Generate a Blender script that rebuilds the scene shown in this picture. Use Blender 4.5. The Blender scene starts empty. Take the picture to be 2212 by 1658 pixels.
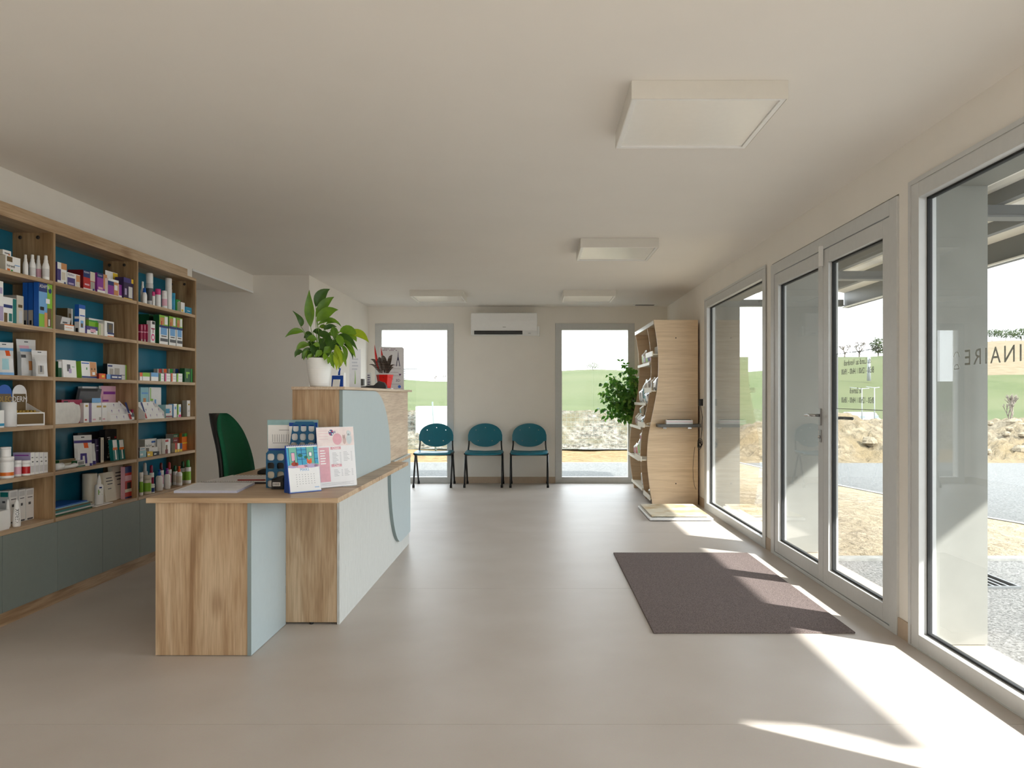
import bpy, math, random
from mathutils import Vector, Matrix

random.seed(7)
SC = bpy.context.scene
COL = SC.collection

# ------------------------------------------------------------------ camera
EYE = 1.228
FPX = 1660.0
VX, VY = 1156.0, 856.0          # vanishing point of the room's length in a 2212 x 1658 frame
cam_d = bpy.data.cameras.new('camera')
cam_d.sensor_width = 36.0
cam_d.lens = FPX / 2212.0 * 36.0
cam_d.shift_x = -(VX - 1106.0) / 2212.0
cam_d.shift_y = (VY - 829.0) / 2212.0
cam_d.clip_start = 0.05
cam_d.clip_end = 3000.0
cam = bpy.data.objects.new('camera', cam_d)
cam.location = (0, 0, EYE)
cam.rotation_euler = (math.pi / 2, 0, 0)
COL.objects.link(cam)
SC.camera = cam

# ------------------------------------------------------------------ sky, sun, exposure
SKY = 2.2
SUN = 4.8
w = bpy.data.worlds.new('hazy_spring_sky')
SC.world = w
w.use_nodes = True
nt = w.node_tree
nt.nodes.clear()
o_ = nt.nodes.new('ShaderNodeOutputWorld')
b_ = nt.nodes.new('ShaderNodeBackground')
tc_ = nt.nodes.new('ShaderNodeTexCoord')
sx_ = nt.nodes.new('ShaderNodeSeparateXYZ')
rp_ = nt.nodes.new('ShaderNodeValToRGB')
nt.links.new(tc_.outputs['Generated'], sx_.inputs[0])
nt.links.new(sx_.outputs['Z'], rp_.inputs[0])
rp_.color_ramp.elements[0].position = 0.0
rp_.color_ramp.elements[0].color = (0.90, 0.93, 0.97, 1)
rp_.color_ramp.elements[1].position = 0.9
rp_.color_ramp.elements[1].color = (0.80, 0.89, 1.0, 1)
nt.links.new(rp_.outputs[0], b_.inputs[0])
b_.inputs[1].default_value = SKY
nt.links.new(b_.outputs[0], o_.inputs[0])

sun_dir = Vector((-0.83 * 0.833, 0.556 * 0.833, -0.553)).normalized()
sd = bpy.data.lights.new('sun', 'SUN')
sd.energy = SUN
sd.angle = 0.012
sd.color = (1.0, 0.97, 0.94)
so = bpy.data.objects.new('sun', sd)
so.rotation_euler = sun_dir.to_track_quat('-Z', 'Y').to_euler()
so.location = (12, -8, 14)
COL.objects.link(so)

SC.view_settings.view_transform = 'Standard'
SC.view_settings.look = 'None'
SC.view_settings.gamma = 1.0
SC.view_settings.use_curve_mapping = False
SC.view_settings.exposure = 1.56
cy = SC.cycles
cy.use_denoising = True
cy.max_bounces = 12
cy.diffuse_bounces = 7
cy.glossy_bounces = 4
cy.transmission_bounces = 6
cy.transparent_max_bounces = 24
cy.sample_clamp_indirect = 8.0
cy.caustics_reflective = False
cy.caustics_refractive = False


def portal(loc, rot, sx, sy):
    d = bpy.data.lights.new('daylight_portal', 'AREA')
    d.shape = 'RECTANGLE'
    d.size = sx
    d.size_y = sy
    d.cycles.is_portal = True
    o = bpy.data.objects.new('daylight_portal', d)
    o.location = loc
    o.rotation_euler = rot
    COL.objects.link(o)


for y0, y1 in ((6.22, 8.41), (3.95, 6.06), (1.9, 3.8), (-3.4, 0.58)):  # last one belongs to the added window behind the camera
    portal((2.27, (y0 + y1) / 2, 1.14), (0, math.radians(90), 0), 2.27, y1 - y0)
for x0, x1 in ((-2.27, -1.155), (0.286, 1.41)):
    portal(((x0 + x1) / 2, 11.22, 1.14), (math.radians(-90), 0, 0), x1 - x0, 2.27)

# ------------------------------------------------------------------ helpers


def lin(c):
    c = c / 255.0
    return c / 12.92 if c <= 0.04045 else ((c + 0.055) / 1.055) ** 2.4


def rgb(c):
    return (lin(c[0]), lin(c[1]), lin(c[2]), 1.0)


def at(px, py, Y):
    """pixel at depth Y -> point"""
    return Vector(((px - VX) * Y / FPX, Y, EYE - (py - VY) * Y / FPX))


class MB:
    def __init__(self):
        self.v = []
        self.f = []
        self.m = []
        self.s = []

    def add(self, vs, fs, mi=0, smooth=False):
        n = len(self.v)
        self.v += [Vector(p) for p in vs]
        for k, q in enumerate(fs):
            self.f.append([i + n for i in q])
            self.m.append(mi[k] if isinstance(mi, (list, tuple)) else mi)
            self.s.append(smooth)
        return self

    def box(self, x0, x1, y0, y1, z0, z1, mi=0):
        # faces: -x +x -y +y -z +z
        vs = [(x0, y0, z0), (x1, y0, z0), (x1, y1, z0), (x0, y1, z0), (x0, y0, z1), (x1, y0, z1), (x1, y1, z1), (x0, y1, z1)]
        fs = [(0, 4, 7, 3), (1, 2, 6, 5), (0, 1, 5, 4), (2, 3, 7, 6), (0, 3, 2, 1), (4, 5, 6, 7)]
        return self.add(vs, fs, mi)

    def quad(self, a, b, c, d, mi=0):
        return self.add([a, b, c, d], [(0, 1, 2, 3)], mi)

    def prism(self, poly, axis, t0, t1, mi=0, mside=None):
        """poly of 2d points (ccw seen against +axis) extruded along axis"""
        def P(a, b, t):
            return {'x': (t, a, b), 'y': (a, t, b), 'z': (a, b, t)}[axis]
        n = len(poly)
        vs = [P(a, b, t0) for a, b in poly] + [P(a, b, t1) for a, b in poly]
        rev = axis == 'y'
        fs = [tuple(range(n))[::-1], tuple(range(n, 2 * n))]
        ms = [mi, mi]
        for i in range(n):
            j = (i + 1) % n
            fs.append((i, j, j + n, i + n))
            ms.append(mi if mside is None else mside)
        if rev:
            fs = [q[::-1] for q in fs]
        return self.add(vs, fs, ms)

    def lathe(self, prof, seg=20, mi=0, c=(0, 0, 0), smooth=True):
        """prof: (r, z) or (r, z, material of the band that ends here)"""
        vs = []
        fs = []
        ms = []
        for p in prof:
            for k in range(seg):
                a = 2 * math.pi * k / seg
                vs.append((c[0] + p[0] * math.cos(a), c[1] + p[0] * math.sin(a), c[2] + p[1]))
        for i in range(len(prof) - 1):
            m_ = prof[i + 1][2] if len(prof[i + 1]) > 2 else mi
            for k in range(seg):
                k2 = (k + 1) % seg
                fs.append((i * seg + k, i * seg + k2, (i + 1) * seg + k2, (i + 1) * seg + k))
                ms.append(m_)
        fs.append(tuple(range(seg))[::-1])
        ms.append(ms[0])
        n = (len(prof) - 1) * seg
        fs.append(tuple(range(n, n + seg)))
        ms.append(ms[-2])
        return self.add(vs, fs, ms, smooth)

    def tube(self, pts, r, seg=8, mi=0, smooth=True):
        pts = [Vector(p) for p in pts]
        n = len(pts)
        rs = r if isinstance(r, (list, tuple)) else [r] * n
        vs = []
        fs = []
        up = None
        for i, p in enumerate(pts):
            t = (pts[min(i + 1, n - 1)] - pts[max(i - 1, 0)])
            if t.length < 1e-9:
                t = Vector((0, 0, 1))
            t.normalize()
            if up is None:
                up = Vector((0, 0, 1)) if abs(t.z) < 0.9 else Vector((1, 0, 0))
            a = t.cross(up)
            if a.length < 1e-6:
                a = t.cross(Vector((0, 1, 0)))
            a.normalize()
            b = t.cross(a)
            b.normalize()
            up = -b if up.dot(b) < 0 else b
            for k in range(seg):
                an = 2 * math.pi * k / seg
                vs.append(p + (a * math.cos(an) + b * math.sin(an)) * rs[i])
        for i in range(n - 1):
            for k in range(seg):
                k2 = (k + 1) % seg
                fs.append((i * seg + k, i * seg + k2, (i + 1) * seg + k2, (i + 1) * seg + k))
        fs.append(tuple(range(seg))[::-1])
        fs.append(tuple(range((n - 1) * seg, n * seg)))
        return self.add(vs, fs, mi, smooth)

    def sweep(self, pts, prof, mi=0):
        """not closed profile swept: list of point rows"""
        return self

    def grid(self, rows, mi=0, smooth=True, closed=False):
        nr = len(rows)
        nc = len(rows[0])
        vs = [p for r in rows for p in r]
        fs = []
        for i in range(nr - 1):
            for j in range(nc - (0 if closed else 1)):
                j2 = (j + 1) % nc
                fs.append((i * nc + j, i * nc + j2, (i + 1) * nc + j2, (i + 1) * nc + j))
        return self.add(vs, fs, mi, smooth)

    def xf(self, M):
        self.v = [M @ p for p in self.v]
        return self

    def shift(self, d):
        d = Vector(d)
        self.v = [p + d for p in self.v]
        return self

    def mesh(self, name, mats):
        me = bpy.data.meshes.new(name)
        me.from_pydata([tuple(p) for p in self.v], [], self.f)
        for m_ in (mats if isinstance(mats, (list, tuple)) else [mats]):
            me.materials.append(m_)
        me.polygons.foreach_set('material_index', self.m)
        me.polygons.foreach_set('use_smooth', self.s)
        me.validate()
        me.update()
        return me

    def obj(self, name, mats, parent=None, loc=None, rz=0.0, bevel=0.0):
        o = bpy.data.objects.new(name, self.mesh(name, mats))
        COL.objects.link(o)
        if parent is not None:
            o.parent = parent
        if loc is not None:
            o.location = loc
        o.rotation_euler = (0, 0, rz)
        if bevel:
            bv = o.modifiers.new('edge', 'BEVEL')
            bv.width = bevel
            bv.segments = 2
            bv.limit_method = 'ANGLE'
        return o


def link(name, me, parent=None, loc=None, rot=None):
    o = bpy.data.objects.new(name, me)
    COL.objects.link(o)
    if parent is not None:
        o.parent = parent
    if loc is not None:
        o.location = loc
    if rot is not None:
        o.rotation_euler = rot
    return o


def thing(name, label, cat, loc=(0, 0, 0), rz=0.0, group=None):
    o = bpy.data.objects.new(name, None)
    o.empty_display_size = 0.1
    COL.objects.link(o)
    o.location = loc
    o.rotation_euler = (0, 0, rz)
    tag(o, label, cat, group)
    return o


def tag(o, label=None, cat=None, group=None, kind=None):
    if label:
        o['label'] = label
    if cat:
        o['category'] = cat
    if group:
        o['group'] = group
    if kind:
        o['kind'] = kind
    return o


def structure(name, label=None, loc=(0, 0, 0)):
    o = bpy.data.objects.new(name, None)
    COL.objects.link(o)
    o.location = loc
    o['kind'] = 'structure'
    if label:
        o['label'] = label
    return o


def flat_shape(outlines, t):
    """2d outlines (outer first, then holes) filled and given thickness t -> MB in xy, z 0..t"""
    cu = bpy.data.curves.new('tmp', 'CURVE')
    cu.dimensions = '2D'
    cu.fill_mode = 'BOTH'
    cu.extrude = t / 2
    for ol in outlines:
        sp = cu.splines.new('POLY')
        sp.points.add(len(ol) - 1)
        for p, q in zip(sp.points, ol):
            p.co = (q[0], q[1], 0, 1)
        sp.use_cyclic_u = True
    o = bpy.data.objects.new('tmp', cu)
    me = bpy.data.meshes.new_from_object(o)
    mb = MB()
    mb.add([(v.co.x, v.co.y, v.co.z + t / 2) for v in me.vertices], [tuple(p.vertices) for p in me.polygons])
    bpy.data.objects.remove(o)
    bpy.data.curves.remove(cu)
    bpy.data.meshes.remove(me)
    return mb


def refine(mb, L):
    import bmesh
    bm = bmesh.new()
    vs = [bm.verts.new(p) for p in mb.v]
    for q in mb.f:
        try:
            bm.faces.new([vs[i] for i in q])
        except ValueError:
            pass
    bmesh.ops.triangulate(bm, faces=bm.faces[:])
    for _ in range(5):
        es = [e for e in bm.edges if e.calc_length() > L]
        if not es:
            break
        bmesh.ops.subdivide_edges(bm, edges=es, cuts=1)
        bmesh.ops.triangulate(bm, faces=[f for f in bm.faces if len(f.verts) > 3])
    bmesh.ops.remove_doubles(bm, verts=bm.verts[:], dist=1e-5)
    bm.verts.index_update()
    out = MB()
    out.add([v.co.copy() for v in bm.verts], [tuple(v.index for v in f.verts) for f in bm.faces])
    bm.free()
    return out


def text_mb(s, size, ext=0.0003, align='LEFT', spacing=1.0, sx=1.0):
    cu = bpy.data.curves.new('tmp', 'FONT')
    cu.body = s
    cu.size = size
    cu.extrude = ext
    cu.align_x = align
    cu.align_y = 'CENTER'
    cu.space_character = spacing
    cu.resolution_u = 2
    o = bpy.data.objects.new('tmp', cu)
    me = bpy.data.meshes.new_from_object(o)
    mb = MB()
    mb.add([(v.co.x * sx, v.co.y, v.co.z) for v in me.vertices], [tuple(p.vertices) for p in me.polygons])
    bpy.data.objects.remove(o)
    bpy.data.curves.remove(cu)
    bpy.data.meshes.remove(me)
    return mb


# text plane bases: columns are the text's x, y (up) and normal
def basis(xa, ya, za, loc=(0, 0, 0)):
    M = Matrix((Vector(xa), Vector(ya), Vector(za))).transposed().to_4x4()
    M.translation = Vector(loc)
    return M


FACE_X = ((0, 1, 0), (0, 0, 1), (1, 0, 0))      # faces +x, reads towards +y
FACE_CAM = ((1, 0, 0), (0, 0, 1), (0, -1, 0))   # faces the camera (-y)

# ------------------------------------------------------------------ materials
_mats = {}


def nodes(name):
    m_ = bpy.data.materials.new(name)
    m_.use_nodes = True
    t = m_.node_tree
    b = t.nodes['Principled BSDF']
    return m_, t, b


def N(t, kind, **kw):
    n = t.nodes.new(kind)
    for k, v_ in kw.items():
        if k in n.inputs:
            n.inputs[k].default_value = v_
        else:
            setattr(n, k, v_)
    return n


def coords(t, scale=(1, 1, 1), which='Object'):
    tc = t.nodes.new('ShaderNodeTexCoord')
    mp = t.nodes.new('ShaderNodeMapping')
    mp.inputs['Scale'].default_value = scale
    t.links.new(tc.outputs[which], mp.inputs['Vector'])
    return mp.outputs[0]


def pm(c, rough=0.5, metal=0.0, var=0.06, vscale=30.0, bump=0.0, spec=0.5, name=None):
    """plain coloured material: sRGB colour with a little noise"""
    key = (tuple(c), rough, metal, var, vscale, bump, spec)
    if key in _mats:
        return _mats[key]
    m_, t, b = nodes(name or 'plain_%d_%d_%d' % tuple(int(x) for x in c))
    b.inputs['Roughness'].default_value = rough
    b.inputs['Metallic'].default_value = metal
    b.inputs['Specular IOR Level'].default_value = spec
    vec = coords(t)
    nz = N(t, 'ShaderNodeTexNoise', Scale=vscale, Detail=3.0)
    t.links.new(vec, nz.inputs['Vector'])
    rp = t.nodes.new('ShaderNodeValToRGB')
    k = rgb(c)
    rp.color_ramp.elements[0].position = 0.3
    rp.color_ramp.elements[1].position = 0.7
    rp.color_ramp.elements[0].color = tuple(x * (1 - var) for x in k[:3]) + (1,)
    rp.color_ramp.elements[1].color = tuple(min(1, x * (1 + var)) for x in k[:3]) + (1,)
    t.links.new(nz.outputs['Fac'], rp.inputs[0])
    t.links.new(rp.outputs[0], b.inputs['Base Color'])
    if bump:
        bp = N(t, 'ShaderNodeBump', Strength=bump, Distance=0.002)
        t.links.new(nz.outputs['Fac'], bp.inputs['Height'])
        t.links.new(bp.outputs[0], b.inputs['Normal'])
    _mats[key] = m_
    return m_


def wood(name, light, mid, dark, axis, rough=0.45, knots=True, fine=1.0, streak=0.55, big=9.0, stretch=0.10):
    m_, t, b = nodes(name)
    b.inputs['Roughness'].default_value = rough
    st = stretch
    sc = [1.0, 1.0, 1.0]
    sc['xyz'.index(axis)] = st
    vec = coords(t, tuple(sc))
    n1 = N(t, 'ShaderNodeTexNoise', Scale=big, Detail=5.0, Distortion=1.2)
    t.links.new(vec, n1.inputs['Vector'])
    n2 = N(t, 'ShaderNodeTexNoise', Scale=120.0 * fine, Detail=3.0, Distortion=0.2)
    sc2 = list(sc)
    sc2['xyz'.index(axis)] = 0.05
    vec2 = coords(t, tuple(sc2))
    t.links.new(vec2, n2.inputs['Vector'])
    r1 = t.nodes.new('ShaderNodeValToRGB')
    e = r1.color_ramp.elements
    e[0].position = 0.30
    e[0].color = rgb(dark)
    e[1].position = 0.62
    e[1].color = rgb(light)
    k = e.new(0.46)
    k.color = rgb(mid)
    t.links.new(n1.outputs['Fac'], r1.inputs[0])
    mx = N(t, 'ShaderNodeMix', data_type='RGBA', blend_type='MULTIPLY')
    mx.inputs[0].default_value = streak
    r2 = t.nodes.new('ShaderNodeValToRGB')
    r2.color_ramp.elements[0].position = 0.33
    r2.color_ramp.elements[0].color = (0.62, 0.55, 0.47, 1)
    r2.color_ramp.elements[1].position = 0.60
    r2.color_ramp.elements[1].color = (1, 1, 1, 1)
    t.links.new(n2.outputs['Fac'], r2.inputs[0])
    t.links.new(r1.outputs[0], mx.inputs[6])
    t.links.new(r2.outputs[0], mx.inputs[7])
    col = mx.outputs[2]
    if knots:
        sck = [2.6, 2.6, 2.6]
        sck['xyz'.index(axis)] = 1.3
        vk = coords(t, tuple(sck))
        vo = N(t, 'ShaderNodeTexVoronoi', Scale=1.6)
        t.links.new(vk, vo.inputs['Vector'])
        r3 = t.nodes.new('ShaderNodeValToRGB')
        r3.color_ramp.elements[0].position = 0.04
        r3.color_ramp.elements[0].color = (0.38, 0.24, 0.13, 1)
        r3.color_ramp.elements[1].position = 0.20
        r3.color_ramp.elements[1].color = (1, 1, 1, 1)
        t.links.new(vo.outputs['Distance'], r3.inputs[0])
        m2 = N(t, 'ShaderNodeMix', data_type='RGBA', blend_type='MULTIPLY')
        m2.inputs[0].default_value = 0.55
        t.links.new(col, m2.inputs[6])
        t.links.new(r3.outputs[0], m2.inputs[7])
        col = m2.outputs[2]
    t.links.new(col, b.inputs['Base Color'])
    bp = N(t, 'ShaderNodeBump', Strength=0.12, Distance=0.001)
    t.links.new(n2.outputs['Fac'], bp.inputs['Height'])
    t.links.new(bp.outputs[0], b.inputs['Normal'])
    return m_


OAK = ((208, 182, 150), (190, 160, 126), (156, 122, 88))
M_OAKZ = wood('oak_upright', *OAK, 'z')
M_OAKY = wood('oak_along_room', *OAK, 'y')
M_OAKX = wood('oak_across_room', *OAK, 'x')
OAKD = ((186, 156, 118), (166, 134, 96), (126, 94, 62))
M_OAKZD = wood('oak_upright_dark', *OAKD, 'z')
M_BEECH = wood('beech_veneer', (232, 208, 176), (227, 202, 169), (218, 192, 158), 'x', knots=False, fine=0.8, streak=0.28, big=20.0, stretch=0.04)
M_BEECHZ = wood('beech_veneer_upright', (216, 186, 148), (202, 170, 132), (184, 150, 112), 'z', knots=False)
M_LOAK = wood('pale_oak', (216, 196, 172), (204, 182, 158), (190, 166, 142), 'y', knots=False)

M_WALL = pm((240, 235, 227), 0.85, var=0.015, vscale=3.0, bump=0.04, name='warm_white_wall_paint')
M_CEIL = pm((233, 229, 223), 0.9, var=0.012, vscale=2.0, name='ceiling_paint')
M_FRAME = pm((205, 206, 205), 0.42, var=0.02, name='light_grey_aluminium')
M_GASKET = pm((28, 29, 30), 0.7, name='black_rubber')
M_FACADE = pm((128, 128, 122), 0.8, var=0.05, vscale=6, name='grey_facade_render')
M_SKIRT = pm((188, 168, 146), 0.6, var=0.04, name='beige_skirting_vinyl')
M_WHITE = pm((238, 238, 236), 0.35, var=0.01, name='white_plastic')
M_LAMPB = pm((228, 224, 216), 0.45, var=0.01, name='lamp_white_metal')
M_DIFF = pm((240, 238, 232), 0.25, var=0.01, name='lamp_diffuser')
M_BLUE = pm((176, 189, 192), 0.42, var=0.015, name='pale_blue_laminate')
M_BLUEE = pm((140, 154, 154), 0.5, var=0.015, name='blue_grey_edge')
M_SAGE = pm((138, 148, 142), 0.5, var=0.02, name='sage_laminate')
M_TEALB = pm((22, 108, 134), 0.35, var=0.03, name='teal_back_board')
M_BLACK = pm((20, 20, 21), 0.45, name='black_plastic')
M_STEELB = pm((24, 25, 26), 0.35, var=0.03, name='black_steel')
M_GREY = pm((96, 97, 96), 0.5, name='grey_plastic')
M_TEAL = pm((0, 104, 124), 0.42, var=0.03, name='teal_plastic')
M_CHROME = pm((190, 190, 190), 0.25, metal=1.0, var=0.02, name='brushed_metal')


def glass_mat(name, ior, tint):
    m_ = bpy.data.materials.new(name)
    m_.use_nodes = True
    t = m_.node_tree
    t.nodes.clear()
    o = t.nodes.new('ShaderNodeOutputMaterial')
    tr = t.nodes.new('ShaderNodeBsdfTransparent')
    tr.inputs[0].default_value = tint
    gl = t.nodes.new('ShaderNodeBsdfGlossy')
    gl.inputs['Roughness'].default_value = 0.0
    lw = t.nodes.new('ShaderNodeLayerWeight')
    pw = N(t, 'ShaderNodeMath', operation='POWER')
    pw.inputs[1].default_value = 5.0
    fr = N(t, 'ShaderNodeMath', operation='MULTIPLY_ADD')
    f0 = ((ior - 1) / (ior + 1)) ** 2
    fr.inputs[1].default_value = 1 - f0
    fr.inputs[2].default_value = f0
    t.links.new(lw.outputs['Facing'], pw.inputs[0])
    t.links.new(pw.outputs[0], fr.inputs[0])
    lw.inputs['Blend'].default_value = 0.5
    mx = t.nodes.new('ShaderNodeMixShader')
    t.links.new(fr.outputs[0], mx.inputs[0])
    t.links.new(tr.outputs[0], mx.inputs[1])
    t.links.new(gl.outputs[0], mx.inputs[2])
    t.links.new(mx.outputs[0], o.inputs[0])
    return m_


M_GLASS = glass_mat('window_glass', 1.45, (0.965, 0.98, 0.97, 1))
M_ACRYL = glass_mat('clear_acrylic', 1.35, (0.96, 0.97, 0.98, 1))


def floor_mat():
    m_, t, b = nodes('beige_vinyl_floor')
    vec = coords(t)
    n1 = N(t, 'ShaderNodeTexNoise', Scale=2.2, Detail=4.0)
    n2 = N(t, 'ShaderNodeTexNoise', Scale=160.0, Detail=2.0)
    t.links.new(vec, n1.inputs['Vector'])
    t.links.new(vec, n2.inputs['Vector'])
    r = t.nodes.new('ShaderNodeValToRGB')
    r.color_ramp.elements[0].position = 0.3
    r.color_ramp.elements[0].color = rgb((196, 186, 177))
    r.color_ramp.elements[1].position = 0.7
    r.color_ramp.elements[1].color = rgb((204, 195, 187))
    t.links.new(n1.outputs['Fac'], r.inputs[0])
    mx = N(t, 'ShaderNodeMix', data_type='RGBA', blend_type='MULTIPLY')
    mx.inputs[0].default_value = 0.10
    t.links.new(r.outputs[0], mx.inputs[6])
    t.links.new(n2.outputs['Color'], mx.inputs[7])
    t.links.new(mx.outputs[2], b.inputs['Base Color'])
    b.inputs['Roughness'].default_value = 0.44
    b.inputs['Specular IOR Level'].default_value = 0.32
    bp = N(t, 'ShaderNodeBump', Strength=0.06, Distance=0.001)
    t.links.new(n2.outputs['Fac'], bp.inputs['Height'])
    t.links.new(bp.outputs[0], b.inputs['Normal'])
    return m_


M_FLOOR = floor_mat()


def white_grain():
    m_, t, b = nodes('white_embossed_grain')
    b.inputs['Base Color'].default_value = rgb((226, 228, 222))
    b.inputs['Roughness'].default_value = 0.5
    vec = coords(t, (1, 1.0, 0.28))
    wv = N(t, 'ShaderNodeTexWave', Scale=22.0, Distortion=9.0, Detail=3.0)
    wv.inputs['Detail Scale'].default_value = 0.8
    wv.bands_direction = 'Y'
    t.links.new(vec, wv.inputs['Vector'])
    bp = N(t, 'ShaderNodeBump', Strength=0.5, Distance=0.004)
    t.links.new(wv.outputs['Fac'], bp.inputs['Height'])
    t.links.new(bp.outputs[0], b.inputs['Normal'])
    r = t.nodes.new('ShaderNodeValToRGB')
    r.color_ramp.elements[0].color = rgb((190, 191, 187))
    r.color_ramp.elements[1].color = rgb((216, 217, 213))
    t.links.new(wv.outputs['Fac'], r.inputs[0])
    t.links.new(r.outputs[0], b.inputs['Base Color'])
    return m_


M_WGRAIN = white_grain()


def ground_mat(name, c1, c2, scale, bump=0.6, dist=0.03, big=None, rough=0.95):
    m_, t, b = nodes(name)
    b.inputs['Roughness'].default_value = rough
    b.inputs['Specular IOR Level'].default_value = 0.1
    vec = coords(t)
    n1 = N(t, 'ShaderNodeTexNoise', Scale=scale, Detail=6.0, Roughness=0.65)
    t.links.new(vec, n1.inputs['Vector'])
    r = t.nodes.new('ShaderNodeValToRGB')
    r.color_ramp.elements[0].position = 0.35
    r.color_ramp.elements[0].color = rgb(c1)
    r.color_ramp.elements[1].position = 0.65
    r.color_ramp.elements[1].color = rgb(c2)
    t.links.new(n1.outputs['Fac'], r.inputs[0])
    col = r.outputs[0]
    if big:
        n2 = N(t, 'ShaderNodeTexNoise', Scale=big[0], Detail=4.0)
        t.links.new(vec, n2.inputs['Vector'])
        r2 = t.nodes.new('ShaderNodeValToRGB')
        r2.color_ramp.elements[0].position = 0.42
        r2.color_ramp.elements[1].position = 0.62
        t.links.new(n2.outputs['Fac'], r2.inputs[0])
        mx = N(t, 'ShaderNodeMix', data_type='RGBA')
        t.links.new(r2.outputs[0], mx.inputs[0])
        t.links.new(col, mx.inputs[6])
        mx.inputs[7].default_value = rgb(big[1])
        col = mx.outputs[2]
    t.links.new(col, b.inputs['Base Color'])
    bp = N(t, 'ShaderNodeBump', Strength=bump, Distance=dist)
    t.links.new(n1.outputs['Fac'], bp.inputs['Height'])
    t.links.new(bp.outputs[0], b.inputs['Normal'])
    return m_


def fabric(name, c, scale=400.0, var=0.25, bump=0.4, rough=0.95):
    m_, t, b = nodes(name)
    b.inputs['Roughness'].default_value = rough
    b.inputs['Specular IOR Level'].default_value = 0.15
    vec = coords(t)
    n1 = N(t, 'ShaderNodeTexNoise', Scale=scale, Detail=2.0)
    t.links.new(vec, n1.inputs['Vector'])
    r = t.nodes.new('ShaderNodeValToRGB')
    k = rgb(c)
    r.color_ramp.elements[0].position = 0.35
    r.color_ramp.elements[0].color = tuple(x * (1 - var) for x in k[:3]) + (1,)
    r.color_ramp.elements[1].position = 0.65
    r.color_ramp.elements[1].color = tuple(min(1, x * (1 + var)) for x in k[:3]) + (1,)
    t.links.new(n1.outputs['Fac'], r.inputs[0])
    t.links.new(r.outputs[0], b.inputs['Base Color'])
    bp = N(t, 'ShaderNodeBump', Strength=bump, Distance=0.002)
    t.links.new(n1.outputs['Fac'], bp.inputs['Height'])
    t.links.new(bp.outputs[0], b.inputs['Normal'])
    return m_
# ------------------------------------------------------------------ room shell
H = 2.5
XR = 1.87          # inner face of the right wall
XF = 2.24          # outer face of the facade
YB = 10.9          # far wall
YR = -3.6          # wall behind the camera


def shell(name, boxes, mat, label=None):
    mb = MB()
    for b in boxes:
        mb.box(*b)
    o = mb.obj(name, mat)
    o['kind'] = 'structure'
    if label:
        o['label'] = label
    return o


floor = shell('floor', [(-6.5, XF, YR - 0.3, YB + 0.3, -0.2, -0.004)], M_SKIRT, 'beige vinyl floor laid in wide sheets')
ys = [YR, -1.18, 0.85, 2.88, 4.92, 6.95, 8.99, YB]
for a, b in zip(ys[:-1], ys[1:]):
    mb = MB()
    mb.box(-6.45, XR - 0.001, a + 0.0012, b - 0.0012, -0.004, 0.0)
    mb.obj('vinyl_sheet', M_FLOOR, floor)

shell('ceiling', [(-6.5, XF, YR - 0.3, YB + 0.3, H, H + 0.12)], M_CEIL, 'plain warm white ceiling')

OPEN_R = [(-3.4, 0.58), (1.9, 3.804), (3.949, 6.063), (6.22, 8.41)]  # first opening is unseen, added to let daylight in behind the camera
ZH = 2.27


def right_layers(x0, x1):
    bs = []
    edges = [YR - 0.3] + [e for p in OPEN_R for e in p] + [YB + 0.3]
    for i in range(0, len(edges), 2):
        bs.append((x0, x1, edges[i], edges[i + 1], 0.0, H))
    for a, b in OPEN_R:
        bs.append((x0, x1, a, b, ZH, H))
    return bs


shell('wall_right', right_layers(XR, XR + 0.03), M_WALL, 'warm white wall with tall glazing on the right')
shell('wall_facade', right_layers(XR + 0.0305, XF), M_FACADE, 'grey outer layer of the right wall seen through the glass')

OPEN_B = [(-2.27, -1.155), (0.286, 1.41)]
shell('wall_back', [(-2.37, -2.27, YB, YB + 0.3, 0, H), (-1.155, 0.286, YB, YB + 0.3, 0, H), (1.41, XR, YB, YB + 0.3, 0, H),
                    (-2.27, -1.155, YB, YB + 0.3, 2.265, H), (0.286, 1.41, YB, YB + 0.3, 2.265, H)], M_WALL,
      'far beige wall with two tall windows')
shell('wall_left', [(-3.25, -3.10, YR - 0.3, 6.63, 0, 2.2), (-3.25, -2.96, YR - 0.3, 6.63, 2.2, H), (-3.25, -2.96, 6.63, 8.06, 2.325, H),
                    (-3.25, -2.96, 6.49, 6.63, 0, 2.2)],
      M_WALL, 'left wall with a passage opening past the shelves')
shell('wall_partition', [(-6.5, -2.37, 8.06, YB + 0.3, 0, H)], M_WALL, 'projecting beige wall behind the reception desk')
shell('wall_passage', [(-6.5, -3.25, 6.4, 6.63, 0, H), (-6.5, -6.35, 6.63, 8.06, 0, H)], M_WALL, 'walls of the side passage')
shell('ceiling_passage', [(-6.35, -3.25, 6.63, 8.06, 2.35, 2.42)], M_CEIL, 'lower ceiling of the side passage')
shell('trim_1', [(-2.965, -2.955, 6.63, 8.06, 2.312, 2.33)], M_WHITE, 'white trim under the passage lintel')
shell('wall_front', [(-3.1, XR, YR - 0.3, YR, 0, H)], M_WALL,
      'plain wall behind the camera')

# skirting
sk = [('baseboard_back', [(-1.155, 0.286, YB - 0.008, YB, 0, 0.09), (1.41, XR, YB - 0.008, YB, 0, 0.09), (-2.37, -2.27, YB - 0.008, YB, 0, 0.09)]),
      ('baseboard_right', [(XR - 0.008, XR, a, b, 0, 0.095) for a, b in ((0.58, 1.9), (3.806, 3.947), (6.065, 6.218), (8.412, YB))]),
      ('baseboard_partition', [(-2.955, -2.37, 8.052, 8.06, 0, 0.09), (-2.37, -2.362, 8.06, YB, 0, 0.09)])]
for n, bs in sk:
    shell(n, bs, M_SKIRT)

# ------------------------------------------------------------------ windows and door


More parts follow.
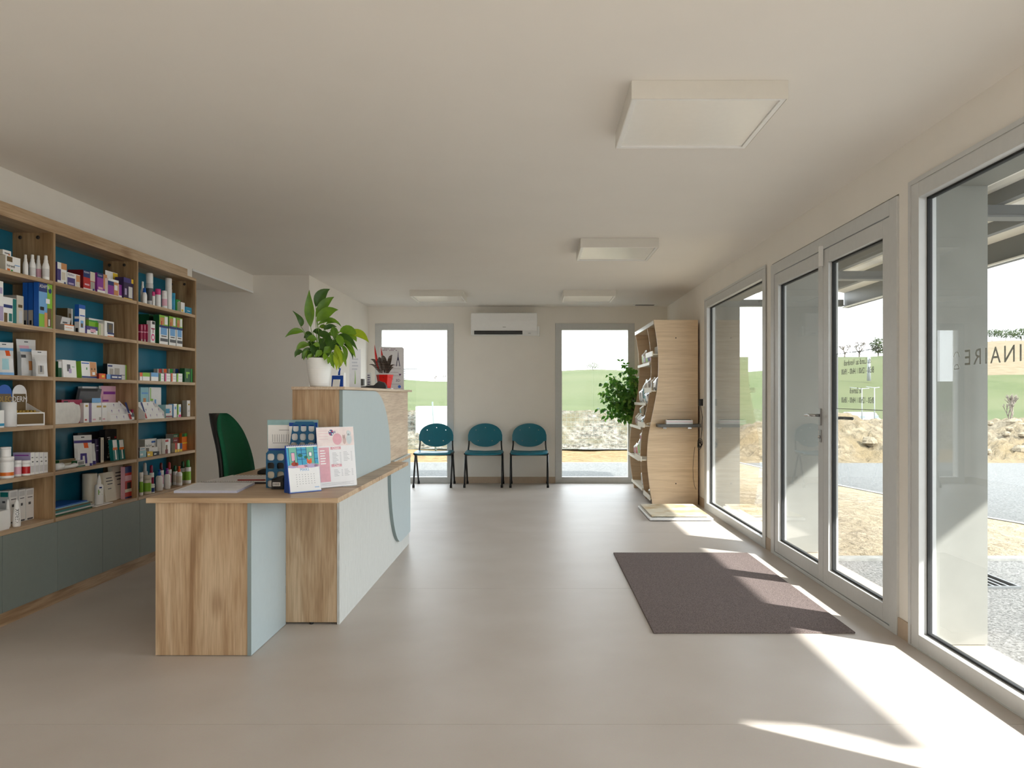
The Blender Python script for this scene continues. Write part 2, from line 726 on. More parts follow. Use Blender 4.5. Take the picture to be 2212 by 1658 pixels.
def ring(mb, axis, p0, p1, a0, a1, z0, z1, wd, mi=0, wb=None, wt=None):
    """rectangular frame: axis 'x' means the frame lies in a plane of constant x"""
    wb = wd if wb is None else wb
    wt = wd if wt is None else wt
    bs = [(a0, a0 + wd, z0, z1), (a1 - wd, a1, z0, z1), (a0 + wd, a1 - wd, z0, z0 + wb), (a0 + wd, a1 - wd, z1 - wt, z1)]
    for b0, b1, c0, c1 in bs:
        if axis == 'x':
            mb.box(p0, p1, b0, b1, c0, c1, mi)
        else:
            mb.box(b0, b1, p0, p1, c0, c1, mi)
    return mb


def window_r(n, a0, a1, label):
    r = structure('window_%d' % n, label, (XR, (a0 + a1) / 2, 0))
    s = (-XR, -(a0 + a1) / 2, 0)
    mb = MB()
    ring(mb, 'x', XR - 0.010, XR + 0.045, a0 + 0.001, a1 - 0.001, 0.001, ZH - 0.001, 0.075, wb=0.072)
    ring(mb, 'x', XR + 0.045, XR + 0.085, a0 + 0.001, a1 - 0.001, 0.001, ZH - 0.001, 0.058, wb=0.058)
    mb.shift(s).obj('frame', M_FRAME, r, bevel=0.002)
    mb = MB()
    ring(mb, 'x', XR - 0.014, XR - 0.0101, a0 - 0.022, a1 + 0.022, 0.001, ZH + 0.022, 0.022, wb=0.004)
    mb.shift(s).obj('cover_strip', M_FRAME, r)
    mb = MB()
    ring(mb, 'x', XR + 0.030, XR + 0.052, a0 + 0.076, a1 - 0.076, 0.073, ZH - 0.076, 0.010)
    mb.shift(s).obj('gasket', M_GASKET, r)
    mb = MB()
    mb.box(XR + 0.036, XR + 0.042, a0 + 0.0765, a1 - 0.0765, 0.0735, ZH - 0.0765)
    mb.shift(s).obj('pane', M_GLASS, r)
    return r


window_r(1, 6.22, 8.41, 'tall fixed window between the display rack and the glass door')
win3 = window_r(3, 1.9, 3.804, 'tall fixed window at the right edge with lettering on the glass')
window_r(5, -3.4, 0.58, 'wide unseen window added in the right wall behind the camera for daylight')  # unseen, added so that more daylight reaches the room


def window_b(n, a0, a1, y, z1, label, sgn=1):
    r = structure('window_%d' % n, label, ((a0 + a1) / 2, y, 0))
    s = (-(a0 + a1) / 2, -y, 0)
    lo, hi = sorted((y - 0.010 * sgn, y + 0.07 * sgn))
    mb = MB()
    ring(mb, 'y', lo, hi, a0 + 0.001, a1 - 0.001, 0.001, z1 - 0.001, 0.088, wb=0.08)
    mb.shift(s).obj('frame', M_FRAME, r, bevel=0.002)
    lo, hi = sorted((y - 0.004 * sgn, y + 0.060 * sgn))
    mb = MB()
    ring(mb, 'y', lo, hi, a0 + 0.0885, a1 - 0.0885, 0.0805, z1 - 0.0885, 0.006)
    mb.shift(s).obj('gasket', M_WHITE, r)
    lo, hi = sorted((y + 0.030 * sgn, y + 0.036 * sgn))
    mb = MB()
    mb.box(a0 + 0.0945, a1 - 0.0945, lo, hi, 0.0865, z1 - 0.0945)
    mb.shift(s).obj('pane', M_GLASS, r)


window_b(2, -2.27, -1.155, YB, 2.265, 'tall window left of the air conditioner behind the first teal chair')
window_b(4, 0.286, 1.41, YB, 2.265, 'tall window right of the teal chairs with the leafy plant in front')

# double glass door
dr = structure('door_1', 'grey aluminium double glass door to the yard', (XR, 5.006, 0))
ds = (-XR, -5.006, 0)
mb = MB()
for b in ((3.950, 4.035), (5.985, 6.062)):
    mb.box(XR - 0.012, XR + 0.08, b[0], b[1], 0.0, 2.259)
mb.box(XR - 0.012, XR + 0.08, 4.035, 5.985, 2.178, 2.259)
mb.box(XR - 0.012, XR + 0.08, 4.035, 5.985, 0.0, 0.022)
mb.shift(ds).obj('door_frame', M_FRAME, dr, bevel=0.002)
for k, (a0, a1) in enumerate(((4.038, 4.973), (4.977, 5.982))):
    leaf = MB()
    ring(leaf, 'x', XR - 0.006, XR + 0.058, a0, a1, 0.026, 2.174, 0.085, wb=0.095, wt=0.09)
    leaf = leaf.shift(ds).obj('door_leaf', M_FRAME, dr, bevel=0.002)
    mb = MB()
    ring(mb, 'x', XR + 0.018, XR + 0.042, a0 + 0.0852, a1 - 0.0852, 0.1212, 2.0838, 0.010)
    mb.shift(ds).obj('gasket', M_GASKET, leaf)
    mb = MB()
    mb.box(XR + 0.025, XR + 0.031, a0 + 0.0855, a1 - 0.0855, 0.1215, 2.0835)
    mb.shift(ds).obj('pane', M_GLASS, leaf)
    if k == 1:
        mb = MB()
        mb.box(XR - 0.018, XR - 0.0062, a0 + 0.018, a0 + 0.050, 1.04, 1.15)
        mb.tube([(XR - 0.018, a0 + 0.034, 1.105), (XR - 0.062, a0 + 0.034, 1.105), (XR - 0.066, a0 + 0.045, 1.105), (XR - 0.066, a0 + 0.155, 1.103)], 0.0095, 10)
        mb.shift(ds).obj('handle', M_CHROME, leaf)
        mb = MB()
        mb.box(XR - 0.014, XR - 0.0062, a0 + 0.020, a0 + 0.048, 0.93, 1.01)
        mb.tube([(XR - 0.014, a0 + 0.034, 0.965), (XR - 0.024, a0 + 0.034, 0.965)], 0.010, 10)
        mb.shift(ds).obj('lock', M_CHROME, leaf)
    else:
        mb = MB()
        mb.box(XR + 0.0582, XR + 0.068, a1 - 0.055, a1 - 0.022, 1.02, 1.17)
        mb.tube([(XR + 0.068, a1 - 0.038, 1.09), (XR + 0.11, a1 - 0.038, 1.09), (XR + 0.112, a1 - 0.06, 1.09), (XR + 0.112, a1 - 0.17, 1.09)], 0.010, 10)
        mb.shift(ds).obj('handle', M_BLACK, leaf)
        leaf_right = leaf
mb = MB()
mb.box(XR - 0.030, XR - 0.0122, 4.955, 4.990, 2.07, 2.20)
mb.shift(ds).obj('flush_bolt', M_WHITE, dr)

# writing on the glass (reads correctly from outside)
M_LET = pm((92, 98, 94), 0.6, name='grey_vinyl_letters')
M_LET2 = pm((150, 150, 143), 0.6, name='pale_grey_vinyl_letters')


def glass_text(s, size, yc, z, mat, parent, x, name='lettering', sx=1.0, align='CENTER', spacing=1.0):
    mb = text_mb(s, size, 0.0004, align, spacing, sx)
    mb.xf(basis(*FACE_X, (x, yc, z)))
    return mb.shift(-parent.matrix_basis.translation if parent.parent is None else ds).obj(name, mat, parent)


gx = XR + 0.0325
for s, size, z, yc in (('Horaires', 0.052, 1.487, 4.53), ('du Lundi au Vendredi', 0.050, 1.432, 4.545), ('8h30 - 12h00 / 14h00 - 19h00', 0.050, 1.378, 4.545),
                       ('le Samedi', 0.050, 1.262, 4.565), ('8h30 - 12h00 / 14h00 - 18h00', 0.050, 1.205, 4.545)):
    sx = 0.76 if 'h00' in s else 0.88
    mb = text_mb(s, size, 0.0004, 'CENTER', 1.0, sx)
    mb.xf(basis(*FACE_X, (gx, yc, z))).shift(ds).obj('lettering', M_LET, leaf_right)
mb = MB()
mb.box(gx - 0.0004, gx + 0.0004, 4.848, 4.852, 1.150, 1.497)
mb.box(gx - 0.0004, gx + 0.0004, 4.13, 4.848, 1.493, 1.497)
mb.box(gx - 0.0004, gx + 0.0004, 4.13, 4.848, 1.150, 1.154)
mb.shift(ds).obj('lettering_border', M_LET, leaf_right)
mb = text_mb('V\u00c9T\u00c9RINAIRE', 0.098, 0.0004, 'RIGHT', 1.30, 1.10)
mb.xf(basis(*FACE_X, (XR + 0.0435, 3.425, 1.397))).shift((-XR, -(1.9 + 3.804) / 2, 0)).obj('lettering', M_LET2, win3)
mb = text_mb('CLINIQUE', 0.098, 0.0004, 'RIGHT', 1.30, 1.10)
mb.xf(basis(*FACE_X, (XR + 0.0435, 2.52, 1.397))).shift((-XR, -(1.9 + 3.804) / 2, 0)).obj('lettering', M_LET2, win3)
# outlined emblem: two rounded letter shapes, one above the other
mb = MB()
zc = 1.375
for k, rr in ((0, 0.020), (1, 0.022)):
    zz = zc + (0.032 if k else -0.022)
    pts = [(XR + 0.0435, 3.487 + rr * math.cos(a), zz + rr * math.sin(a)) for a in [math.pi * i / 10 for i in range(11)]]
    mb.tube(pts, 0.0022, 6)
    if k == 0:
        mb.tube([pts[0], pts[-1]], 0.0022, 6)
mb.shift((-XR, -(1.9 + 3.804) / 2, 0)).obj('emblem', M_LET2, win3)

# ------------------------------------------------------------------ ceiling lamps


def lamp(x0, y0, label):
    s = 0.63
    t = thing('ceiling_lamp', label, 'lamp', (x0 + s / 2, y0 + s / 2, H), 0, 'square ceiling lamps')
    h = s / 2
    mb = MB()
    ring2 = [(-h, -h + 0.004, -h, h), (h - 0.004, h, -h, h), (-h + 0.004, h - 0.004, -h, -h + 0.004), (-h + 0.004, h - 0.004, h - 0.004, h)]
    for a, b, c, d in ring2:
        mb.box(a, b, c, d, -0.075, -0.0005)
    mb.obj('housing', M_LAMPB, t)
    mb = MB()
    i = h - 0.005
    j = h - 0.024
    for a, b, c, d in ((-i, -j, -i, i), (j, i, -i, i), (-j, j, -i, -j), (-j, j, j, i)):
        mb.box(a, b, c, d, -0.0735, -0.05)
    mb.obj('trim_frame', M_WHITE, t)
    mb = MB()
    mb.box(-j + 0.001, j - 0.001, -j + 0.001, j - 0.001, -0.066, -0.055)
    mb.obj('diffuser', M_DIFF, t)


lamp(0.388, 3.091, 'largest square ceiling lamp nearest the camera')
lamp(0.365, 6.173, 'square ceiling lamp in the middle of the row, above the doormat')
lamp(-1.499, 9.18, 'square ceiling lamp far away left of the air conditioner')
lamp(0.337, 9.18, 'square ceiling lamp far away right of the air conditioner')

# ceiling grille
t = thing('ceiling_vent', 'small slotted air vent in the ceiling by the far right corner', 'vent', (1.52, 10.66, H))
mb = MB()
mb.box(-0.16, 0.16, -0.06, 0.06, -0.006, -0.0005)
mb.obj('frame', M_WHITE, t)
for k in range(3):
    mb = MB()
    mb.box(-0.13, 0.13, -0.042 + k * 0.03, -0.022 + k * 0.03, -0.0075, -0.0061)
    mb.obj('slot', M_BLACK, t)

# ------------------------------------------------------------------ air conditioner
t = thing('air_conditioner', 'white wall-mounted air conditioner above the teal chairs', 'air conditioner', (-0.432, YB, 2.08))
prof = [(0, 0.02), (0, 0.318), (-0.19, 0.318), (-0.215, 0.30), (-0.222, 0.20), (-0.218, 0.06), (-0.19, 0.012), (-0.10, 0.0)]
mb = MB()
mb.prism([(a, b) for a, b in prof][::-1], 'x', -0.462, 0.462)
mb.obj('body', M_WHITE, t, bevel=0.006)
mb = MB()
mb.prism([(-0.2235, 0.075), (-0.2255, 0.20), (-0.219, 0.303), (-0.214, 0.303), (-0.221, 0.20), (-0.219, 0.075)], 'x', -0.445, 0.45)
mb.obj('front_panel', pm((244, 244, 243), 0.3, var=0.01), t)
mb = MB()
mb.box(-0.415, 0.255, -0.2225, -0.19, 0.012, 0.062)
mb.obj('outlet_slot', M_BLACK, t)
for zz in (0.022, 0.040):
    mb = MB()
    mb.box(-0.41, 0.25, -0.2285, -0.2226, zz, zz + 0.006)
    mb.obj('louvre', M_GREY, t)
mb = MB()
mb.box(0.463, 0.492, -0.15, -0.002, 0.0, 0.13)
mb.obj('pipe_cover', M_WHITE, t, bevel=0.004)
mb = MB()
mb.box(0.335, 0.372, -0.2215, -0.2185, 0.018, 0.036)
mb.obj('display', pm((205, 206, 206), 0.3), t)
mb = MB()
for k in range(5):
    mb.box(-0.018 + k * 0.009, -0.012 + k * 0.009, -0.2265, -0.2258, 0.108, 0.115)
mb.obj('badge', M_GREY, t)

# ------------------------------------------------------------------ doormat
t = fabric('brown_mat_pile', (114, 102, 99), 260.0, 0.45, 0.9)
c = [at(1323, 1195, 2038.5 / 339), at(1612, 1195, 2038.5 / 339), at(1850, 1368, 2038.5 / 512), at(1411, 1368, 2038.5 / 512)]
mx0, mx1 = 0.612, 1.660
my0, my1 = 3.981, 6.013
mb = MB()
mb.box(-(mx1 - mx0) / 2, (mx1 - mx0) / 2, -(my1 - my0) / 2, (my1 - my0) / 2, 0.0005, 0.009)
o = mb.obj('doormat', t, None, ((mx0 + mx1) / 2, (my0 + my1) / 2, 0), bevel=0.003)
tag(o, 'large brown carpet doormat on the floor before the glass door', 'doormat')

# ------------------------------------------------------------------ teal chairs
M_TEALCH = pm((0, 108, 128), 0.4, var=0.04, vscale=60)


def ell(cx, cy, rx, ry, a0, a1, n):
    return [(cx + rx * math.cos(a0 + (a1 - a0) * i / n), cy + ry * math.sin(a0 + (a1 - a0) * i / n)) for i in range(n + 1)]


def back_shell():
    top = ell(0, 0.165, 0.235, 0.165, 0.1, math.pi - 0.1, 24)
    left = [(-0.24, 0.16), (-0.24, 0.085), (-0.222, 0.082)]
    low = ell(0, 0.10, 0.205, 0.10, math.pi + 0.25, 2 * math.pi - 0.25, 18)
    right = [(0.222, 0.082), (0.24, 0.085), (0.24, 0.16)]
    outer = top + left + low + right
    holes = []
    for hx, hz in ((-0.13, 0.235), (0.0, 0.27), (0.13, 0.235), (-0.098, 0.085), (0.098, 0.085)):
        holes.append([(hx + 0.0065 * math.cos(a), hz + 0.0065 * math.sin(a)) for a in [2 * math.pi * k / 8 for k in range(8)]])
    mb = refine(flat_shape([outer] + holes, 0.010), 0.035)
    mb.v = [Vector((p.x, -p.z + 0.9 * (0.0576 - p.x * p.x) * 0.55, p.y)) for p in mb.v]
    mb.f = [q[::-1] for q in mb.f]
    return mb


def teal_chair(x, label):
    t = thing('waiting_chair', label, 'chair', (x, 10.56, 0), 0, 'teal chairs along the far wall')
    # seat: rounded slab
    mb = MB()
    rows = []
    for i in range(9):
        y = -0.20 + 0.40 * i / 8
        rows.append((y, 0.462 + 0.012 * (abs(i - 4) / 4.0) ** 2 - (0.02 if i == 0 else 0)))
    up, dn = [], []
    for y, z in rows:
        wv = 0.258 - 0.015 * (abs(y) / 0.2) ** 3
        r_ = [(-wv, y, z + 0.010), (-wv * 0.7, y, z), (0, y, z - 0.006), (wv * 0.7, y, z), (wv, y, z + 0.010)]
        up.append(r_)
        dn.append([(a, b, c_ - 0.014) for a, b, c_ in r_][::-1])
    loop = [u + d for u, d in zip(up, dn)]
    mb.grid(loop, 0, True, True)
    n = len(loop[0])
    mb.f.append(list(range(n)))
    mb.m.append(0)
    mb.s.append(False)
    mb.f.append(list(range(len(mb.v) - n, len(mb.v)))[::-1])
    mb.m.append(0)
    mb.s.append(False)
    mb.obj('seat', M_TEALCH, t)
    b = back_shell()
    b.xf(Matrix.Translation((0, 0.20, 0.527)) @ Matrix.Rotation(math.radians(-9), 4, 'X'))
    b.obj('backrest', M_TEALCH, t)
    for s in (-1, 1):
        xs = s * 0.2525
        mb = MB()
        mb.tube([(xs, -0.205, 0.02), (xs, -0.035, 0.45)], 0.0125, 10)
        lg = mb.obj('leg', M_STEELB, t)
        f = MB()
        f.lathe([(0.017, 0.0), (0.017, 0.03), (0.014, 0.045)], 12, 0, (xs, -0.207, 0))
        f.obj('rubber_foot', M_BLACK, lg)
        mb = MB()
        mb.tube([(xs, 0.255, 0.02), (xs, 0.02, 0.45)], 0.0125, 10)
        lg = mb.obj('leg', M_STEELB, t)
        f = MB()
        f.lathe([(0.017, 0.0), (0.017, 0.03), (0.014, 0.045)], 12, 0, (xs, 0.257, 0))
        f.obj('rubber_foot', M_BLACK, lg)
        mb = MB()
        mb.tube([(xs, -0.17, 0.452), (xs, 0.15, 0.452), (xs * 0.93, 0.19, 0.475), (xs * 0.90, 0.215, 0.56), (xs * 0.90, 0.232, 0.66)], 0.0115, 10)
        mb.obj('back_upright', M_STEELB, t)
    mb = MB()
    mb.tube([(-0.25, -0.16, 0.437), (0.25, -0.16, 0.437)], 0.009, 8)
    mb.obj('seat_rail', M_STEELB, t)
    mb = MB()
    mb.tube([(-0.25, 0.12, 0.437), (0.25, 0.12, 0.437)], 0.009, 8)
    mb.obj('seat_rail', M_STEELB, t)


teal_chair(-1.387, 'teal waiting chair in front of the far left window')
teal_chair(-0.701, 'teal waiting chair in the middle of the three by the far wall')
teal_chair(-0.081, 'teal waiting chair rightmost of the three by the far wall')
# ------------------------------------------------------------------ shelf unit on the left wall
SX = -2.84                       # front plane
SB = -3.08                       # face of the teal backs
UP = [3.59, 4.54, 5.49, 6.43]    # uprights (centre lines)
SZ = [0.508, 0.783, 1.061, 1.344, 1.628, 1.908]
TOPZ = 2.215
su = thing('shelf_unit', 'tall oak wall shelving with teal back and grey-green doors', 'shelf unit', (SX, 5.0, 0))
sh = (-SX, -5.0, 0)
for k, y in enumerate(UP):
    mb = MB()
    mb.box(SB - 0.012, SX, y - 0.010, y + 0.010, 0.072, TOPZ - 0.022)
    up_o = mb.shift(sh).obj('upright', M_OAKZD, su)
    if k:
        for xx in (-3.035, -2.93):
            m2 = MB()
            m2.tube([(xx, y - 0.0101, 2.165), (xx, y - 0.0125, 2.165)], 0.011, 12)
            m2.shift(sh).obj('fixing_cap', pm((58, 48, 40), 0.6), up_o)
for a, b in zip(UP[:-1], UP[1:]):
    for i, z in enumerate(SZ):
        mb = MB()
        mb.box(SB, SX + (0.002 if i == 0 else -0.001), a + 0.0102, b - 0.0102, z - 0.022, z)
        mb.shift(sh).obj('shelf', M_OAKY, su)
    mb = MB()
    mb.box(SB - 0.012, SB - 0.0005, a + 0.0102, b - 0.0102, SZ[0], TOPZ - 0.022)
    mb.shift(sh).obj('back_panel', M_TEALB, su)
mb = MB()
mb.box(SB - 0.012, SX, UP[0] - 0.01, UP[-1] + 0.012, TOPZ - 0.022, TOPZ)
mb.shift(sh).obj('top_board', M_OAKY, su)
mb = MB()
mb.box(SX - 0.035, SX - 0.004, UP[0] - 0.01, 6.286, TOPZ + 0.0005, 2.27)
mb.shift(sh).obj('cornice', M_OAKY, su)
mb = MB()
mb.box(SB - 0.012, SX - 0.006, UP[0] - 0.01, UP[-1] + 0.01, 0.0, 0.072)
mb.shift(sh).obj('plinth', M_OAKY, su)
for a, b in zip(UP[:-1], UP[1:]):
    mid = (a + b) / 2 + 0.03
    for c0, c1 in ((a + 0.03, mid), (mid, b + 0.03)):
        if b == UP[-1] and c1 > b:
            c1 = b + 0.008
        mb = MB()
        mb.box(SX - 0.019, SX + 0.0005, c0 + 0.0018, c1 - 0.0018, 0.0735, SZ[0] - 0.0235)
        mb.shift(sh).obj('door', M_SAGE, su)

# ------------------------------------------------------------------ reception desk
DZ = 0.75
rd = thing('reception_desk', 'L-shaped oak reception desk with pale blue and white panels', 'reception desk', (-1.35, 4.6, 0))
dsft = (1.35, -4.6, 0)


def dpart(mb, name, mat, parent=None, bevel=0.0):
    return mb.shift(dsft).obj(name, mat, parent or rd, bevel=bevel)


mb = MB()
mb.prism([(-1.834, 3.62), (-0.9285, 3.62), (-0.9285, 5.625), (-1.030, 5.625), (-1.030, 6.37), (-1.834, 6.37)], 'z', 0.7255, DZ)
dpart(mb, 'worktop', M_OAKX, bevel=0.0015)
mb = MB()
mb.box(-1.798, -1.363, 3.640, 3.660, 0.003, 0.725)
dpart(mb, 'front_panel', M_OAKZ)
mb = MB()
mb.box(-1.798, -1.780, 3.6605, 4.14, 0.003, 0.725)
dpart(mb, 'side_panel', M_OAKZ)
mb = MB()
mb.box(-1.3625, -1.344, 3.638, 4.142, 0.002, 0.725, [0, 0, 1, 0, 0, 0])
dpart(mb, 'blue_panel', [M_BLUE, M_BLUEE])
mb = MB()
mb.box(-1.3435, -1.068, 4.143, 4.163, 0.012, 0.725)
dpart(mb, 'second_panel', M_OAKZ)
mb = MB()
mb.box(-1.0675, -1.0545, 4.141, 6.43, 0.0, 0.725)
dpart(mb, 'white_panel', M_WGRAIN)
mb = MB()
mb.box(-1.79, -1.0680, 6.33, 6.35, 0.003, 0.725)
dpart(mb, 'end_panel', M_OAKZ)
mb = MB()
mb.lathe([(0.012, 0.0), (0.012, 0.012)], 10, 0, (-1.21, 4.155, 0))
dpart(mb, 'levelling_foot', M_BLACK)
# raised counter
mb = MB()
mb.box(-1.308, -1.0545, 4.14, 4.158, DZ + 0.0005, 1.265)
dpart(mb, 'counter_end', M_OAKZ)
mb = MB()
mb.box(-1.0725, -1.0545, 4.1585, 6.36, DZ + 0.0005, 1.265)
dpart(mb, 'counter_face', M_LOAK)
mb = MB()
mb.box(-1.308, -1.290, 4.1585, 6.36, DZ + 0.0005, 1.265)
dpart(mb, 'counter_back', M_OAKZ)
mb = MB()
mb.box(-1.29, -1.0726, 6.342, 6.36, DZ + 0.0005, 1.265)
dpart(mb, 'counter_end', M_OAKZ)
mb = MB()
mb.box(-1.308, -1.021, 4.12, 6.37, 1.2652, 1.281)
dpart(mb, 'counter_top', M_LOAK, bevel=0.001)
# curved pale blue panels
pu = [(4.136, DZ + 0.001), (5.512, DZ + 0.001)] + [(4.95 + 0.562 * math.cos(a), 0.77 + 0.493 * math.sin(a)) for a in [math.pi / 2 * i / 20 for i in range(21)]] + [(4.136, 1.263)]
mb = MB()
mb.prism(pu, 'x', -1.0543, -1.036, 0, 1)
dpart(mb, 'curved_blue_panel', [M_BLUE, M_BLUEE])
pl = [(6.352, 0.113)] + [(6.352, 0.724)] + [(5.49, 0.724)] + [(5.945 - 0.455 * math.cos(a), 0.70 - 0.587 * math.sin(a)) for a in [math.pi / 2 * i / 20 for i in range(21)]]
mb = MB()
mb.prism(pl[::-1], 'x', -1.0543, -1.031, 0, 1)
dpart(mb, 'curved_blue_panel', [M_BLUE, M_BLUEE])
mb = MB()
mb.box(-1.0543, -1.031, 5.63, 6.352, 0.7245, 0.757)
dpart(mb, 'curved_blue_panel', M_BLUE)

# ------------------------------------------------------------------ green office chair
M_GFAB = fabric('green_wool', (40, 112, 82), 500.0, 0.3, 0.5)
gc = thing('office_chair', 'green upholstered office chair behind the reception desk', 'chair', (-1.78, 5.0, 0))
mb = MB()
rows = []
for i in range(25):
    u = math.sin(math.pi / 2 * i / 24.0)
    z = 0.62 + 0.50 * u
    wd = 0.235 * (1 - 0.42 * u ** 2.0) * (1 if u < 0.72 else math.sqrt(max(0.015, 1 - ((u - 0.72) / 0.28) ** 2 * 0.985)))
    if u < 0.10:
        wd *= 0.90 + u
    xb = -0.150 - 0.115 * u - 0.03 * math.sin(math.pi * u) * -1
    r_ = []
    for j in range(9):
        s = -1 + 2 * j / 8.0
        r_.append((xb + 0.030 * (s * s), s * wd, z))
    rows.append((r_, wd, z, xb))
front = [r[0] for r in rows]
back = [[(p[0] - 0.055 * (1 - 0.55 * (abs(-1 + 2 * j / 8.0)) ** 3), p[1], p[2]) for j, p in enumerate(r[0])] for r in rows]
loop = [f + b[::-1] for f, b in zip(front, back)]
mb.grid(loop, 0, True, True)
n = len(loop[0])
mb.f.append(list(range(n))[::-1])
mb.m.append(0)
mb.s.append(True)
mb.f.append(list(range(len(mb.v) - n, len(mb.v))))
mb.m.append(0)
mb.s.append(True)
mb.obj('backrest', M_GFAB, gc)
mb = MB()
loop = []
for r_, wd, z, xb in rows[:-1]:
    f_ = [(p[0] - 0.056 * (1 - 0.55 * (abs(-1 + 2 * j / 8.0)) ** 3), p[1] * 1.02, p[2]) for j, p in enumerate(r_)]
    b_2 = [(p[0] - 0.022, p[1], p[2]) for p in f_]
    loop.append(f_ + b_2[::-1])
mb.grid(loop, 0, True, True)
mb.f.append(list(range(n))[::-1])
mb.m.append(0)
mb.s.append(True)
mb.f.append(list(range(len(mb.v) - n, len(mb.v))))
mb.m.append(0)
mb.s.append(True)
mb.obj('back_shell', M_BLACK, gc)
mb = MB()
mb.box(-0.12, 0.30, -0.23, 0.23, 0.44, 0.51)
mb.obj('seat', M_GFAB, gc, bevel=0.03)
mb = MB()
mb.tube([(0.06, 0, 0.43), (-0.16, 0, 0.43), (-0.25, 0, 0.50), (-0.235, 0, 0.70)], 0.018, 8)
mb.obj('back_bar', M_BLACK, gc)
mb = MB()
mb.lathe([(0.03, 0.10), (0.03, 0.30), (0.022, 0.30), (0.022, 0.438)], 14, 0, (0.06, 0, 0))
mb.obj('gas_lift', M_BLACK, gc)
for k in range(5):
    a = 2 * math.pi * k / 5 + 0.3
    mb = MB()
    mb.tube([(0.06, 0, 0.10), (0.06 + 0.27 * math.cos(a), 0.27 * math.sin(a), 0.075)], [0.024, 0.014], 8)
    lg = mb.obj('base_leg', M_BLACK, gc)
    mb = MB()
    cx, cy_ = 0.06 + 0.27 * math.cos(a), 0.27 * math.sin(a)
    mb.tube([(cx - 0.012 * math.sin(a), cy_ + 0.012 * math.cos(a), 0.027), (cx + 0.012 * math.sin(a), cy_ - 0.012 * math.cos(a), 0.027)], 0.026, 12)
    mb.tube([(cx, cy_, 0.03), (cx, cy_, 0.08)], 0.007, 6)
    mb.obj('caster', M_BLACK, lg)
# ------------------------------------------------------------------ products on the shelves
ROWN = {5: 'top shelf', 4: 'second shelf', 3: 'third shelf', 2: 'fourth shelf', 1: 'fifth shelf', 0: 'bottom shelf'}
BAYN = {1: 'left bay', 2: 'middle bay', 3: 'right bay'}
M_PAPER = pm((250, 248, 245), 0.6, var=0.015, name='white_card')
NAMES = {'W': (252, 250, 247), 'P': (74, 62, 130), 'V': (150, 62, 160), 'R': (196, 38, 40), 'O': (236, 120, 36), 'Y': (244, 204, 50), 'G': (60, 160, 70), 'LG': (140, 196, 60),
         'DG': (20, 84, 44), 'B': (28, 96, 190), 'DB': (30, 52, 118), 'T': (40, 150, 190), 'LT': (160, 206, 214), 'PK': (228, 70, 140), 'LP': (232, 180, 196), 'K': (22, 20, 24),
         'M': (160, 22, 70), 'N': (176, 170, 160), 'BR': (112, 88, 50), 'SK': (120, 176, 226), 'TL': (24, 120, 116), 'CAT': (214, 150, 96), 'DR': (120, 26, 30), 'LV': (186, 170, 206),
         'DP': (52, 34, 74), 'OR': (232, 96, 40), 'GY': (224, 222, 220), 'DGY': (88, 88, 92), 'CR': (226, 216, 196), 'GL': (196, 160, 70)}


def cm(k, rough=0.45):
    return pm(NAMES[k] if isinstance(k, str) else k, rough, var=0.02)


def shelf_label(desc, row, bay):
    return '%s, %s of %s' % (desc, ROWN[row], BAYN[bay])


GRP = 'pet care products on the shelves'


def yof(px, X):
    return X * FPX / (px - VX)


def fit(p0, p1, X, bay):
    """keep an item clear of the uprights of its bay, bringing it forward on the shelf if need be"""
    hi, lo = UP[bay] - 0.0125, UP[bay - 1] + 0.0125
    if yof(p1, X) > hi:
        X = min(hi * (p1 - VX) / FPX, -2.846)
        if yof(p1, X) > hi:
            d = p1 - (VX + X * FPX / hi)
            p0, p1 = p0 - d, p1 - d
    if yof(p0, X) < lo:
        d = VX + X * FPX / lo - p0
        p0, p1 = p0 + d, p1 + d
    return p0, p1, X


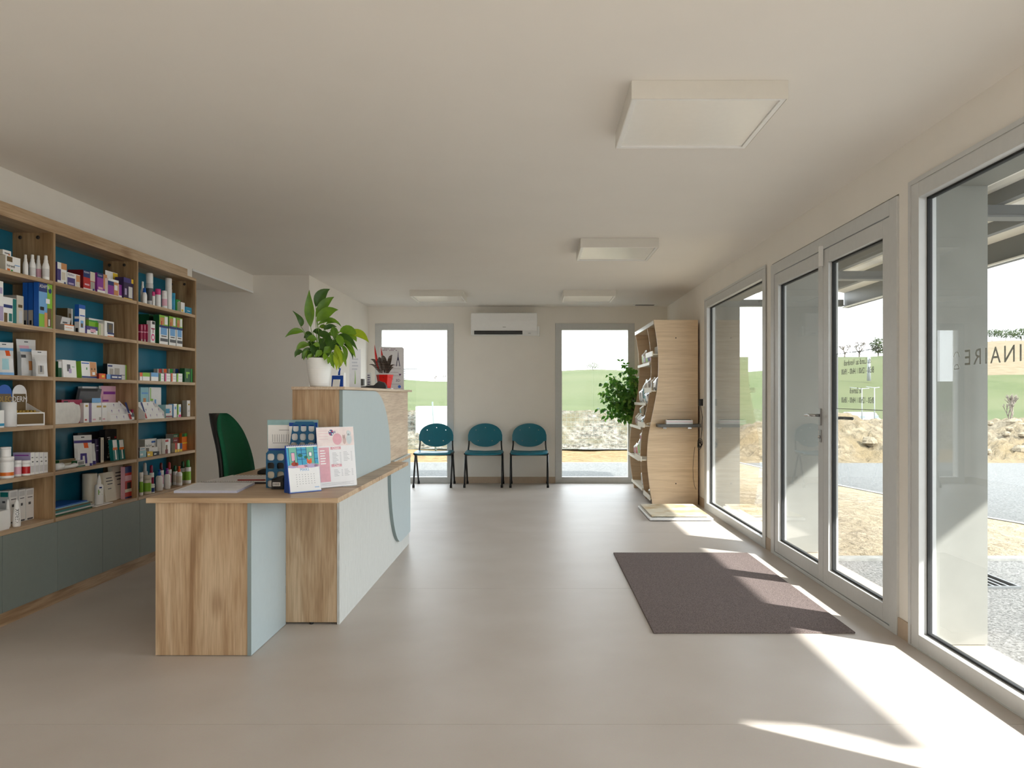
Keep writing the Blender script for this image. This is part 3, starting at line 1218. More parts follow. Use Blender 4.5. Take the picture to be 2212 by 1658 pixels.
def pbox(row, bay, p0, p1, py, depth, desc, col='W', side=None, bands=(), texts=(), X=-2.895, z=None, yaw=0.0, tilt=0.0, name='product_box', cat='box', top=None, pyref=0):
    """box whose front face (towards +x) spans pixels p0..p1 with its top at py (measured at p0, or at p1)"""
    p0, p1, X = fit(p0, p1, X, bay)
    y0, y1 = yof(p0, X), yof(p1, X)
    zb = SZ[row] if z is None else z
    yr = y1 if pyref else y0
    zt = EYE - (py - VY) * yr / FPX
    h = max(0.012, zt - zb)
    wd = y1 - y0
    X2 = max(X - depth, SB + 0.004)
    d = X - X2
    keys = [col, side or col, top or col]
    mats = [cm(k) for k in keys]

    def mi(k):
        if k not in keys:
            keys.append(k)
            mats.append(cm(k))
        return keys.index(k)
    mb = MB()
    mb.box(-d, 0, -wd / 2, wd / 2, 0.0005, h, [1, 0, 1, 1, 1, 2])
    e = 0.0006
    for k, b in enumerate(bands):
        u0, v0, u1, v1, kc = b[:5]
        v0 = max(v0, 0.002 / h)
        ee = e + 0.0002 * k
        if len(b) > 5 and b[5] == 's':      # printed on the near side (facing the camera)
            mb.quad((-d + u0 * d, -wd / 2 - ee, v0 * h), (-d + u1 * d, -wd / 2 - ee, v0 * h), (-d + u1 * d, -wd / 2 - ee, v1 * h), (-d + u0 * d, -wd / 2 - ee, v1 * h), mi(kc))
        elif len(b) > 5 and b[5] == 'c':    # disc
            cu_, cv = (u0 + u1) / 2, (v0 + v1) / 2
            ru = (u1 - u0) / 2 * wd
            n = 14
            mb.add([(ee, -wd / 2 + cu_ * wd + ru * math.cos(2 * math.pi * i / n), cv * h + ru * math.sin(2 * math.pi * i / n)) for i in range(n)], [tuple(range(n))], mi(kc))
        else:
            a0, a1 = -wd / 2 + u0 * wd, -wd / 2 + u1 * wd
            mb.quad((ee, a0, v0 * h), (ee, a1, v0 * h), (ee, a1, v1 * h), (ee, a0, v1 * h), mi(kc))
    for s, u, v, size, kc, al in texts:
        tb = text_mb(s, size, 0.0, al, 1.0, 0.9)
        tb.xf(basis(*FACE_X, (e + 0.0012, -wd / 2 + u * wd, v * h)))
        i = mi(kc)
        mb.add(tb.v, tb.f, i)
    if tilt:
        mb.xf(Matrix.Rotation(-tilt, 4, 'Y'))
        mn = min(p.z for p in mb.v)
        mb.shift((0, 0, 0.0005 - mn))
    o = mb.obj(name, mats, None, (X, (y0 + y1) / 2, zb), yaw)
    tag(o, shelf_label(desc, row, bay), cat, GRP)
    return o


def lathe_thing(row, bay, px, wpx, py, X, desc, prof, mats, name, cat, z=None):
    """prof: (radius fraction, height fraction, material index)"""
    p0, p1, X = fit(px - wpx / 2, px + wpx / 2, X, bay)
    px = (p0 + p1) / 2
    Y = yof(px, X)
    r = min(wpx * Y / FPX / 2 * 0.86, -2.842 - X if X < -2.86 else 1)
    Y = min(Y, UP[bay] - 0.0125 - r)
    if X + r > -2.842:
        X = -2.842 - r
    zb = SZ[row] if z is None else z
    h = EYE - (py - VY) * Y / FPX - zb
    mb = MB()
    mb.lathe([(max(0.0005, a * r), b * h + 0.0005, c_) for a, b, c_ in prof], 18)
    o = mb.obj(name, [cm(k, 0.35) for k in mats], None, (X, Y, zb))
    tag(o, shelf_label(desc, row, bay), cat, GRP)
    return o, h, r


P_SPRAY = [(0.9, 0, 0), (1, 0.03, 0), (1, 0.12, 0), (1, 0.45, 1), (1, 0.55, 0), (0.8, 0.66, 0), (0.62, 0.72, 0), (0.62, 0.80, 2), (0.5, 0.84, 2), (0.48, 0.98, 2), (0.40, 1.0, 2)]
P_CAN = [(0.94, 0, 0), (1, 0.02, 0), (1, 0.18, 0), (1, 0.55, 1), (1, 0.66, 0), (0.92, 0.70, 0), (0.92, 0.705, 2), (0.96, 0.71, 2), (0.96, 0.97, 2), (0.85, 1.0, 2)]
P_TUB = [(0.96, 0, 0), (1, 0.03, 0), (1, 0.14, 0), (1, 0.60, 1), (1, 0.74, 0), (0.93, 0.77, 0), (1.02, 0.775, 2), (1.02, 0.98, 2), (0.95, 1.0, 2)]
P_TUBO = [(0.96, 0, 0), (1, 0.03, 0), (1, 0.12, 0), (1, 0.28, 1), (1, 0.74, 0), (0.93, 0.77, 0), (1.02, 0.775, 2), (1.02, 0.98, 2), (0.95, 1.0, 2)]
P_KEROX = [(0.85, 0, 0), (1, 0.04, 0), (1, 0.30, 0), (0.92, 0.50, 1), (0.70, 0.70, 0), (0.60, 0.76, 0), (0.62, 0.77, 2), (0.55, 0.88, 2), (0.22, 0.98, 2), (0.05, 1.0, 2)]
P_PUMP = [(0.9, 0, 0), (1, 0.03, 0), (1, 0.16, 0), (1, 0.50, 1), (1, 0.62, 0), (0.75, 0.70, 0), (0.45, 0.72, 0), (0.45, 0.725, 2), (0.5, 0.74, 2), (0.5, 0.86, 2), (0.22, 0.87, 2), (0.22, 0.94, 2), (0.42, 0.95, 2), (0.42, 1.0, 2)]
P_CLEAR = [(0.9, 0, 0), (1, 0.03, 0), (1, 0.15, 0), (1, 0.52, 1), (1, 0.66, 0), (0.95, 0.70, 0), (0.6, 0.705, 2), (0.6, 0.80, 2), (0.55, 0.96, 2), (0.3, 1.0, 2)]
P_DRUM = [(0.98, 0, 0), (1, 0.02, 0), (1, 0.98, 0), (0.96, 1.0, 0)]


def pouch(row, bay, p0, p1, py, desc, col='GY', bands=(), X=-2.915, yaw=1.0, thick=0.05, lean=0.08, z=None, slot=True):
    Y = yof((p0 + p1) / 2, X)
    wd = (p1 - p0) * Y / FPX * 1.06
    hy = wd / 2 * math.sin(yaw) + thick / 2 * math.cos(yaw)
    Y = max(min(Y, UP[bay] - 0.012 - hy), UP[bay - 1] + 0.012 + hy)
    zb = SZ[row] if z is None else z
    h = EYE - (py - VY) * Y / FPX - zb
    mats = [cm(col, 0.32)]
    keys = [col]

    def mi(k):
        if k not in keys:
            keys.append(k)
            mats.append(cm(k, 0.32))
        return keys.index(k)
    mb = MB()
    nr, nc = 12, 8

    def th(u, v):
        side = max(0.0, 1 - (2 * u - 1) ** 4) ** 0.5
        vert = 1.0 if v < 0.55 else max(0.0, 1 - ((v - 0.55) / 0.29)) if v < 0.84 else 0.0
        return thick / 2 * side * vert * (0.92 + 0.08 * math.sin(9 * u + 14 * v)) + 0.0008
    F = lambda u, v, s: ((u - 0.5) * wd * (1 - 0.04 * math.sin(math.pi * v)), -s * th(u, v) + v * h * lean, v * h)
    for s in (1, -1):
        for i in range(nr):
            for j in range(nc):
                u0, u1, v0, v1 = j / nc, (j + 1) / nc, i / nr, (i + 1) / nr
                k = 0
                if s > 0:
                    for b in bands:
                        if b[0] <= (u0 + u1) / 2 <= b[2] and b[1] <= (v0 + v1) / 2 <= b[3]:
                            k = mi(b[4])
                q = [F(u0, v0, s), F(u1, v0, s), F(u1, v1, s), F(u0, v1, s)]
                mb.add(q if s > 0 else q[::-1], [(0, 1, 2, 3)], k, True)
    if slot:
        mb.box(-0.010, 0.010, -0.0025 + 0.93 * h * lean, -0.0012 + 0.93 * h * lean, 0.92 * h, 0.95 * h, mi('K'))
    o = mb.obj('product_pouch', mats, None, (X, Y, zb + 0.0008), yaw)
    tag(o, shelf_label(desc, row, bay), 'pouch', GRP)
    return o


# --- left bay, top shelf
pbox(5, 1, 12, 44, 550, 0.10, 'white box with orange and green marks under another', 'W', 'CR', ((0.1, 0.05, 0.3, 0.25, 'O'), (0.35, 0.08, 0.48, 0.22, 'G'), (0.08, 0.66, 0.45, 0.95, 'BR'), (0.6, 0.5, 0.95, 0.55, 'SK'), (0.2, 0.2, 0.6, 0.5, 'GL', 's')),
     (('Vetramil', 0.04, 0.42, 0.022, 'K', 'LEFT'),))
z2 = EYE - (550 - VY) * yof(12, -2.895) / FPX
pbox(5, 1, 6, 24, 538, 0.08, 'small white box stacked on the orange marked box', 'W', 'CR', ((0.2, 0.3, 0.8, 0.5, 'DGY'), (0.65, 0.05, 0.85, 0.3, 'O')), (), X=-2.90, z=z2 + 0.0005)
for k, (px, wd, py, d) in enumerate(((55, 12, 550, 'white spray bottle, leftmost of four'), (70, 15, 550, 'white tapered spray bottle, second of four'), (83, 13, 552, 'white spray bottle with pink base, third of four'),
                                      (99, 16, 552, 'white spray bottle with grey label beside the upright'))):
    lathe_thing(5, 1, px, wd, py, -2.905 - 0.02 * (k == 2), d, P_SPRAY, ['W', ('W', 'GY', 'LP', 'GY')[k], 'W'], 'spray_bottle', 'bottle')
# second shelf
pbox(4, 1, -12, 7, 604, 0.10, 'tall white and lavender box at the picture edge', 'W', 'W', ((0.0, 0.05, 1, 0.4, 'LV'), (0.4, 0.7, 0.9, 0.85, 'LV')))
pbox(4, 1, 7, 35, 640, 0.10, 'white box with teal end and dark picture', 'W', 'CR', ((0.02, 0.6, 0.7, 0.72, 'DB'), (0.72, 0.0, 1, 0.98, 'TL'), (0.05, 0.05, 0.3, 0.4, 'BR'), (0.42, 0.1, 0.66, 0.4, 'TL')), X=-2.895)
pbox(4, 1, 36, 51, 637, 0.09, 'beige box with brown printed side', 'CR', 'N', ((0.2, 0.6, 0.8, 0.7, 'BR'), (0.3, 0.1, 0.8, 0.5, 'GY'), (0.1, 0.1, 0.9, 0.7, 'BR', 's')), X=-2.915)
for k, xx in enumerate((-2.988, -2.956)):
    pbox(4, 1, (59.5, 71.5)[k], (81.2, 93.2)[k], 610, 0.028, ('blue and grey box hindmost behind the puppy picture box', 'blue and grey box directly behind the puppy picture box')[k], 'B', 'B', ((0, 0, 1, 0.38, 'N', 's'), (0.3, 0.05, 0.7, 0.15, 'K', 's')), X=(-2.922, -2.889)[k])
pbox(4, 1, 86, 114.6, 609, 0.0295, 'green and blue box with puppy picture', 'SK', 'B', ((0, 0.80, 0.62, 1, 'DB'), (0, 0, 1, 0.30, 'LG'), (0.62, 0.3, 1, 1, 'LG'), (0.70, 0.75, 0.95, 0.95, 'DB', 'c'), (0.40, 0.0, 0.62, 0.34, 'CAT'), (0.62, 0.02, 0.95, 0.45, 'BR'), (0.7, 0.05, 0.8, 0.2, 'W'), (0.5, 0.55, 0.8, 0.66, 'W'), (0.08, 0.38, 0.36, 0.46, 'K')),
     (('ADAPTIL', 0.03, 0.92, 0.026, 'W', 'LEFT'),), X=-2.850)
# third shelf
pouch(3, 1, -6, 28, 739, 'shiny white pouch at the picture edge', 'GY', ((0, 0.74, 1, 0.82, 'SK'), (0.55, 0.6, 0.8, 0.72, 'OR'), (0.1, 0.0, 1, 0.08, 'SK'), (0.3, 0.2, 0.6, 0.5, 'LT')), yaw=1.0)
pouch(3, 1, 41, 77, 733, 'large shiny white pouch with brown picture', 'GY', ((0.45, 0.2, 0.78, 0.42, 'CAT'), (0.1, 0.68, 0.8, 0.74, 'SK'), (0.12, 0.5, 0.38, 0.62, 'DGY'), (0.1, 0.76, 0.6, 0.8, 'LP')), yaw=1.0, X=-2.955)
pouch(3, 1, 78, 107, 757, 'smaller silver white pouch beside the upright', 'GY', ((0.1, 0.55, 0.9, 0.62, 'SK'), (0.3, 0.1, 0.65, 0.42, 'N'), (0.42, 0.15, 0.55, 0.38, 'DGY'), (0.1, 0.72, 0.6, 0.78, 'LP')), X=-2.885, yaw=1.0)
# fourth shelf: round display and card display
lathe_thing(2, 1, 18, 36, 868, -2.895, 'round white drum beside the brown display tray', P_DRUM, ['GY', 'GY', 'GY'], 'drum', 'drum')
pbox(2, 1, -6, 9, 886, 0.03, 'small white leaflet box with teal stripe', 'W', 'W', ((0, 0.1, 1, 0.25, 'T'),), X=-2.852)
t = thing('counter_display', shelf_label('brown cardboard display tray with tall rounded headers', 2, 1), 'display tray', (-2.935, 4.405, SZ[2] + 0.0005), -0.3)
hw = 0.09
mb = MB()
mb.box(-0.082, 0.055, -hw, hw, 0, 0.004)
mb.box(0.052, 0.055, -hw, hw, 0.004, 0.075)
for s in (-1, 1):
    mb.prism([(-0.082, 0.004), (0.052, 0.004), (0.052, 0.070), (-0.082, 0.13)], 'y', s * hw - (0.003 if s > 0 else 0), s * hw + (0.003 if s < 0 else 0))
mb.obj('tray', M_PAPER, t)
mb = MB()
mb.quad((0.0562, -hw + 0.008, 0.010), (0.0562, hw - 0.008, 0.010), (0.0562, hw - 0.008, 0.068), (0.0562, -hw + 0.008, 0.068))
mb.obj('front_print', cm('BR'), t)
for k, (a, b, mk) in enumerate(((-hw, -0.002, 'B'), (0.002, hw, 'W'))):
    c_ = (a + b) / 2
    r_ = (b - a) / 2
    pts = [(a, 0.004), (b, 0.004), (b, 0.185)] + [(c_ + r_ * math.cos(an), 0.185 + 0.05 * math.sin(an)) for an in [math.pi * i / 12 for i in range(1, 12)]] + [(a, 0.185)]
    mb = MB()
    mb.prism(pts, 'x', -0.086, -0.083)
    hd = mb.obj('header', cm('W') if k else cm('B'), t)
    mb = MB()
    mb.quad((-0.0822, a + 0.006, 0.02), (-0.0822, b - 0.006, 0.02), (-0.0822, b - 0.006, 0.182), (-0.0822, a + 0.006, 0.182))
    mb.obj('header_print', cm('BR'), hd)
    tb = text_mb('OLEO' if k == 0 else 'DERM', 0.046, 0.0003, 'CENTER', 1.0, 0.78)
    tb.xf(basis(*FACE_X, (-0.0815, c_, 0.150)))
    tb.obj('lettering', cm('W' if k else 'GL'), hd)
for k in range(2):
    mb = MB()
    for i in range(3):
        for j in range(4):
            mb.tube([(-0.055 + i * 0.025 - 0.006, -hw + 0.03 + k * hw + j * 0.022, 0.082 + 0.0), (-0.055 + i * 0.025 + 0.006, -hw + 0.03 + k * hw + j * 0.022, 0.082)], 0.006, 6)
    mb.box(-0.07, 0.02, -hw + 0.02 + k * hw, -hw + 0.106 + k * hw, 0.004, 0.078)
    mb.obj('capsule_pack', cm('GL', 0.25), t)
# fifth shelf
lathe_thing(1, 1, 14, 32, 986, -2.885, 'large white tub with orange label', P_TUBO, ['W', 'O', 'W'], 'supplement_tub', 'tub')
zt = EYE - (986 - VY) * yof(14, -2.885) / FPX
lathe_thing(1, 1, 12, 24, 965, -2.885, 'white tub stacked on the large tub', P_TUB, ['W', 'W', 'W'], 'supplement_tub', 'tub', z=zt + 0.0008)
mb = MB()
mb.quad((0, -0.035, 0.02), (0, 0.035, 0.02), (0, 0.035, 0.038), (0, -0.035, 0.038))
lathe_thing(1, 1, 38, 17, 994, -2.885, 'small white tub with red label, left of two', P_TUB, ['W', 'LP', 'W'], 'supplement_tub', 'tub')
lathe_thing(1, 1, 56, 19, 994, -2.868, 'small white tub with red label, right of two', P_TUB, ['W', 'R', 'W'], 'supplement_tub', 'tub')
for k in range(4):
    px0 = 66 + k * 9.5
    pbox(1, 1, px0, px0 + 9.0, 977, 0.10, ('lavender white carton, first of four', 'lavender white carton, second of four', 'lavender white carton, third of four', 'lavender white carton nearest the upright')[k], 'W', 'LV',
         ((0.1, 0.1, 0.9, 0.4, 'GY'), (0.3, 0.55, 0.7, 0.6, 'DGY'), (0.2, 0.75, 0.6, 0.78, 'DGY'), (0.1, 0.85, 0.9, 0.9, 'V', 's'), (0.3, 0.5, 0.7, 0.6, 'LP', 's')), X=-2.860)
# bottom shelf
for k, (a, b) in enumerate(((20, 38), (40, 55), (56, 73))):
    pbox(0, 1, a, b, 1060 - k * 2, 0.055, ('tall grey and white carton, left of three', 'tall grey and white carton, middle of three', 'tall white carton, right of three')[k], 'W', 'GY',
         ((0.1, 0.8, 0.9, 0.95, 'GY'), (0.2, 0.72, 0.8, 0.74, 'K'), (0.3, 0.5, 0.6, 0.58, 'DGY'), (0.1, 0.82, 0.9, 0.96, 'TL', 's'), (0.3, 0.64, 0.6, 0.70, 'DGY', 's'), (0.15, 0.02, 0.85, 0.07, 'DGY')), X=-2.955)
lathe_thing(0, 1, 17, 12, 1078, -2.90, 'slim white dropper bottle behind the other', P_KEROX, ['W', 'W', 'W'], 'dropper_bottle', 'bottle')
o, h, r = lathe_thing(0, 1, 36, 18, 1078, -2.868, 'white dropper bottle in front of the grey cartons', P_KEROX, ['W', 'W', 'W'], 'dropper_bottle', 'bottle')
tb = text_mb('KEROX', 0.026, 0.0004, 'LEFT', 1.0, 0.95)
a_ = -0.75
tb.v = [Vector((r * 1.01 * math.cos(a_ - p.y / r), r * 1.01 * math.sin(a_ - p.y / r), 0.02 + p.x)) for p in tb.v]
tb.obj('lettering', M_BLACK, o)
Yt = yof(2, -2.86)
t = thing('sample_tray', shelf_label('open white carton tray with green sample at the picture edge', 0, 1), 'tray', (-2.86, 4.10, SZ[0] + 0.0005))
mb = MB()
for b in ((-0.14, -0.002, -0.10, 0.08, 0, 0.003), (-0.004, 0, -0.10, 0.08, 0.003, 0.105), (-0.14, -0.137, -0.10, 0.08, 0.003, 0.14), (-0.137, -0.004, 0.077, 0.08, 0.003, 0.105), (-0.137, -0.004, -0.10, -0.097, 0.003, 0.105)):
    mb.box(*b)
mb.obj('tray', M_PAPER, t)
mb = MB()
mb.lathe([(0.022, 0), (0.026, 0.02), (0.022, 0.10), (0.012, 0.14), (0.004, 0.155)], 12, 0, (-0.06, 0.0, 0.003))
mb.obj('sample_bottle', cm('DG'), t)

# --- middle bay, top shelf
pbox(5, 2, 124, 144, 565, 0.06, 'white and purple box with cat and dog picture', 'W', 'P', ((0, 0.2, 0.36, 0.7, 'P'), (0.4, 0.72, 1, 1, 'CAT'), (0.45, 0.25, 0.85, 0.6, 'CR'), (0.7, 0.05, 0.9, 0.18, 'DB', 'c')))
pbox(5, 2, 145, 173, 587, 0.10, 'low white and purple box with yellow corner', 'W', 'W', ((0.02, 0.14, 0.60, 0.66, 'P'), (0.1, 0.2, 0.5, 0.32, 'LV'), (0.68, 0.25, 0.98, 0.95, 'CAT'), (0.7, 0.0, 0.95, 0.5, 'CR')), (('FELIWAY', 0.05, 0.84, 0.018, 'P', 'LEFT'),), top='Y')
pbox(5, 2, 180, 205, 582, 0.10, 'red box with white cat picture', 'R', 'DR', ((0, 0.66, 0.58, 1.0, 'DB'), (0.58, 0.55, 1, 1, 'CR'), (0.6, 0.15, 0.98, 0.52, 'N'), (0, 0, 1, 0.14, 'W'), (0.1, 0.28, 0.5, 0.36, 'LP'), (0.78, 0.03, 0.95, 0.2, 'DB', 'c')), (('FELIWAY', 0.03, 0.9, 0.017, 'W', 'LEFT'),))
pbox(5, 2, 210, 231, 588, 0.08, 'purple and white box between red box and blister pack', 'V', 'V', ((0, 0.78, 0.6, 1, 'DB'), (0.62, 0.3, 1, 1, 'CAT'), (0, 0, 1, 0.2, 'W'), (0.1, 0.24, 0.55, 0.34, 'LP')), (('FELIWAY', 0.04, 0.88, 0.015, 'W', 'LEFT'),))
pbox(5, 2, 233, 256, 600, 0.05, 'purple box with cat picture under a hanging header', 'V', 'W', ((0, 0.62, 0.55, 0.86, 'DB'), (0.55, 0.0, 1, 0.86, 'CAT'), (0, 0, 1, 0.1, 'W'), (0.6, 0.4, 0.9, 0.7, 'W'), (0, 0.86, 1, 1, 'W')), X=-2.875)
t_ = pbox(5, 2, 228, 254, 583, 0.003, 'white and yellow rounded hanging header card', 'W', 'W', ((0.6, 0.45, 1, 0.98, 'Y'), (0.35, 0.6, 0.6, 0.68, 'K'), (0.05, 0.0, 0.5, 0.3, 'P')), X=-2.935, cat='card', name='header_card')
pbox(5, 2, 257, 263, 614, 0.03, 'narrow purple strip box beside the header', 'V', 'W', ((0, 0, 1, 0.2, 'W'),), X=-2.87)
pbox(5, 2, 267, 288, 598, 0.06, 'dark purple pack with clear window at the upright', 'DP', 'DP', ((0.5, 0.1, 0.9, 0.62, 'GY'), (0, 0.78, 1, 1, 'P'), (0.78, 0.8, 1, 1, 'Y'), (0.0, 0.0, 0.9, 0.06, 'Y'), (0.1, 0.2, 0.3, 0.5, 'LV')), X=-2.86)
# second shelf
pbox(4, 2, 146, 157, 665, 0.07, 'tall beige carton at the back', 'N', 'BR', ((0.2, 0.3, 0.8, 0.8, 'BR'), (0.7, 0, 1, 1, 'W')), X=-2.985)
pbox(4, 2, 126, 146, 683, 0.07, 'open white carton leaning left of the others', 'GY', 'N', ((0.2, 0.6, 0.7, 0.7, 'DGY'), (0.0, 0.0, 0.4, 0.4, 'LG')), X=-2.93, tilt=-0.25)
pbox(4, 2, 139, 160, 699, 0.06, 'small white box with orange top edge', 'W', 'N', ((0, 0.85, 1, 1.0, 'O'), (0.1, 0.5, 0.8, 0.56, 'O')), X=-2.868)
pbox(4, 2, 171, 184, 657, 0.028, 'tall blue and white box with open blue flap', 'W', 'B', ((0, 0.86, 1, 1.0, 'B'), (0.2, 0.2, 0.7, 0.45, 'SK'), (0.25, 0.22, 0.6, 0.35, 'BR'), (0.1, 0.6, 0.9, 0.64, 'B'), (0, 0, 1, 0.4, 'GY', 's'), (0.2, 0.03, 0.8, 0.18, 'K', 's'), (0, 0.5, 1, 0.58, 'W', 's')), X=-2.88)
pbox(4, 2, 188, 211, 703, 0.05, 'small white box with purple band', 'W', 'P', ((0, 0.55, 1, 1, 'P'), (0.3, 0.3, 0.8, 0.7, 'LP'), (0.35, 0.2, 0.6, 0.3, 'K')), X=-2.868)
pbox(4, 2, 192, 211, 690, 0.02, 'lime green card standing behind the purple banded box', 'LG', 'LG', ((0, 0.9, 1, 1, 'G'),), X=-2.915)
pbox(4, 2, 213, 224, 697, 0.02, 'pale green booklet leaning beside the lime card', 'CR', 'LG', ((0.2, 0.1, 0.3, 0.9, 'LG'),), X=-2.895)
pbox(4, 2, 226, 246, 692, 0.10, 'white carton with dark cat picture and orange base', 'W', 'GY', ((0.25, 0.3, 0.9, 0.9, 'DGY'), (0.3, 0.2, 1, 0.3, 'DB'), (0.3, 0.0, 1, 0.10, 'O'), (0.45, 0.5, 0.75, 0.8, 'BR')), X=-2.885)
pbox(4, 2, 192, 238, 686, 0.03, 'long white carton lying behind the green card', 'W', 'N', ((0.05, 0.7, 0.6, 0.8, 'DGY'), (0.7, 0.5, 0.8, 0.8, 'BR')), X=-2.985)
# third shelf
pbox(3, 2, 126, 133, 780, 0.05, 'dark green and grey box beside the upright', 'GY', 'DG', ((0.0, 0, 1, 0.6, 'DG'),), X=-2.90)
pbox(3, 2, 137, 166, 777, 0.035, 'white box with grey hand picture', 'W', 'W', ((0.3, 0.35, 0.55, 0.75, 'DGY'), (0.42, 0.25, 0.62, 0.5, 'LV'), (0.65, 0.6, 0.85, 0.63, 'G')), X=-2.89, tilt=0.06)
pbox(3, 2, 177, 210, 780, 0.035, 'white box with ginger cat face', 'W', 'LG', ((0.55, 0.12, 0.98, 0.98, 'CAT'), (0, 0, 1, 0.12, 'DB'), (0.02, 0.86, 0.5, 0.92, 'B'), (0.62, 0.5, 0.7, 0.62, 'BR'), (0.82, 0.5, 0.9, 0.62, 'BR'), (0.68, 0.2, 0.86, 0.38, 'W'), (0.3, 0.5, 0.36, 0.64, 'G')), X=-2.885, tilt=0.06)
pbox(3, 2, 214, 228, 806, 0.06, 'low orange carton', 'OR', 'DR', ((0.4, 0.3, 0.8, 0.7, 'Y'),), X=-2.87)
pbox(3, 2, 230, 263, 808, 0.06, 'low dark blue carton with white writing', 'DB', 'DR', ((0.0, 0, 0.25, 1, 'SK'), (0.35, 0.35, 0.7, 0.65, 'W'), (0.76, 0.35, 0.95, 0.65, 'W')), X=-2.87, top='DR')
pbox(3, 2, 232, 273, 785, 0.03, 'grey printed box with green edge', 'GY', 'K', ((0.02, 0.82, 0.25, 0.92, 'DB'), (0.1, 0.2, 0.3, 0.7, 'N'), (0.36, 0.2, 0.62, 0.75, 'N'), (0.94, 0, 1, 1, 'LG'), (0.68, 0.3, 0.9, 0.34, 'DGY')), X=-2.935)
# fourth shelf
pbox(2, 2, 218, 250, 833, 0.016, 'pink box with white bottle picture', 'LP', 'W', ((0.1, 0.55, 0.5, 0.7, 'V'), (0.12, 0.60, 0.5, 0.72, 'LP'), (0.42, 0.08, 0.66, 0.5, 'W'), (0.66, 0.24, 0.96, 0.34, 'W'), (0.66, 0.08, 0.96, 0.18, 'PK'), (0.15, 0.76, 0.95, 0.84, 'V')), X=-2.99)
pbox(2, 2, 178, 216, 834, 0.03, 'large grey carton behind the dark folded flap', 'GY', 'GY', (), X=-3.02)
pbox(2, 2, 160, 206, 838, 0.02, 'dark grey folded carton flap leaning back', 'DGY', 'DGY', ((0, 0.93, 0.8, 1, 'K'), (0.86, 0, 1, 0.5, 'DG')), X=-2.955, tilt=-0.2)
pbox(2, 2, 133, 177, 863, 0.03, 'red floral carton behind the white disc', 'M', 'DR', ((0.1, 0.7, 0.3, 0.95, 'K'), (0.4, 0.7, 0.6, 0.9, 'LP'), (0.85, 0.4, 0.98, 0.7, 'Y')), X=-2.90)
Yd = yof(150, -2.865)
mb = MB()
cpts = [(-0.13, 0.0), (0.095, 0.0)] + [(0.095 + 0.03 * math.sin(a), 0.06 - 0.06 * math.cos(a)) for a in [math.pi * i / 8 for i in range(1, 8)]] + [(0.08, 0.118), (0.05, 0.13), (-0.13, 0.13)]
mb.prism(cpts, 'x', -0.006, 0.0)
mb.quad((0.0005, -0.10, 0.03), (0.0005, -0.05, 0.03), (0.0005, -0.05, 0.033), (0.0005, -0.10, 0.033))
o = mb.obj('cardboard_disc', pm((226, 222, 214), 0.7), None, (-2.862, 4.715, SZ[2] + 0.0005))
tag(o, shelf_label('rounded off-white cardboard flap lying at the front', 2, 2), 'card', GRP)
pbox(2, 2, 181, 192, 870, 0.04, 'white carton with red mark, left of three', 'W', 'GY', ((0.2, 0.1, 0.6, 0.18, 'R'), (0.3, 0.8, 0.8, 0.9, 'GL')), X=-2.875)
pbox(2, 2, 198, 219, 870, 0.05, 'white carton with raised blue flap', 'W', 'LV', ((0.1, 0.1, 0.4, 0.18, 'LP'), (0.5, 0.76, 0.98, 0.86, 'GL'), (0.75, 0.1, 0.95, 0.25, 'N')), X=-2.87)
zf = EYE - (870 - VY) * yof(198, -2.87) / FPX
pbox(2, 2, 199, 218, 859.5, 0.002, 'pale blue open flap above the white carton', 'SK', 'SK', (), X=-2.872, z=zf + 0.0007, name='carton_flap', cat='flap')
pbox(2, 2, 220.5, 231, 870, 0.05, 'white carton with red mark, right of three', 'W', 'W', ((0.1, 0.1, 0.6, 0.18, 'LP'), (0.2, 0.76, 0.8, 0.86, 'GL')), X=-2.87)


RACK_X = -2.868


def card_rack(row, bay, p0, p1, desc, flip=False):
    X = RACK_X
    a, b = yof(p0, X), yof(p1, X)
    a, b = max(a, UP[bay - 1] + 0.015), min(b, UP[bay] - 0.015)
    t = thing('card_rack', shelf_label(desc, row, bay), 'rack', (X, (a + b) / 2, SZ[row] + 0.0005))
    hw = (b - a) / 2
    mb = MB()
    mb.box(-0.075, 0.02, -hw, hw, 0, 0.003)
    mb.obj('base', M_PAPER, t)
    for k, (x, z0, z1) in enumerate(((0.012, 0.003, 0.045), (-0.022, 0.045, 0.085), (-0.058, 0.085, 0.125))):
        mb = MB()
        mb.prism([(x, z0 if k else 0.003), (x + 0.003, z0 if k else 0.003), (x - 0.012, z1), (x - 0.015, z1)], 'y', -hw + 0.002, hw - 0.002)
        mb.obj('tier', M_PAPER, t)
        for j in range(4):
            yy = -hw + 0.003 + (2 * hw - 0.006) * j / 3 - 0.0006
            mb = MB()
            mb.box(x - 0.02, x - 0.0005, yy, yy + 0.0012, max(0.003, z0), z0 + 0.03)
            mb.obj('divider', cm('LV'), t)
    for s in (-1, 1):
        mb = MB()
        y_ = s * hw
        mb.prism([(-0.08, 0.003), (0.02, 0.003), (0.016, 0.05), (-0.074, 0.135), (-0.08, 0.135)], 'y', min(y_, y_ - s * 0.002), max(y_, y_ - s * 0.002))
        mb.obj('side', M_PAPER, t)
    e_ = -hw + 0.018 if flip else hw - 0.018
    for k, (cc, z0, z1) in enumerate((('DB', 0.05, 0.125), ('R', 0.006, 0.045))):
        mb = MB()
        mb.quad((0.022 - z0 * 0.33, e_ - 0.012, z0), (0.022 - z0 * 0.33, e_ + 0.012, z0), (0.022 - z1 * 0.33, e_ + 0.012, z1), (0.022 - z1 * 0.33, e_ - 0.012, z1))
        mb.obj('price_strip', cm(cc), t)


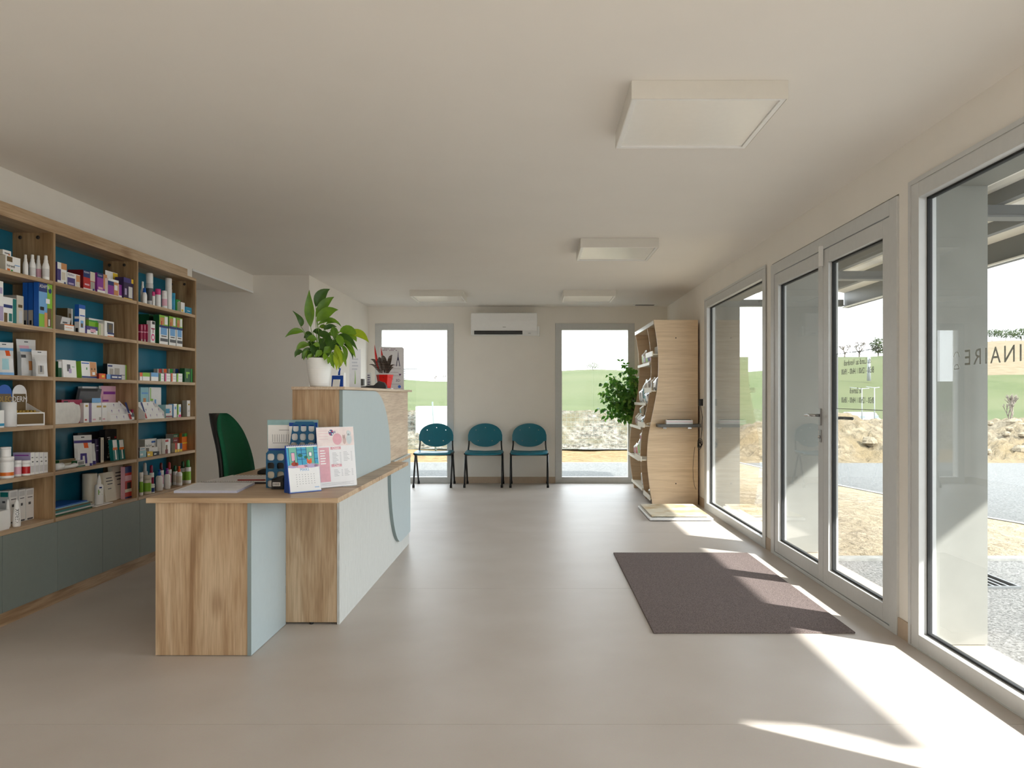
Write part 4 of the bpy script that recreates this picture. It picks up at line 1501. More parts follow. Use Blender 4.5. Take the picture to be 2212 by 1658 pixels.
card_rack(2, 2, 233, 280, 'white tiered card rack with red strip at right')
lathe_thing(2, 2, 287, 10, 884, -2.868, 'small dark bottle with wine red cap', [(0.95, 0, 0), (1, 0.05, 0), (1, 0.3, 1), (1, 0.5, 0), (0.6, 0.68, 0), (0.62, 0.70, 2), (0.62, 1, 2)], ['DGY', 'W', 'M'], 'small_bottle', 'bottle')
# fifth shelf
pbox(1, 2, 168, 226, 935, 0.03, 'large black carton standing at the back', 'K', 'K', (), X=-3.045)
o_sav = pbox(1, 2, 227, 252, 928, 0.04, 'black carton with white upright lettering', 'K', 'K', ((0.8, 0.7, 0.95, 0.76, 'R'),), X=-2.985)
tb = text_mb('Savorial', 0.054, 0.0004, 'LEFT', 1.0, 0.9)
zz = SZ[1] + 0.012
tb.xf(basis((0, 0, 1), (0, -1, 0), (1, 0, 0), (o_sav.location.x + 0.0012, o_sav.location.y - 0.028, zz)))
o = o_sav
tb.shift(-o.location).obj('lettering', cm('W'), o)
pouch(1, 2, 163, 199, 940, 'white pouch with purple stripe and bone outline', 'GY', ((0, 0.78, 1, 0.83, 'P'), (0.5, 0.62, 0.75, 0.74, 'OR'), (0.25, 0.1, 0.37, 0.4, 'P'), (0.5, 0.1, 0.62, 0.4, 'P'), (0.25, 0.35, 0.62, 0.42, 'P'), (0.7, 0.0, 1.0, 0.08, 'P')), X=-2.89, yaw=1.0, thick=0.035)
pouch(1, 2, 197, 207, 958, 'thin white pouch edge beside the bone pouch', 'GY', ((0, 0, 1, 0.2, 'P'),), X=-2.90, yaw=1.2, thick=0.02, slot=False)
pbox(1, 2, 206, 214, 948, 0.03, 'dark purple carton', 'DP', 'DP', ((0.2, 0.7, 0.8, 0.74, 'LV'), (0.2, 0.5, 0.8, 0.53, 'LV')), X=-2.935)
pbox(1, 2, 217.5, 224, 945, 0.02, 'slim cream carton with tiny print', 'CR', 'K', ((0.3, 0.1, 0.7, 0.9, 'N'),), X=-2.92)
for k, (a, b) in enumerate(((246, 257), (260, 271))):
    pbox(1, 2, a, b, 950, 0.025, ('teal and white pack with orange band, left of two', 'teal and white pack with orange band, right of two')[k], 'TL', 'TL', ((0.1, 0.62, 0.9, 0.98, 'W'), (0.0, 0.50, 0.9, 0.62, 'O'), (0.35, 0.05, 0.6, 0.5, 'W')), X=-2.90, tilt=0.1)
Yt = yof(145, -2.875)
mb = MB()
mb.tube([(0, -0.115, 0.022), (0, -0.06, 0.022), (0, -0.058, 0.012), (0.0, 0.02, 0.012), (0, 0.07, 0.016), (0, 0.10, 0.014)], [0.021, 0.021, 0.013, 0.011, 0.016, 0.009], 12)
o = mb.obj('applicator', M_WHITE, None, (-2.872, Yt, SZ[1] + 0.001))
tag(o, shelf_label('white plastic applicator lying on its side', 1, 2), 'applicator', GRP)
pbox(1, 2, 128, 163, 994, 0.03, 'low olive green carton behind the applicator', 'CR', 'DG', ((0, 0.6, 1, 1, 'BR'),), X=-2.905)
pbox(1, 2, 167, 184, 995, 0.045, 'low green carton with barcode label', 'GY', 'DG', ((0.0, 0.0, 1, 0.25, 'DG'),) + tuple((0.1 + 0.08 * i, 0.35, 0.14 + 0.08 * i, 0.85, 'K') for i in range(9)), X=-2.868)
# bottom shelf
random.seed(5)
zc_ = SZ[0] + 0.0008
for k, (cc, ln, th, nm) in enumerate((('DG', 0.40, 0.010, 'dark green magazine at the bottom of the pile'), ('GY', 0.42, 0.008, 'pale grey magazine second from the bottom of the pile'), ('TL', 0.38, 0.012, 'teal green magazine in the middle of the pile'),
                                       ('BR', 0.40, 0.007, 'olive magazine above the teal one'), ('LT', 0.36, 0.006, 'pale blue leaflet near the top of the pile'), ('B', 0.34, 0.007, 'blue magazine on top of the pile'))):
    mb = MB()
    mb.box(-0.17, 0, 0, ln, 0, th)
    o = mb.obj('magazine', [cm(cc), ], None, (-2.862 - 0.004 * k, 4.565 + 0.008 * k, zc_), 0.0)
    zc_ += th + 0.0006
    tag(o, shelf_label(nm, 0, 2), 'magazine', 'magazines on the bottom shelf')
mb = MB()
mb.box(-0.14, 0, 0, 0.20, 0, 0.006)
o = mb.obj('leaflet', cm('W'), None, (-2.858, 5.00, SZ[0] + 0.0008))
tag(o, shelf_label('white leaflet lying flat below the spray bottle', 0, 2), 'leaflet', GRP)
lathe_thing(0, 2, 194, 34, 1022, -2.985, 'off-white paper cylinder', P_DRUM, ['CR', 'CR', 'CR'], 'paper_roll', 'roll', z=SZ[0])
o, h, r = lathe_thing(0, 2, 214, 20, 1026, -2.885, 'white spray bottle with blue side and green letter', [(0.9, 0, 0), (1, 0.03, 0), (1, 0.62, 0), (0.8, 0.68, 0), (0.45, 0.70, 0), (0.45, 0.80, 0), (0.4, 0.83, 0), (0.2, 0.98, 0), (0.1, 1, 0)], ['W', 'W', 'W'], 'spray_bottle', 'bottle', z=SZ[0] + 0.0075)
tb = text_mb('K', 0.050, 0.0004, 'CENTER')
tb.v = [Vector((r * 1.02 * math.cos(-0.75 + p.x / r), r * 1.02 * math.sin(-0.75 + p.x / r), h * 0.42 + p.y)) for p in tb.v]
tb.obj('lettering', cm('LG'), o)
mb = MB()
for i in range(5):
    a0 = -0.2 - 0.75 + (i - 2) * 0.12
    mb.add([(r * 1.015 * math.cos(a), r * 1.015 * math.sin(a), z) for a, z in ((a0 + 0.2, h * 0.56), (a0 + 0.32, h * 0.56), (a0 + 0.32, h * 0.61), (a0 + 0.2, h * 0.61))], [(0, 1, 2, 3)])
mb.obj('blue_print', cm('DB'), o)
for k, (a, b, py, xx, d) in enumerate(((229, 253, 1022, -2.90, 'white printed paper bag leaning beside the spray bottle'), (250, 273, 1008, -2.95, 'larger white paper bag behind the first bag'))):
    pbox(0, 2, a, b, py, 0.03, d, 'CR', 'CR', ((0.25, 0.78, 0.75, 0.81, 'K'), (0.2, 0.68, 0.8, 0.71, 'K'), (0.3, 0.58, 0.75, 0.61, 'K'), (0.3, 0.42, 0.6, 0.45, 'DGY')), X=xx, tilt=0.12, cat='bag', name='paper_bag')
pbox(0, 2, 270, 284, 1008, 0.03, 'tall red and navy pack with dog picture beside the upright', 'R', 'LP', ((0, 0.8, 1, 1, 'DB'), (0, 0.55, 1, 0.72, 'LP'), (0.3, 0.3, 0.9, 0.5, 'K'), (0.0, 0.2, 1, 0.3, 'CR'), (0, 0, 1, 0.06, 'DB')), X=-2.90)

# --- right bay, top shelf
lathe_thing(5, 3, 308, 10, 608, -2.90, 'white spray can half hidden by the upright', P_SPRAY, ['W', 'W', 'W'], 'spray_can', 'can')
lathe_thing(5, 3, 323, 17, 590, -2.935, 'tall spray can with grey body and white cap', P_CAN, ['GY', 'DGY', 'W'], 'spray_can', 'can')
lathe_thing(5, 3, 312, 12, 622, -2.875, 'small white bottle with blue cap', P_SPRAY, ['W', 'W', 'B'], 'spray_bottle', 'bottle')
lathe_thing(5, 3, 341, 14, 624, -2.915, 'white can with a pink cap', P_CAN, ['W', 'W', 'PK'], 'spray_can', 'can')
lathe_thing(5, 3, 331.5, 7, 630, -2.87, 'slim pink and white bottle in front of the grey can', P_CAN, ['W', 'W', 'PK'], 'spray_can', 'can')
lathe_thing(5, 3, 355, 13, 628, -2.895, 'white can with pink print, left of the tallest can', P_CAN, ['W', 'LP', 'W'], 'spray_can', 'can')
lathe_thing(5, 3, 364, 16, 601, -2.95, 'tallest white spray can', P_CAN, ['W', 'W', 'W'], 'spray_can', 'can')
lathe_thing(5, 3, 374, 10, 633, -2.925, 'small teal bottle', P_TUB, ['T', 'T', 'T'], 'spray_bottle', 'bottle')
pbox(5, 3, 381, 390, 646, 0.05, 'green and white bottle-shaped box', 'G', 'G', ((0.5, 0.2, 0.9, 0.9, 'W'),), X=-2.91)
pbox(5, 3, 391, 399, 652, 0.04, 'white box with yellow spot', 'W', 'CR', ((0.1, 0.15, 0.6, 0.35, 'Y'),), X=-2.88)
pbox(5, 3, 402, 414, 662, 0.05, 'open bright blue carton', 'T', 'T', ((0.0, 0.0, 1, 0.15, 'W'), (0.2, 0.4, 0.7, 0.5, 'W')), X=-2.87)
# second shelf
for k, (a, b) in enumerate(((304, 308.5), (310.5, 315.5), (317.5, 324))):
    pbox(4, 3, a, b, 700, 0.03, ('maroon carton, left of three', 'maroon carton, middle of three', 'maroon carton, right of three')[k], 'M', 'M', ((0, 0.55, 1, 0.6, 'LP'), (0.2, 0.02, 0.8, 0.18, 'N'), (0.4, 0.7, 0.6, 0.95, 'LP'), (0, 0.55, 1, 0.6, 'LP', 's')), X=-2.90)
pbox(4, 3, 325.5, 335, 692, 0.03, 'white carton with pink ring and T', 'W', 'GY', ((0.1, 0.12, 0.9, 0.42, 'PK', 'c'), (0.28, 0.18, 0.72, 0.36, 'W', 'c'), (0.3, 0.85, 0.9, 0.98, 'K'), (0.1, 0.62, 0.9, 0.68, 'M'), (0.42, 0.46, 0.58, 0.68, 'M')), X=-2.88)
pbox(4, 3, 322, 344, 678, 0.08, 'dark green carton at the back', 'DG', 'DG', ((0, 0.3, 0.6, 0.6, 'N'),), X=-2.985)
for k, (a, b, py) in enumerate(((344, 363, 679), (365, 380, 682), (381, 394, 685))):
    pbox(4, 3, a, b, py, 0.045, ('tall dog picture carton, largest and leftmost of three', 'tall dog picture carton, middle of three', 'tall dog picture carton, rightmost of three')[k], 'W', 'DG',
         ((0, 0.66, 1, 1, 'LG'), (0.1, 0.68, 0.55, 0.92, 'CAT'), (0.6, 0.7, 0.95, 0.97, 'W'), (0.2, 0.66, 0.3, 0.8, 'R'), (0, 0.58, 1, 0.66, 'DB'), (0.15, 0.34, 0.85, 0.58, 'SK'), (0.1, 0.12, 0.95, 0.22, 'DGY'), (0.2, 0.28, 0.8, 0.31, 'K')), X=-2.885)
# third shelf
cols = ('OR', 'LG', 'SK', 'Y', 'PK', 'OR', 'LG')
edges = (301.5, 309, 324, 342.5, 352.5, 365, 378, 389, 397)
for k in range(7):
    a, b = (302, 308.5, 326.5, 345, 356, 370, 382)[k], (307.5, 323.5, 342, 354, 368, 380.5, 394)[k]
    py = 804 if k < 3 else 806
    pbox(3, 3, a, b, py, 0.05, ('small carton with coral top at the upright', 'small carton with lime green top', 'small carton with sky blue top', 'small carton with yellow and green edge', 'small white carton with pink edge', 'small white carton with orange edge', 'small white carton with lime edge')[k],
         'W', 'N', ((0, 0.52, 1, 1, cols[k]),) if k < 3 else ((0, 0, 0.25, 1, ('G', 'PK', 'OR', 'LG')[k - 3]), (0.4, 0.3, 0.9, 0.4, 'GY'), (0.4, 0.6, 0.9, 0.7, 'GY')), X=-2.868)
for k, (a, cc) in enumerate(((340, 'R'), (351, 'OR'), (364, 'G'), (376, 'B'))):
    pbox(3, 3, a, a + 9, 796, 0.03, 'grey carton with %s corner standing behind the small row' % {'R': 'red', 'OR': 'orange', 'G': 'green', 'B': 'blue'}[cc], 'N', 'N', ((0.3, 0.7, 1, 1, cc),), X=-2.945)
pbox(3, 3, 399, 416.5, 795, 0.04, 'dark green glossy box with pale dog outline', 'DG', 'DG', ((0.15, 0.6, 0.6, 0.75, 'LG'), (0.2, 0.3, 0.35, 0.6, 'LG'), (0.78, 0, 0.9, 1, 'G')), X=-2.90)
# fourth shelf
pbox(2, 3, 304, 321, 836, 0.03, 'pale teal box with orange animal', 'LT', 'LT', ((0.3, 0.1, 0.65, 0.65, 'CAT'), (0.1, 0.78, 0.9, 0.84, 'SK'), (0.6, 0.2, 0.95, 0.3, 'T')), X=-3.015)
pbox(2, 3, 323, 348, 836, 0.03, 'white and lime box with green arc', 'W', 'W', ((0.05, 0.55, 0.3, 0.98, 'LG'), (0.12, 0.62, 0.34, 1.0, 'W'), (0.3, 0.05, 0.6, 0.35, 'LG'), (0.1, 0.2, 0.35, 0.26, 'R'), (0.6, 0.2, 0.9, 0.26, 'R'), (0, 0, 1, 0.05, 'G'), (0.4, 0.35, 0.55, 0.6, 'SK')), X=-3.015)
card_rack(2, 3, 308, 350, 'white tiered card rack with blue strip on its left', True)
pbox(2, 3, 358, 372, 874, 0.06, 'pale carton with blue triangle', 'GY', 'LT', ((0.0, 0.35, 0.6, 0.7, 'T'), (0.6, 0.4, 0.75, 0.5, 'R'), (0, 0.05, 1, 0.15, 'DR')), X=-2.875)
pbox(2, 3, 375, 382, 872, 0.04, 'narrow white carton with blue mark', 'W', 'SK', ((0.3, 0.6, 0.8, 0.8, 'SK'),), X=-2.88)
pbox(2, 3, 383.5, 391, 873, 0.04, 'narrow white carton with lime stripe and pink base', 'W', 'LG', ((0.0, 0.2, 0.3, 1, 'LG'), (0.3, 0, 1, 0.2, 'PK'), (0.5, 0.4, 0.9, 0.8, 'SK')), X=-2.88)
pbox(2, 3, 404, 411, 864.5, 0.04, 'tall white carton standing alone by the end panel', 'W', 'N', ((0.3, 0.3, 0.8, 0.4, 'GY'), (0.3, 0.7, 0.8, 0.8, 'GL')), X=-2.90)
# fifth shelf
pbox(1, 3, 313, 338, 949, 0.05, 'white carton with blue lettering', 'W', 'N', ((0.55, 0.75, 0.9, 0.86, 'B'), (0.6, 0.2, 0.75, 0.55, 'BR')), (('NexGard', 0.04, 0.60, 0.026, 'DGY', 'LEFT'),), X=-2.93)
pbox(1, 3, 346, 355, 948, 0.025, 'white carton with red brown stripe', 'W', 'W', ((0.3, 0.1, 0.7, 0.8, 'GY'),), X=-2.892)
pbox(1, 3, 357, 368, 948, 0.025, 'white carton with dark red curve', 'W', 'W', ((0.0, 0.0, 0.5, 0.3, 'DR'), (0.0, 0.8, 0.6, 0.95, 'R'), (0.1, 0.3, 0.4, 0.6, 'BR')), X=-2.862)
pbox(1, 3, 374, 388, 937, 0.06, 'tall green and rust carton with white lettering', 'OR', 'N', ((0, 0.78, 1, 1, 'DG'), (0, 0.42, 1, 0.77, 'DR'), (0.0, 0, 1, 0.42, 'OR')), (('Advantage', 0.1, 0.88, 0.015, 'W', 'LEFT'), ('Advocate', 0.1, 0.63, 0.016, 'W', 'LEFT')), X=-2.93)
pbox(1, 3, 393, 404, 936, 0.05, 'tall orange carton with green top', 'O', 'O', ((0, 0.80, 1, 1, 'DG'), (0.5, 0.8, 1, 1, 'G'), (0, 0.4, 1, 0.46, 'Y')), X=-2.925)
for k, (a, cc) in enumerate(((378, 'R'), (383.5, 'W'), (389, 'DB'))):
    pbox(1, 3, a, a + 4.5, 957, 0.03, 'tiny %s box before the rust carton' % {'R': 'red and yellow', 'W': 'white', 'DB': 'blue and yellow'}[cc], 'Y', 'CR', ((0, 0.3, 1, 1, cc),), X=-2.872)
for k, (a, b, py, cc, X_, d) in enumerate(((301.5, 316, 974, 'LT', -2.868, 'low pale teal carton at the front left'), (318, 330, 976, 'Y', -2.862, 'low yellow carton at the front'), (331.5, 344, 976, 'K', -2.862, 'low black carton at the front'), (322, 341, 967, 'W', -2.905, 'low white carton behind the yellow one'))):
    pbox(1, 3, a, b, py, 0.035, d, cc, 'DGY' if cc != 'W' else 'N', ((0.1, 0.3, 0.5, 0.6, 'W' if cc != 'W' else 'GY'),), X=X_)
z3 = EYE - (974 - VY) * yof(301.5, -2.868) / FPX
pbox(1, 3, 302, 315, 966, 0.035, 'white and grey carton stacked on the teal one', 'GY', 'DGY', ((0.1, 0.4, 0.8, 0.6, 'T'),), X=-2.869, z=z3 + 0.001)
# bottom shelf: bottles
bt = [(305, 9, 1020, -2.865, 'W', 'LG', 'W', P_TUB, 'white bottle with lime base at the upright'), (318, 19, 1026, -2.87, 'CR', 'LG', 'CR', P_TUB, 'round green labelled tin'), (329, 13, 1045, -2.858, 'W', 'DB', 'W', P_TUB, 'short white pot'),
      (313, 13, 999, -2.96, 'GY', 'GY', 'GY', P_CLEAR, 'silver capped bottle in the back row'), (327, 12, 1004, -2.945, 'W', 'M', 'M', P_CLEAR, 'maroon capped bottle in the back row'),
      (344, 16, 1014, -2.875, 'W', 'W', 'B', P_PUMP, 'white pump bottle with blue pump'), (361, 15, 1011, -2.872, 'W', 'W', 'V', P_PUMP, 'white pump bottle with purple pump'),
      (348, 12, 999, -2.955, 'W', 'LP', 'DR', P_CLEAR, 'dark red capped bottle in the back row'), (365.5, 11, 998, -2.945, 'W', 'LP', 'R', P_CLEAR, 'red capped bottle in the back row'),
      (378, 11, 1005, -2.935, 'W', 'CR', 'DG', P_CLEAR, 'dark green capped bottle in the back row'), (387, 14, 1007, -2.878, 'W', 'CR', 'OR', P_PUMP, 'white pump bottle with orange pump'),
      (395, 11, 996, -2.945, 'W', 'LG', 'DG', P_CLEAR, 'green capped bottle left of the last bottle'), (406, 14, 993, -2.905, 'W', 'LG', 'G', P_CLEAR, 'green capped bottle nearest the end panel')]
for px, wd, py, X_, c0, c1, c2, pf, d in bt:
    lathe_thing(0, 3, px, wd, py, X_, d, pf, [c0, c1, c2], 'care_bottle' if pf is not P_TUB else 'care_tub', 'bottle' if pf is not P_TUB else 'tub')
# ------------------------------------------------------------------ things on the desk
TZ = DZ + 0.0006


def on_desk(px, py):
    """point of the worktop under a pixel"""
    Y = (EYE - DZ) * FPX / (py - VY)
    return Vector(((px - VX) * Y / FPX, Y, TZ))


M_TBLUE = pm((10, 92, 136), 0.45, var=0.02, name='petrol_blue_card')
M_RBLUE = pm((10, 72, 170), 0.45, var=0.02, name='royal_blue_card')


def rsq(cx, cy, w_, h_, r=0.35, n=4):
    pts = []
    rr = r * min(w_, h_)
    for qx, qy, a0 in ((1, 1, 0), (-1, 1, 90), (-1, -1, 180), (1, -1, 270)):
        for i in range(n + 1):
            a = math.radians(a0 + 90 * i / n)
            pts.append((cx + qx * (w_ / 2 - rr) + rr * math.cos(a), cy + qy * (h_ / 2 - rr) + rr * math.sin(a)))
    return pts


def stand_up(mb):
    """xy shape -> upright, facing -y, with thickness along y"""
    mb.v = [Vector((p.x, -p.z, p.y)) for p in mb.v]
    return mb


# leaflet holders: cut-out fronts
def holder(name, label, x0, y, wd, h, rows, rz, depth, slant, cards):
    t = thing(name, label, 'leaflet holder', (x0 + wd / 2, y, TZ), rz)
    hw = wd / 2
    outer = [(-hw, 0), (hw, 0), (hw, h - 0.012), (hw - 0.012, h), (-hw + slant + 0.015, h), (-hw + slant, h - 0.015), (-hw, 0.35 * h if slant else h - 0.012)]
    cw = wd / 3.0
    holes = []
    for r_ in range(rows):
        for c_ in range(3):
            zc = h - 0.035 - r_ * (0.046 if rows > 4 else 0.0465)
            sh = slant * max(0, (zc - 0.35 * h) / (0.65 * h)) if slant else 0
            ww = (wd - sh) / 3.0
            holes.append(rsq(-hw + sh + ww * (c_ + 0.5), zc, ww * 0.72, 0.036))
    mb = flat_shape([outer] + holes, 0.003)
    stand_up(mb).obj('front_grid', M_TBLUE, t)
    mb = MB()
    mb.box(-hw, hw, depth - 0.003, depth, 0, h * 1.04 if not slant else h * 0.98)
    mb.obj('back_board', M_RBLUE, t)
    for s in (-1, 1):
        mb = MB()
        mb.box(s * hw - (0.002 if s > 0 else 0), s * hw + (0.002 if s < 0 else 0), 0.0002, depth - 0.0032, 0, 0.33 * h)
        mb.obj('side', M_TBLUE, t)
    for k, (c0, z0, z1, dy) in enumerate(cards):
        mb = MB()
        mb.box(-hw + 0.006, hw - 0.006, 0.006 + dy, 0.008 + dy, z0, z1)
        mb.obj('leaflet', cm(c0), t)
    return t


holder('leaflet_holder', 'petrol blue cut-out leaflet holder, the lower left one', -1.407, 4.02, 0.150, 0.196, 4, 0.0, 0.034, 0.0,
       [('W', 0.002, 0.05, 0.0), ('CR', 0.051, 0.095, 0.001), ('K', 0.10, 0.135, 0.001), ('W', 0.137, 0.18, 0.001), ('LT', 0.005, 0.15, 0.012)])
holder('leaflet_holder', 'taller petrol blue cut-out leaflet holder behind the calendar', -1.312, 4.062, 0.150, 0.345, 6, 0.0, 0.040, 0.032,
       [('W', 0.002, 0.32, 0.012), ('N', 0.03, 0.23, 0.0)])
# pale teal document folder behind the holders
t = thing('document_folder', 'pale teal document folder with printed sheets behind the blue holders', 'folder', (-1.30, 4.118, TZ), 0.0)
mb = MB()
mb.box(-0.135, 0.135, 0.0, 0.012, 0, 0.352)
mb.obj('folder', pm((150, 184, 186), 0.5), t)
mb = MB()
mb.box(-0.13, 0.02, -0.006, -0.001, 0.06, 0.325)
mb.obj('sheet', M_PAPER, t)
mb = MB()
for k in range(9):
    mb.box(-0.105 + k * 0.012, -0.1035 + k * 0.012, -0.0068, -0.0062, 0.235, 0.275)
mb.box(-0.105, -0.003, -0.0068, -0.0062, 0.228, 0.230)
mb.box(-0.07, -0.01, -0.0068, -0.0062, 0.297, 0.299)
o = mb.obj('printed_lines', cm('DGY'), t)
o['kind'] = 'stuff'

# desk calendar
bl, br = on_desk(625.7, 1066), on_desk(694.6, 1060)
cw = (br - bl).length
ca = math.atan2(br.y - bl.y, br.x - bl.x)
t = thing('desk_calendar', 'blue tent desk calendar with a fox and window picture', 'calendar', (bl + br) / 2, ca)
hw = cw / 2
CH = 0.232
lean = 0.055                       # the front leans back by this much


def fp(x, v, off):
    """point on the leaning front: x across, v 0..1 up"""
    return Vector((x, lean * v - off, CH * v + off * 0.2))


def front_quad(mb, x0, x1, v0, v1, off, mi=0):
    mb.quad(fp(x0, v0, off), fp(x1, v0, off), fp(x1, v1, off), fp(x0, v1, off), mi)


mb = MB()
mb.prism([(0, 0), (0.065, 0), (lean + 0.003, CH), (lean, CH)], 'x', -hw, hw)
mb.obj('stand', M_RBLUE, t)
mb = MB()
front_quad(mb, -hw + 0.004, hw - 0.001, 0.03, 0.985, 0.0012)
front_quad(mb, -hw + 0.004, hw - 0.001, 0.015, 0.035, 0.0009, 1)
mb.obj('page', [pm((243, 244, 245), 0.6, var=0.01), pm((176, 200, 228), 0.6)], t)
mb = MB()
P0, P1 = -hw + 0.004, hw - 0.001
PW = P1 - P0


def pq(u0, u1, v0, v1, off, mi):
    front_quad(mb, P0 + u0 * PW, P0 + u1 * PW, v0, v1, off, mi)


def pdisc(u, v, ru, rv, off, mi, n=12):
    mb.add([fp(P0 + u * PW + ru * PW * math.cos(2 * math.pi * i / n), v + rv * math.sin(2 * math.pi * i / n), off) for i in range(n)], [tuple(range(n))], mi)


pm_ = ['LT', 'TL', 'T', 'DB', 'LP', 'DR', 'OR', 'LV', 'DG', 'W', 'LG']
pm_m = [pm((118, 190, 168), 0.6), pm((88, 168, 150), 0.6), pm((70, 168, 206), 0.6), pm((28, 70, 130), 0.6), cm('LP'), pm((170, 66, 44), 0.6), pm((240, 104, 50), 0.6), cm('LV'), pm((40, 110, 90), 0.6), cm('W'), pm((170, 220, 190), 0.6)]
pq(0, 1, 0.53, 0.955, 0.0016, 0)
pq(0, 0.06, 0.56, 0.955, 0.0018, 2)
pq(0.32, 0.64, 0.56, 0.955, 0.0018, 2)
pq(0.88, 1, 0.60, 0.955, 0.0018, 2)
for u in (0.06, 0.32, 0.47, 0.63, 0.88):
    pq(u - 0.008, u + 0.008, 0.56, 0.955, 0.0020, 3)
for v in (0.70, 0.82, 0.90):
    pq(0.32, 0.64, v - 0.005, v + 0.005, 0.0020, 3)
    pq(0.88, 1, v - 0.005, v + 0.005, 0.0020, 3)
pdisc(0.42, 0.78, 0.08, 0.035, 0.0022, 8)
pdisc(0.60, 0.74, 0.06, 0.03, 0.0022, 8)
pq(0.13, 0.25, 0.66, 0.85, 0.0020, 3)
pq(0.14, 0.24, 0.67, 0.84, 0.0022, 4)
pq(0.70, 0.81, 0.75, 0.85, 0.0020, 3)
pq(0.715, 0.795, 0.76, 0.84, 0.0022, 9)
for u, v, ru, rv, k in ((0.16, 0.555, 0.16, 0.035, 7), (0.45, 0.545, 0.2, 0.035, 4), (0.75, 0.555, 0.24, 0.045, 7), (0.93, 0.55, 0.09, 0.03, 4)):
    pdisc(u, v, ru, rv, 0.0023, k)
# brown dog-like and orange fox-like shapes
for u, v, ru, rv, k in ((0.20, 0.605, 0.09, 0.045, 5), (0.28, 0.60, 0.06, 0.035, 5), (0.22, 0.66, 0.018, 0.03, 5), (0.70, 0.64, 0.085, 0.045, 6), (0.66, 0.63, 0.05, 0.03, 9), (0.64, 0.69, 0.02, 0.025, 6), (0.76, 0.69, 0.02, 0.025, 6)):
    pdisc(u, v, ru, rv, 0.0026, k)
mb.obj('picture', pm_m, t)
mb = MB()
for r_ in range(6):
    for c_ in range(7):
        if r_ == 5 and c_ > 0:
            continue
        u = 0.24 + c_ * 0.095
        v = 0.375 - r_ * 0.048
        front_quad(mb, P0 + (u - 0.012) * PW, P0 + (u + 0.012) * PW, v - 0.006, v + 0.006, 0.0016)
o = mb.obj('day_grid', pm((150, 154, 160), 0.6), t)
o['kind'] = 'stuff'
for s, u, v, sz, c_ in (('MARS', 0.52, 0.475, 0.020, 'SK'),):
    tb = text_mb(s, sz, 0.0, 'CENTER', 1.1, 0.9)
    tb.v = [fp(P0 + u * PW + p.x, v + p.y / CH, 0.0018) for p in tb.v]
    tb.obj('month_lettering', cm(c_), t)
mb = MB()
for k in range(5):
    front_quad(mb, P0 + (0.80 + 0.03 * k) * PW, P0 + (0.82 + 0.03 * k) * PW, 0.085, 0.105, 0.0016)
mb.obj('maker_mark', cm('SK'), t)
mb = MB()
for k in range(17):
    x = -hw + 0.006 + (2 * hw - 0.012) * k / 16
    c0 = Vector((x, lean + 0.002, CH - 0.002))
    mb.tube([c0 + Vector((0.0015 * math.sin(a), 0.006 * math.cos(a), 0.006 * math.sin(a))) for a in [2 * math.pi * i / 10 for i in range(10)]], 0.0011, 5)
o = mb.obj('wire_binding', pm((214, 206, 214), 0.35), t)
o['kind'] = 'stuff'

# price list in an acrylic stand
bl, br = on_desk(697.3, 1052.5), on_desk(778, 1045)
bl.y -= 0.065
br.y -= 0.065
cw = (br - bl).length
ca = math.atan2(br.y - bl.y, br.x - bl.x)
t = thing('price_list_stand', 'pink and white price list in a clear acrylic stand', 'sign', (bl + br) / 2, ca)
hw = cw / 2
CH = 0.318
lean = 0.040
mb = MB()
mb.prism([(0, 0), (0.004, 0), (lean + 0.004, CH), (lean, CH)], 'x', -hw, hw)
mb.box(-hw, hw, 0.0045, 0.03, 0, 0.003)
mb.obj('acrylic_holder', M_ACRYL, t)
mb = MB()
mb.quad(fp(-hw + 0.003, 0.012, 0.001), fp(hw - 0.003, 0.012, 0.001), fp(hw - 0.003, 0.99, 0.001), fp(-hw + 0.003, 0.99, 0.001))
mb.quad(*[p + Vector((0, 0.0008, 0)) for p in (fp(hw - 0.003, 0.012, 0.001), fp(-hw + 0.003, 0.012, 0.001), fp(-hw + 0.003, 0.99, 0.001), fp(hw - 0.003, 0.99, 0.001))])
mb.obj('sheet', pm((238, 237, 238), 0.5, var=0.01), t)
mb = MB()
P0, P1 = -hw + 0.003, hw - 0.003
PW = P1 - P0
pq(0, 1, 0.68, 0.985, 0.0016, 0)
pq(0.03, 0.30, 0.10, 0.66, 0.0018, 1)
pq(0.34, 0.62, 0.62, 0.665, 0.0018, 1)
pq(0.34, 0.62, 0.335, 0.38, 0.0018, 1)
pdisc(0.54, 0.79, 0.125, 0.095, 0.0020, 1, 20)
pdisc(0.385, 0.90, 0.068, 0.05, 0.0020, 2, 16)
for dx, dy, k in ((-0.03, 0.02, 3), (0.03, 0.02, 4), (-0.03, -0.022, 4), (0.03, -0.022, 3)):
    pdisc(0.385 + dx, 0.90 + dy, 0.018, 0.014, 0.0023, k, 10)
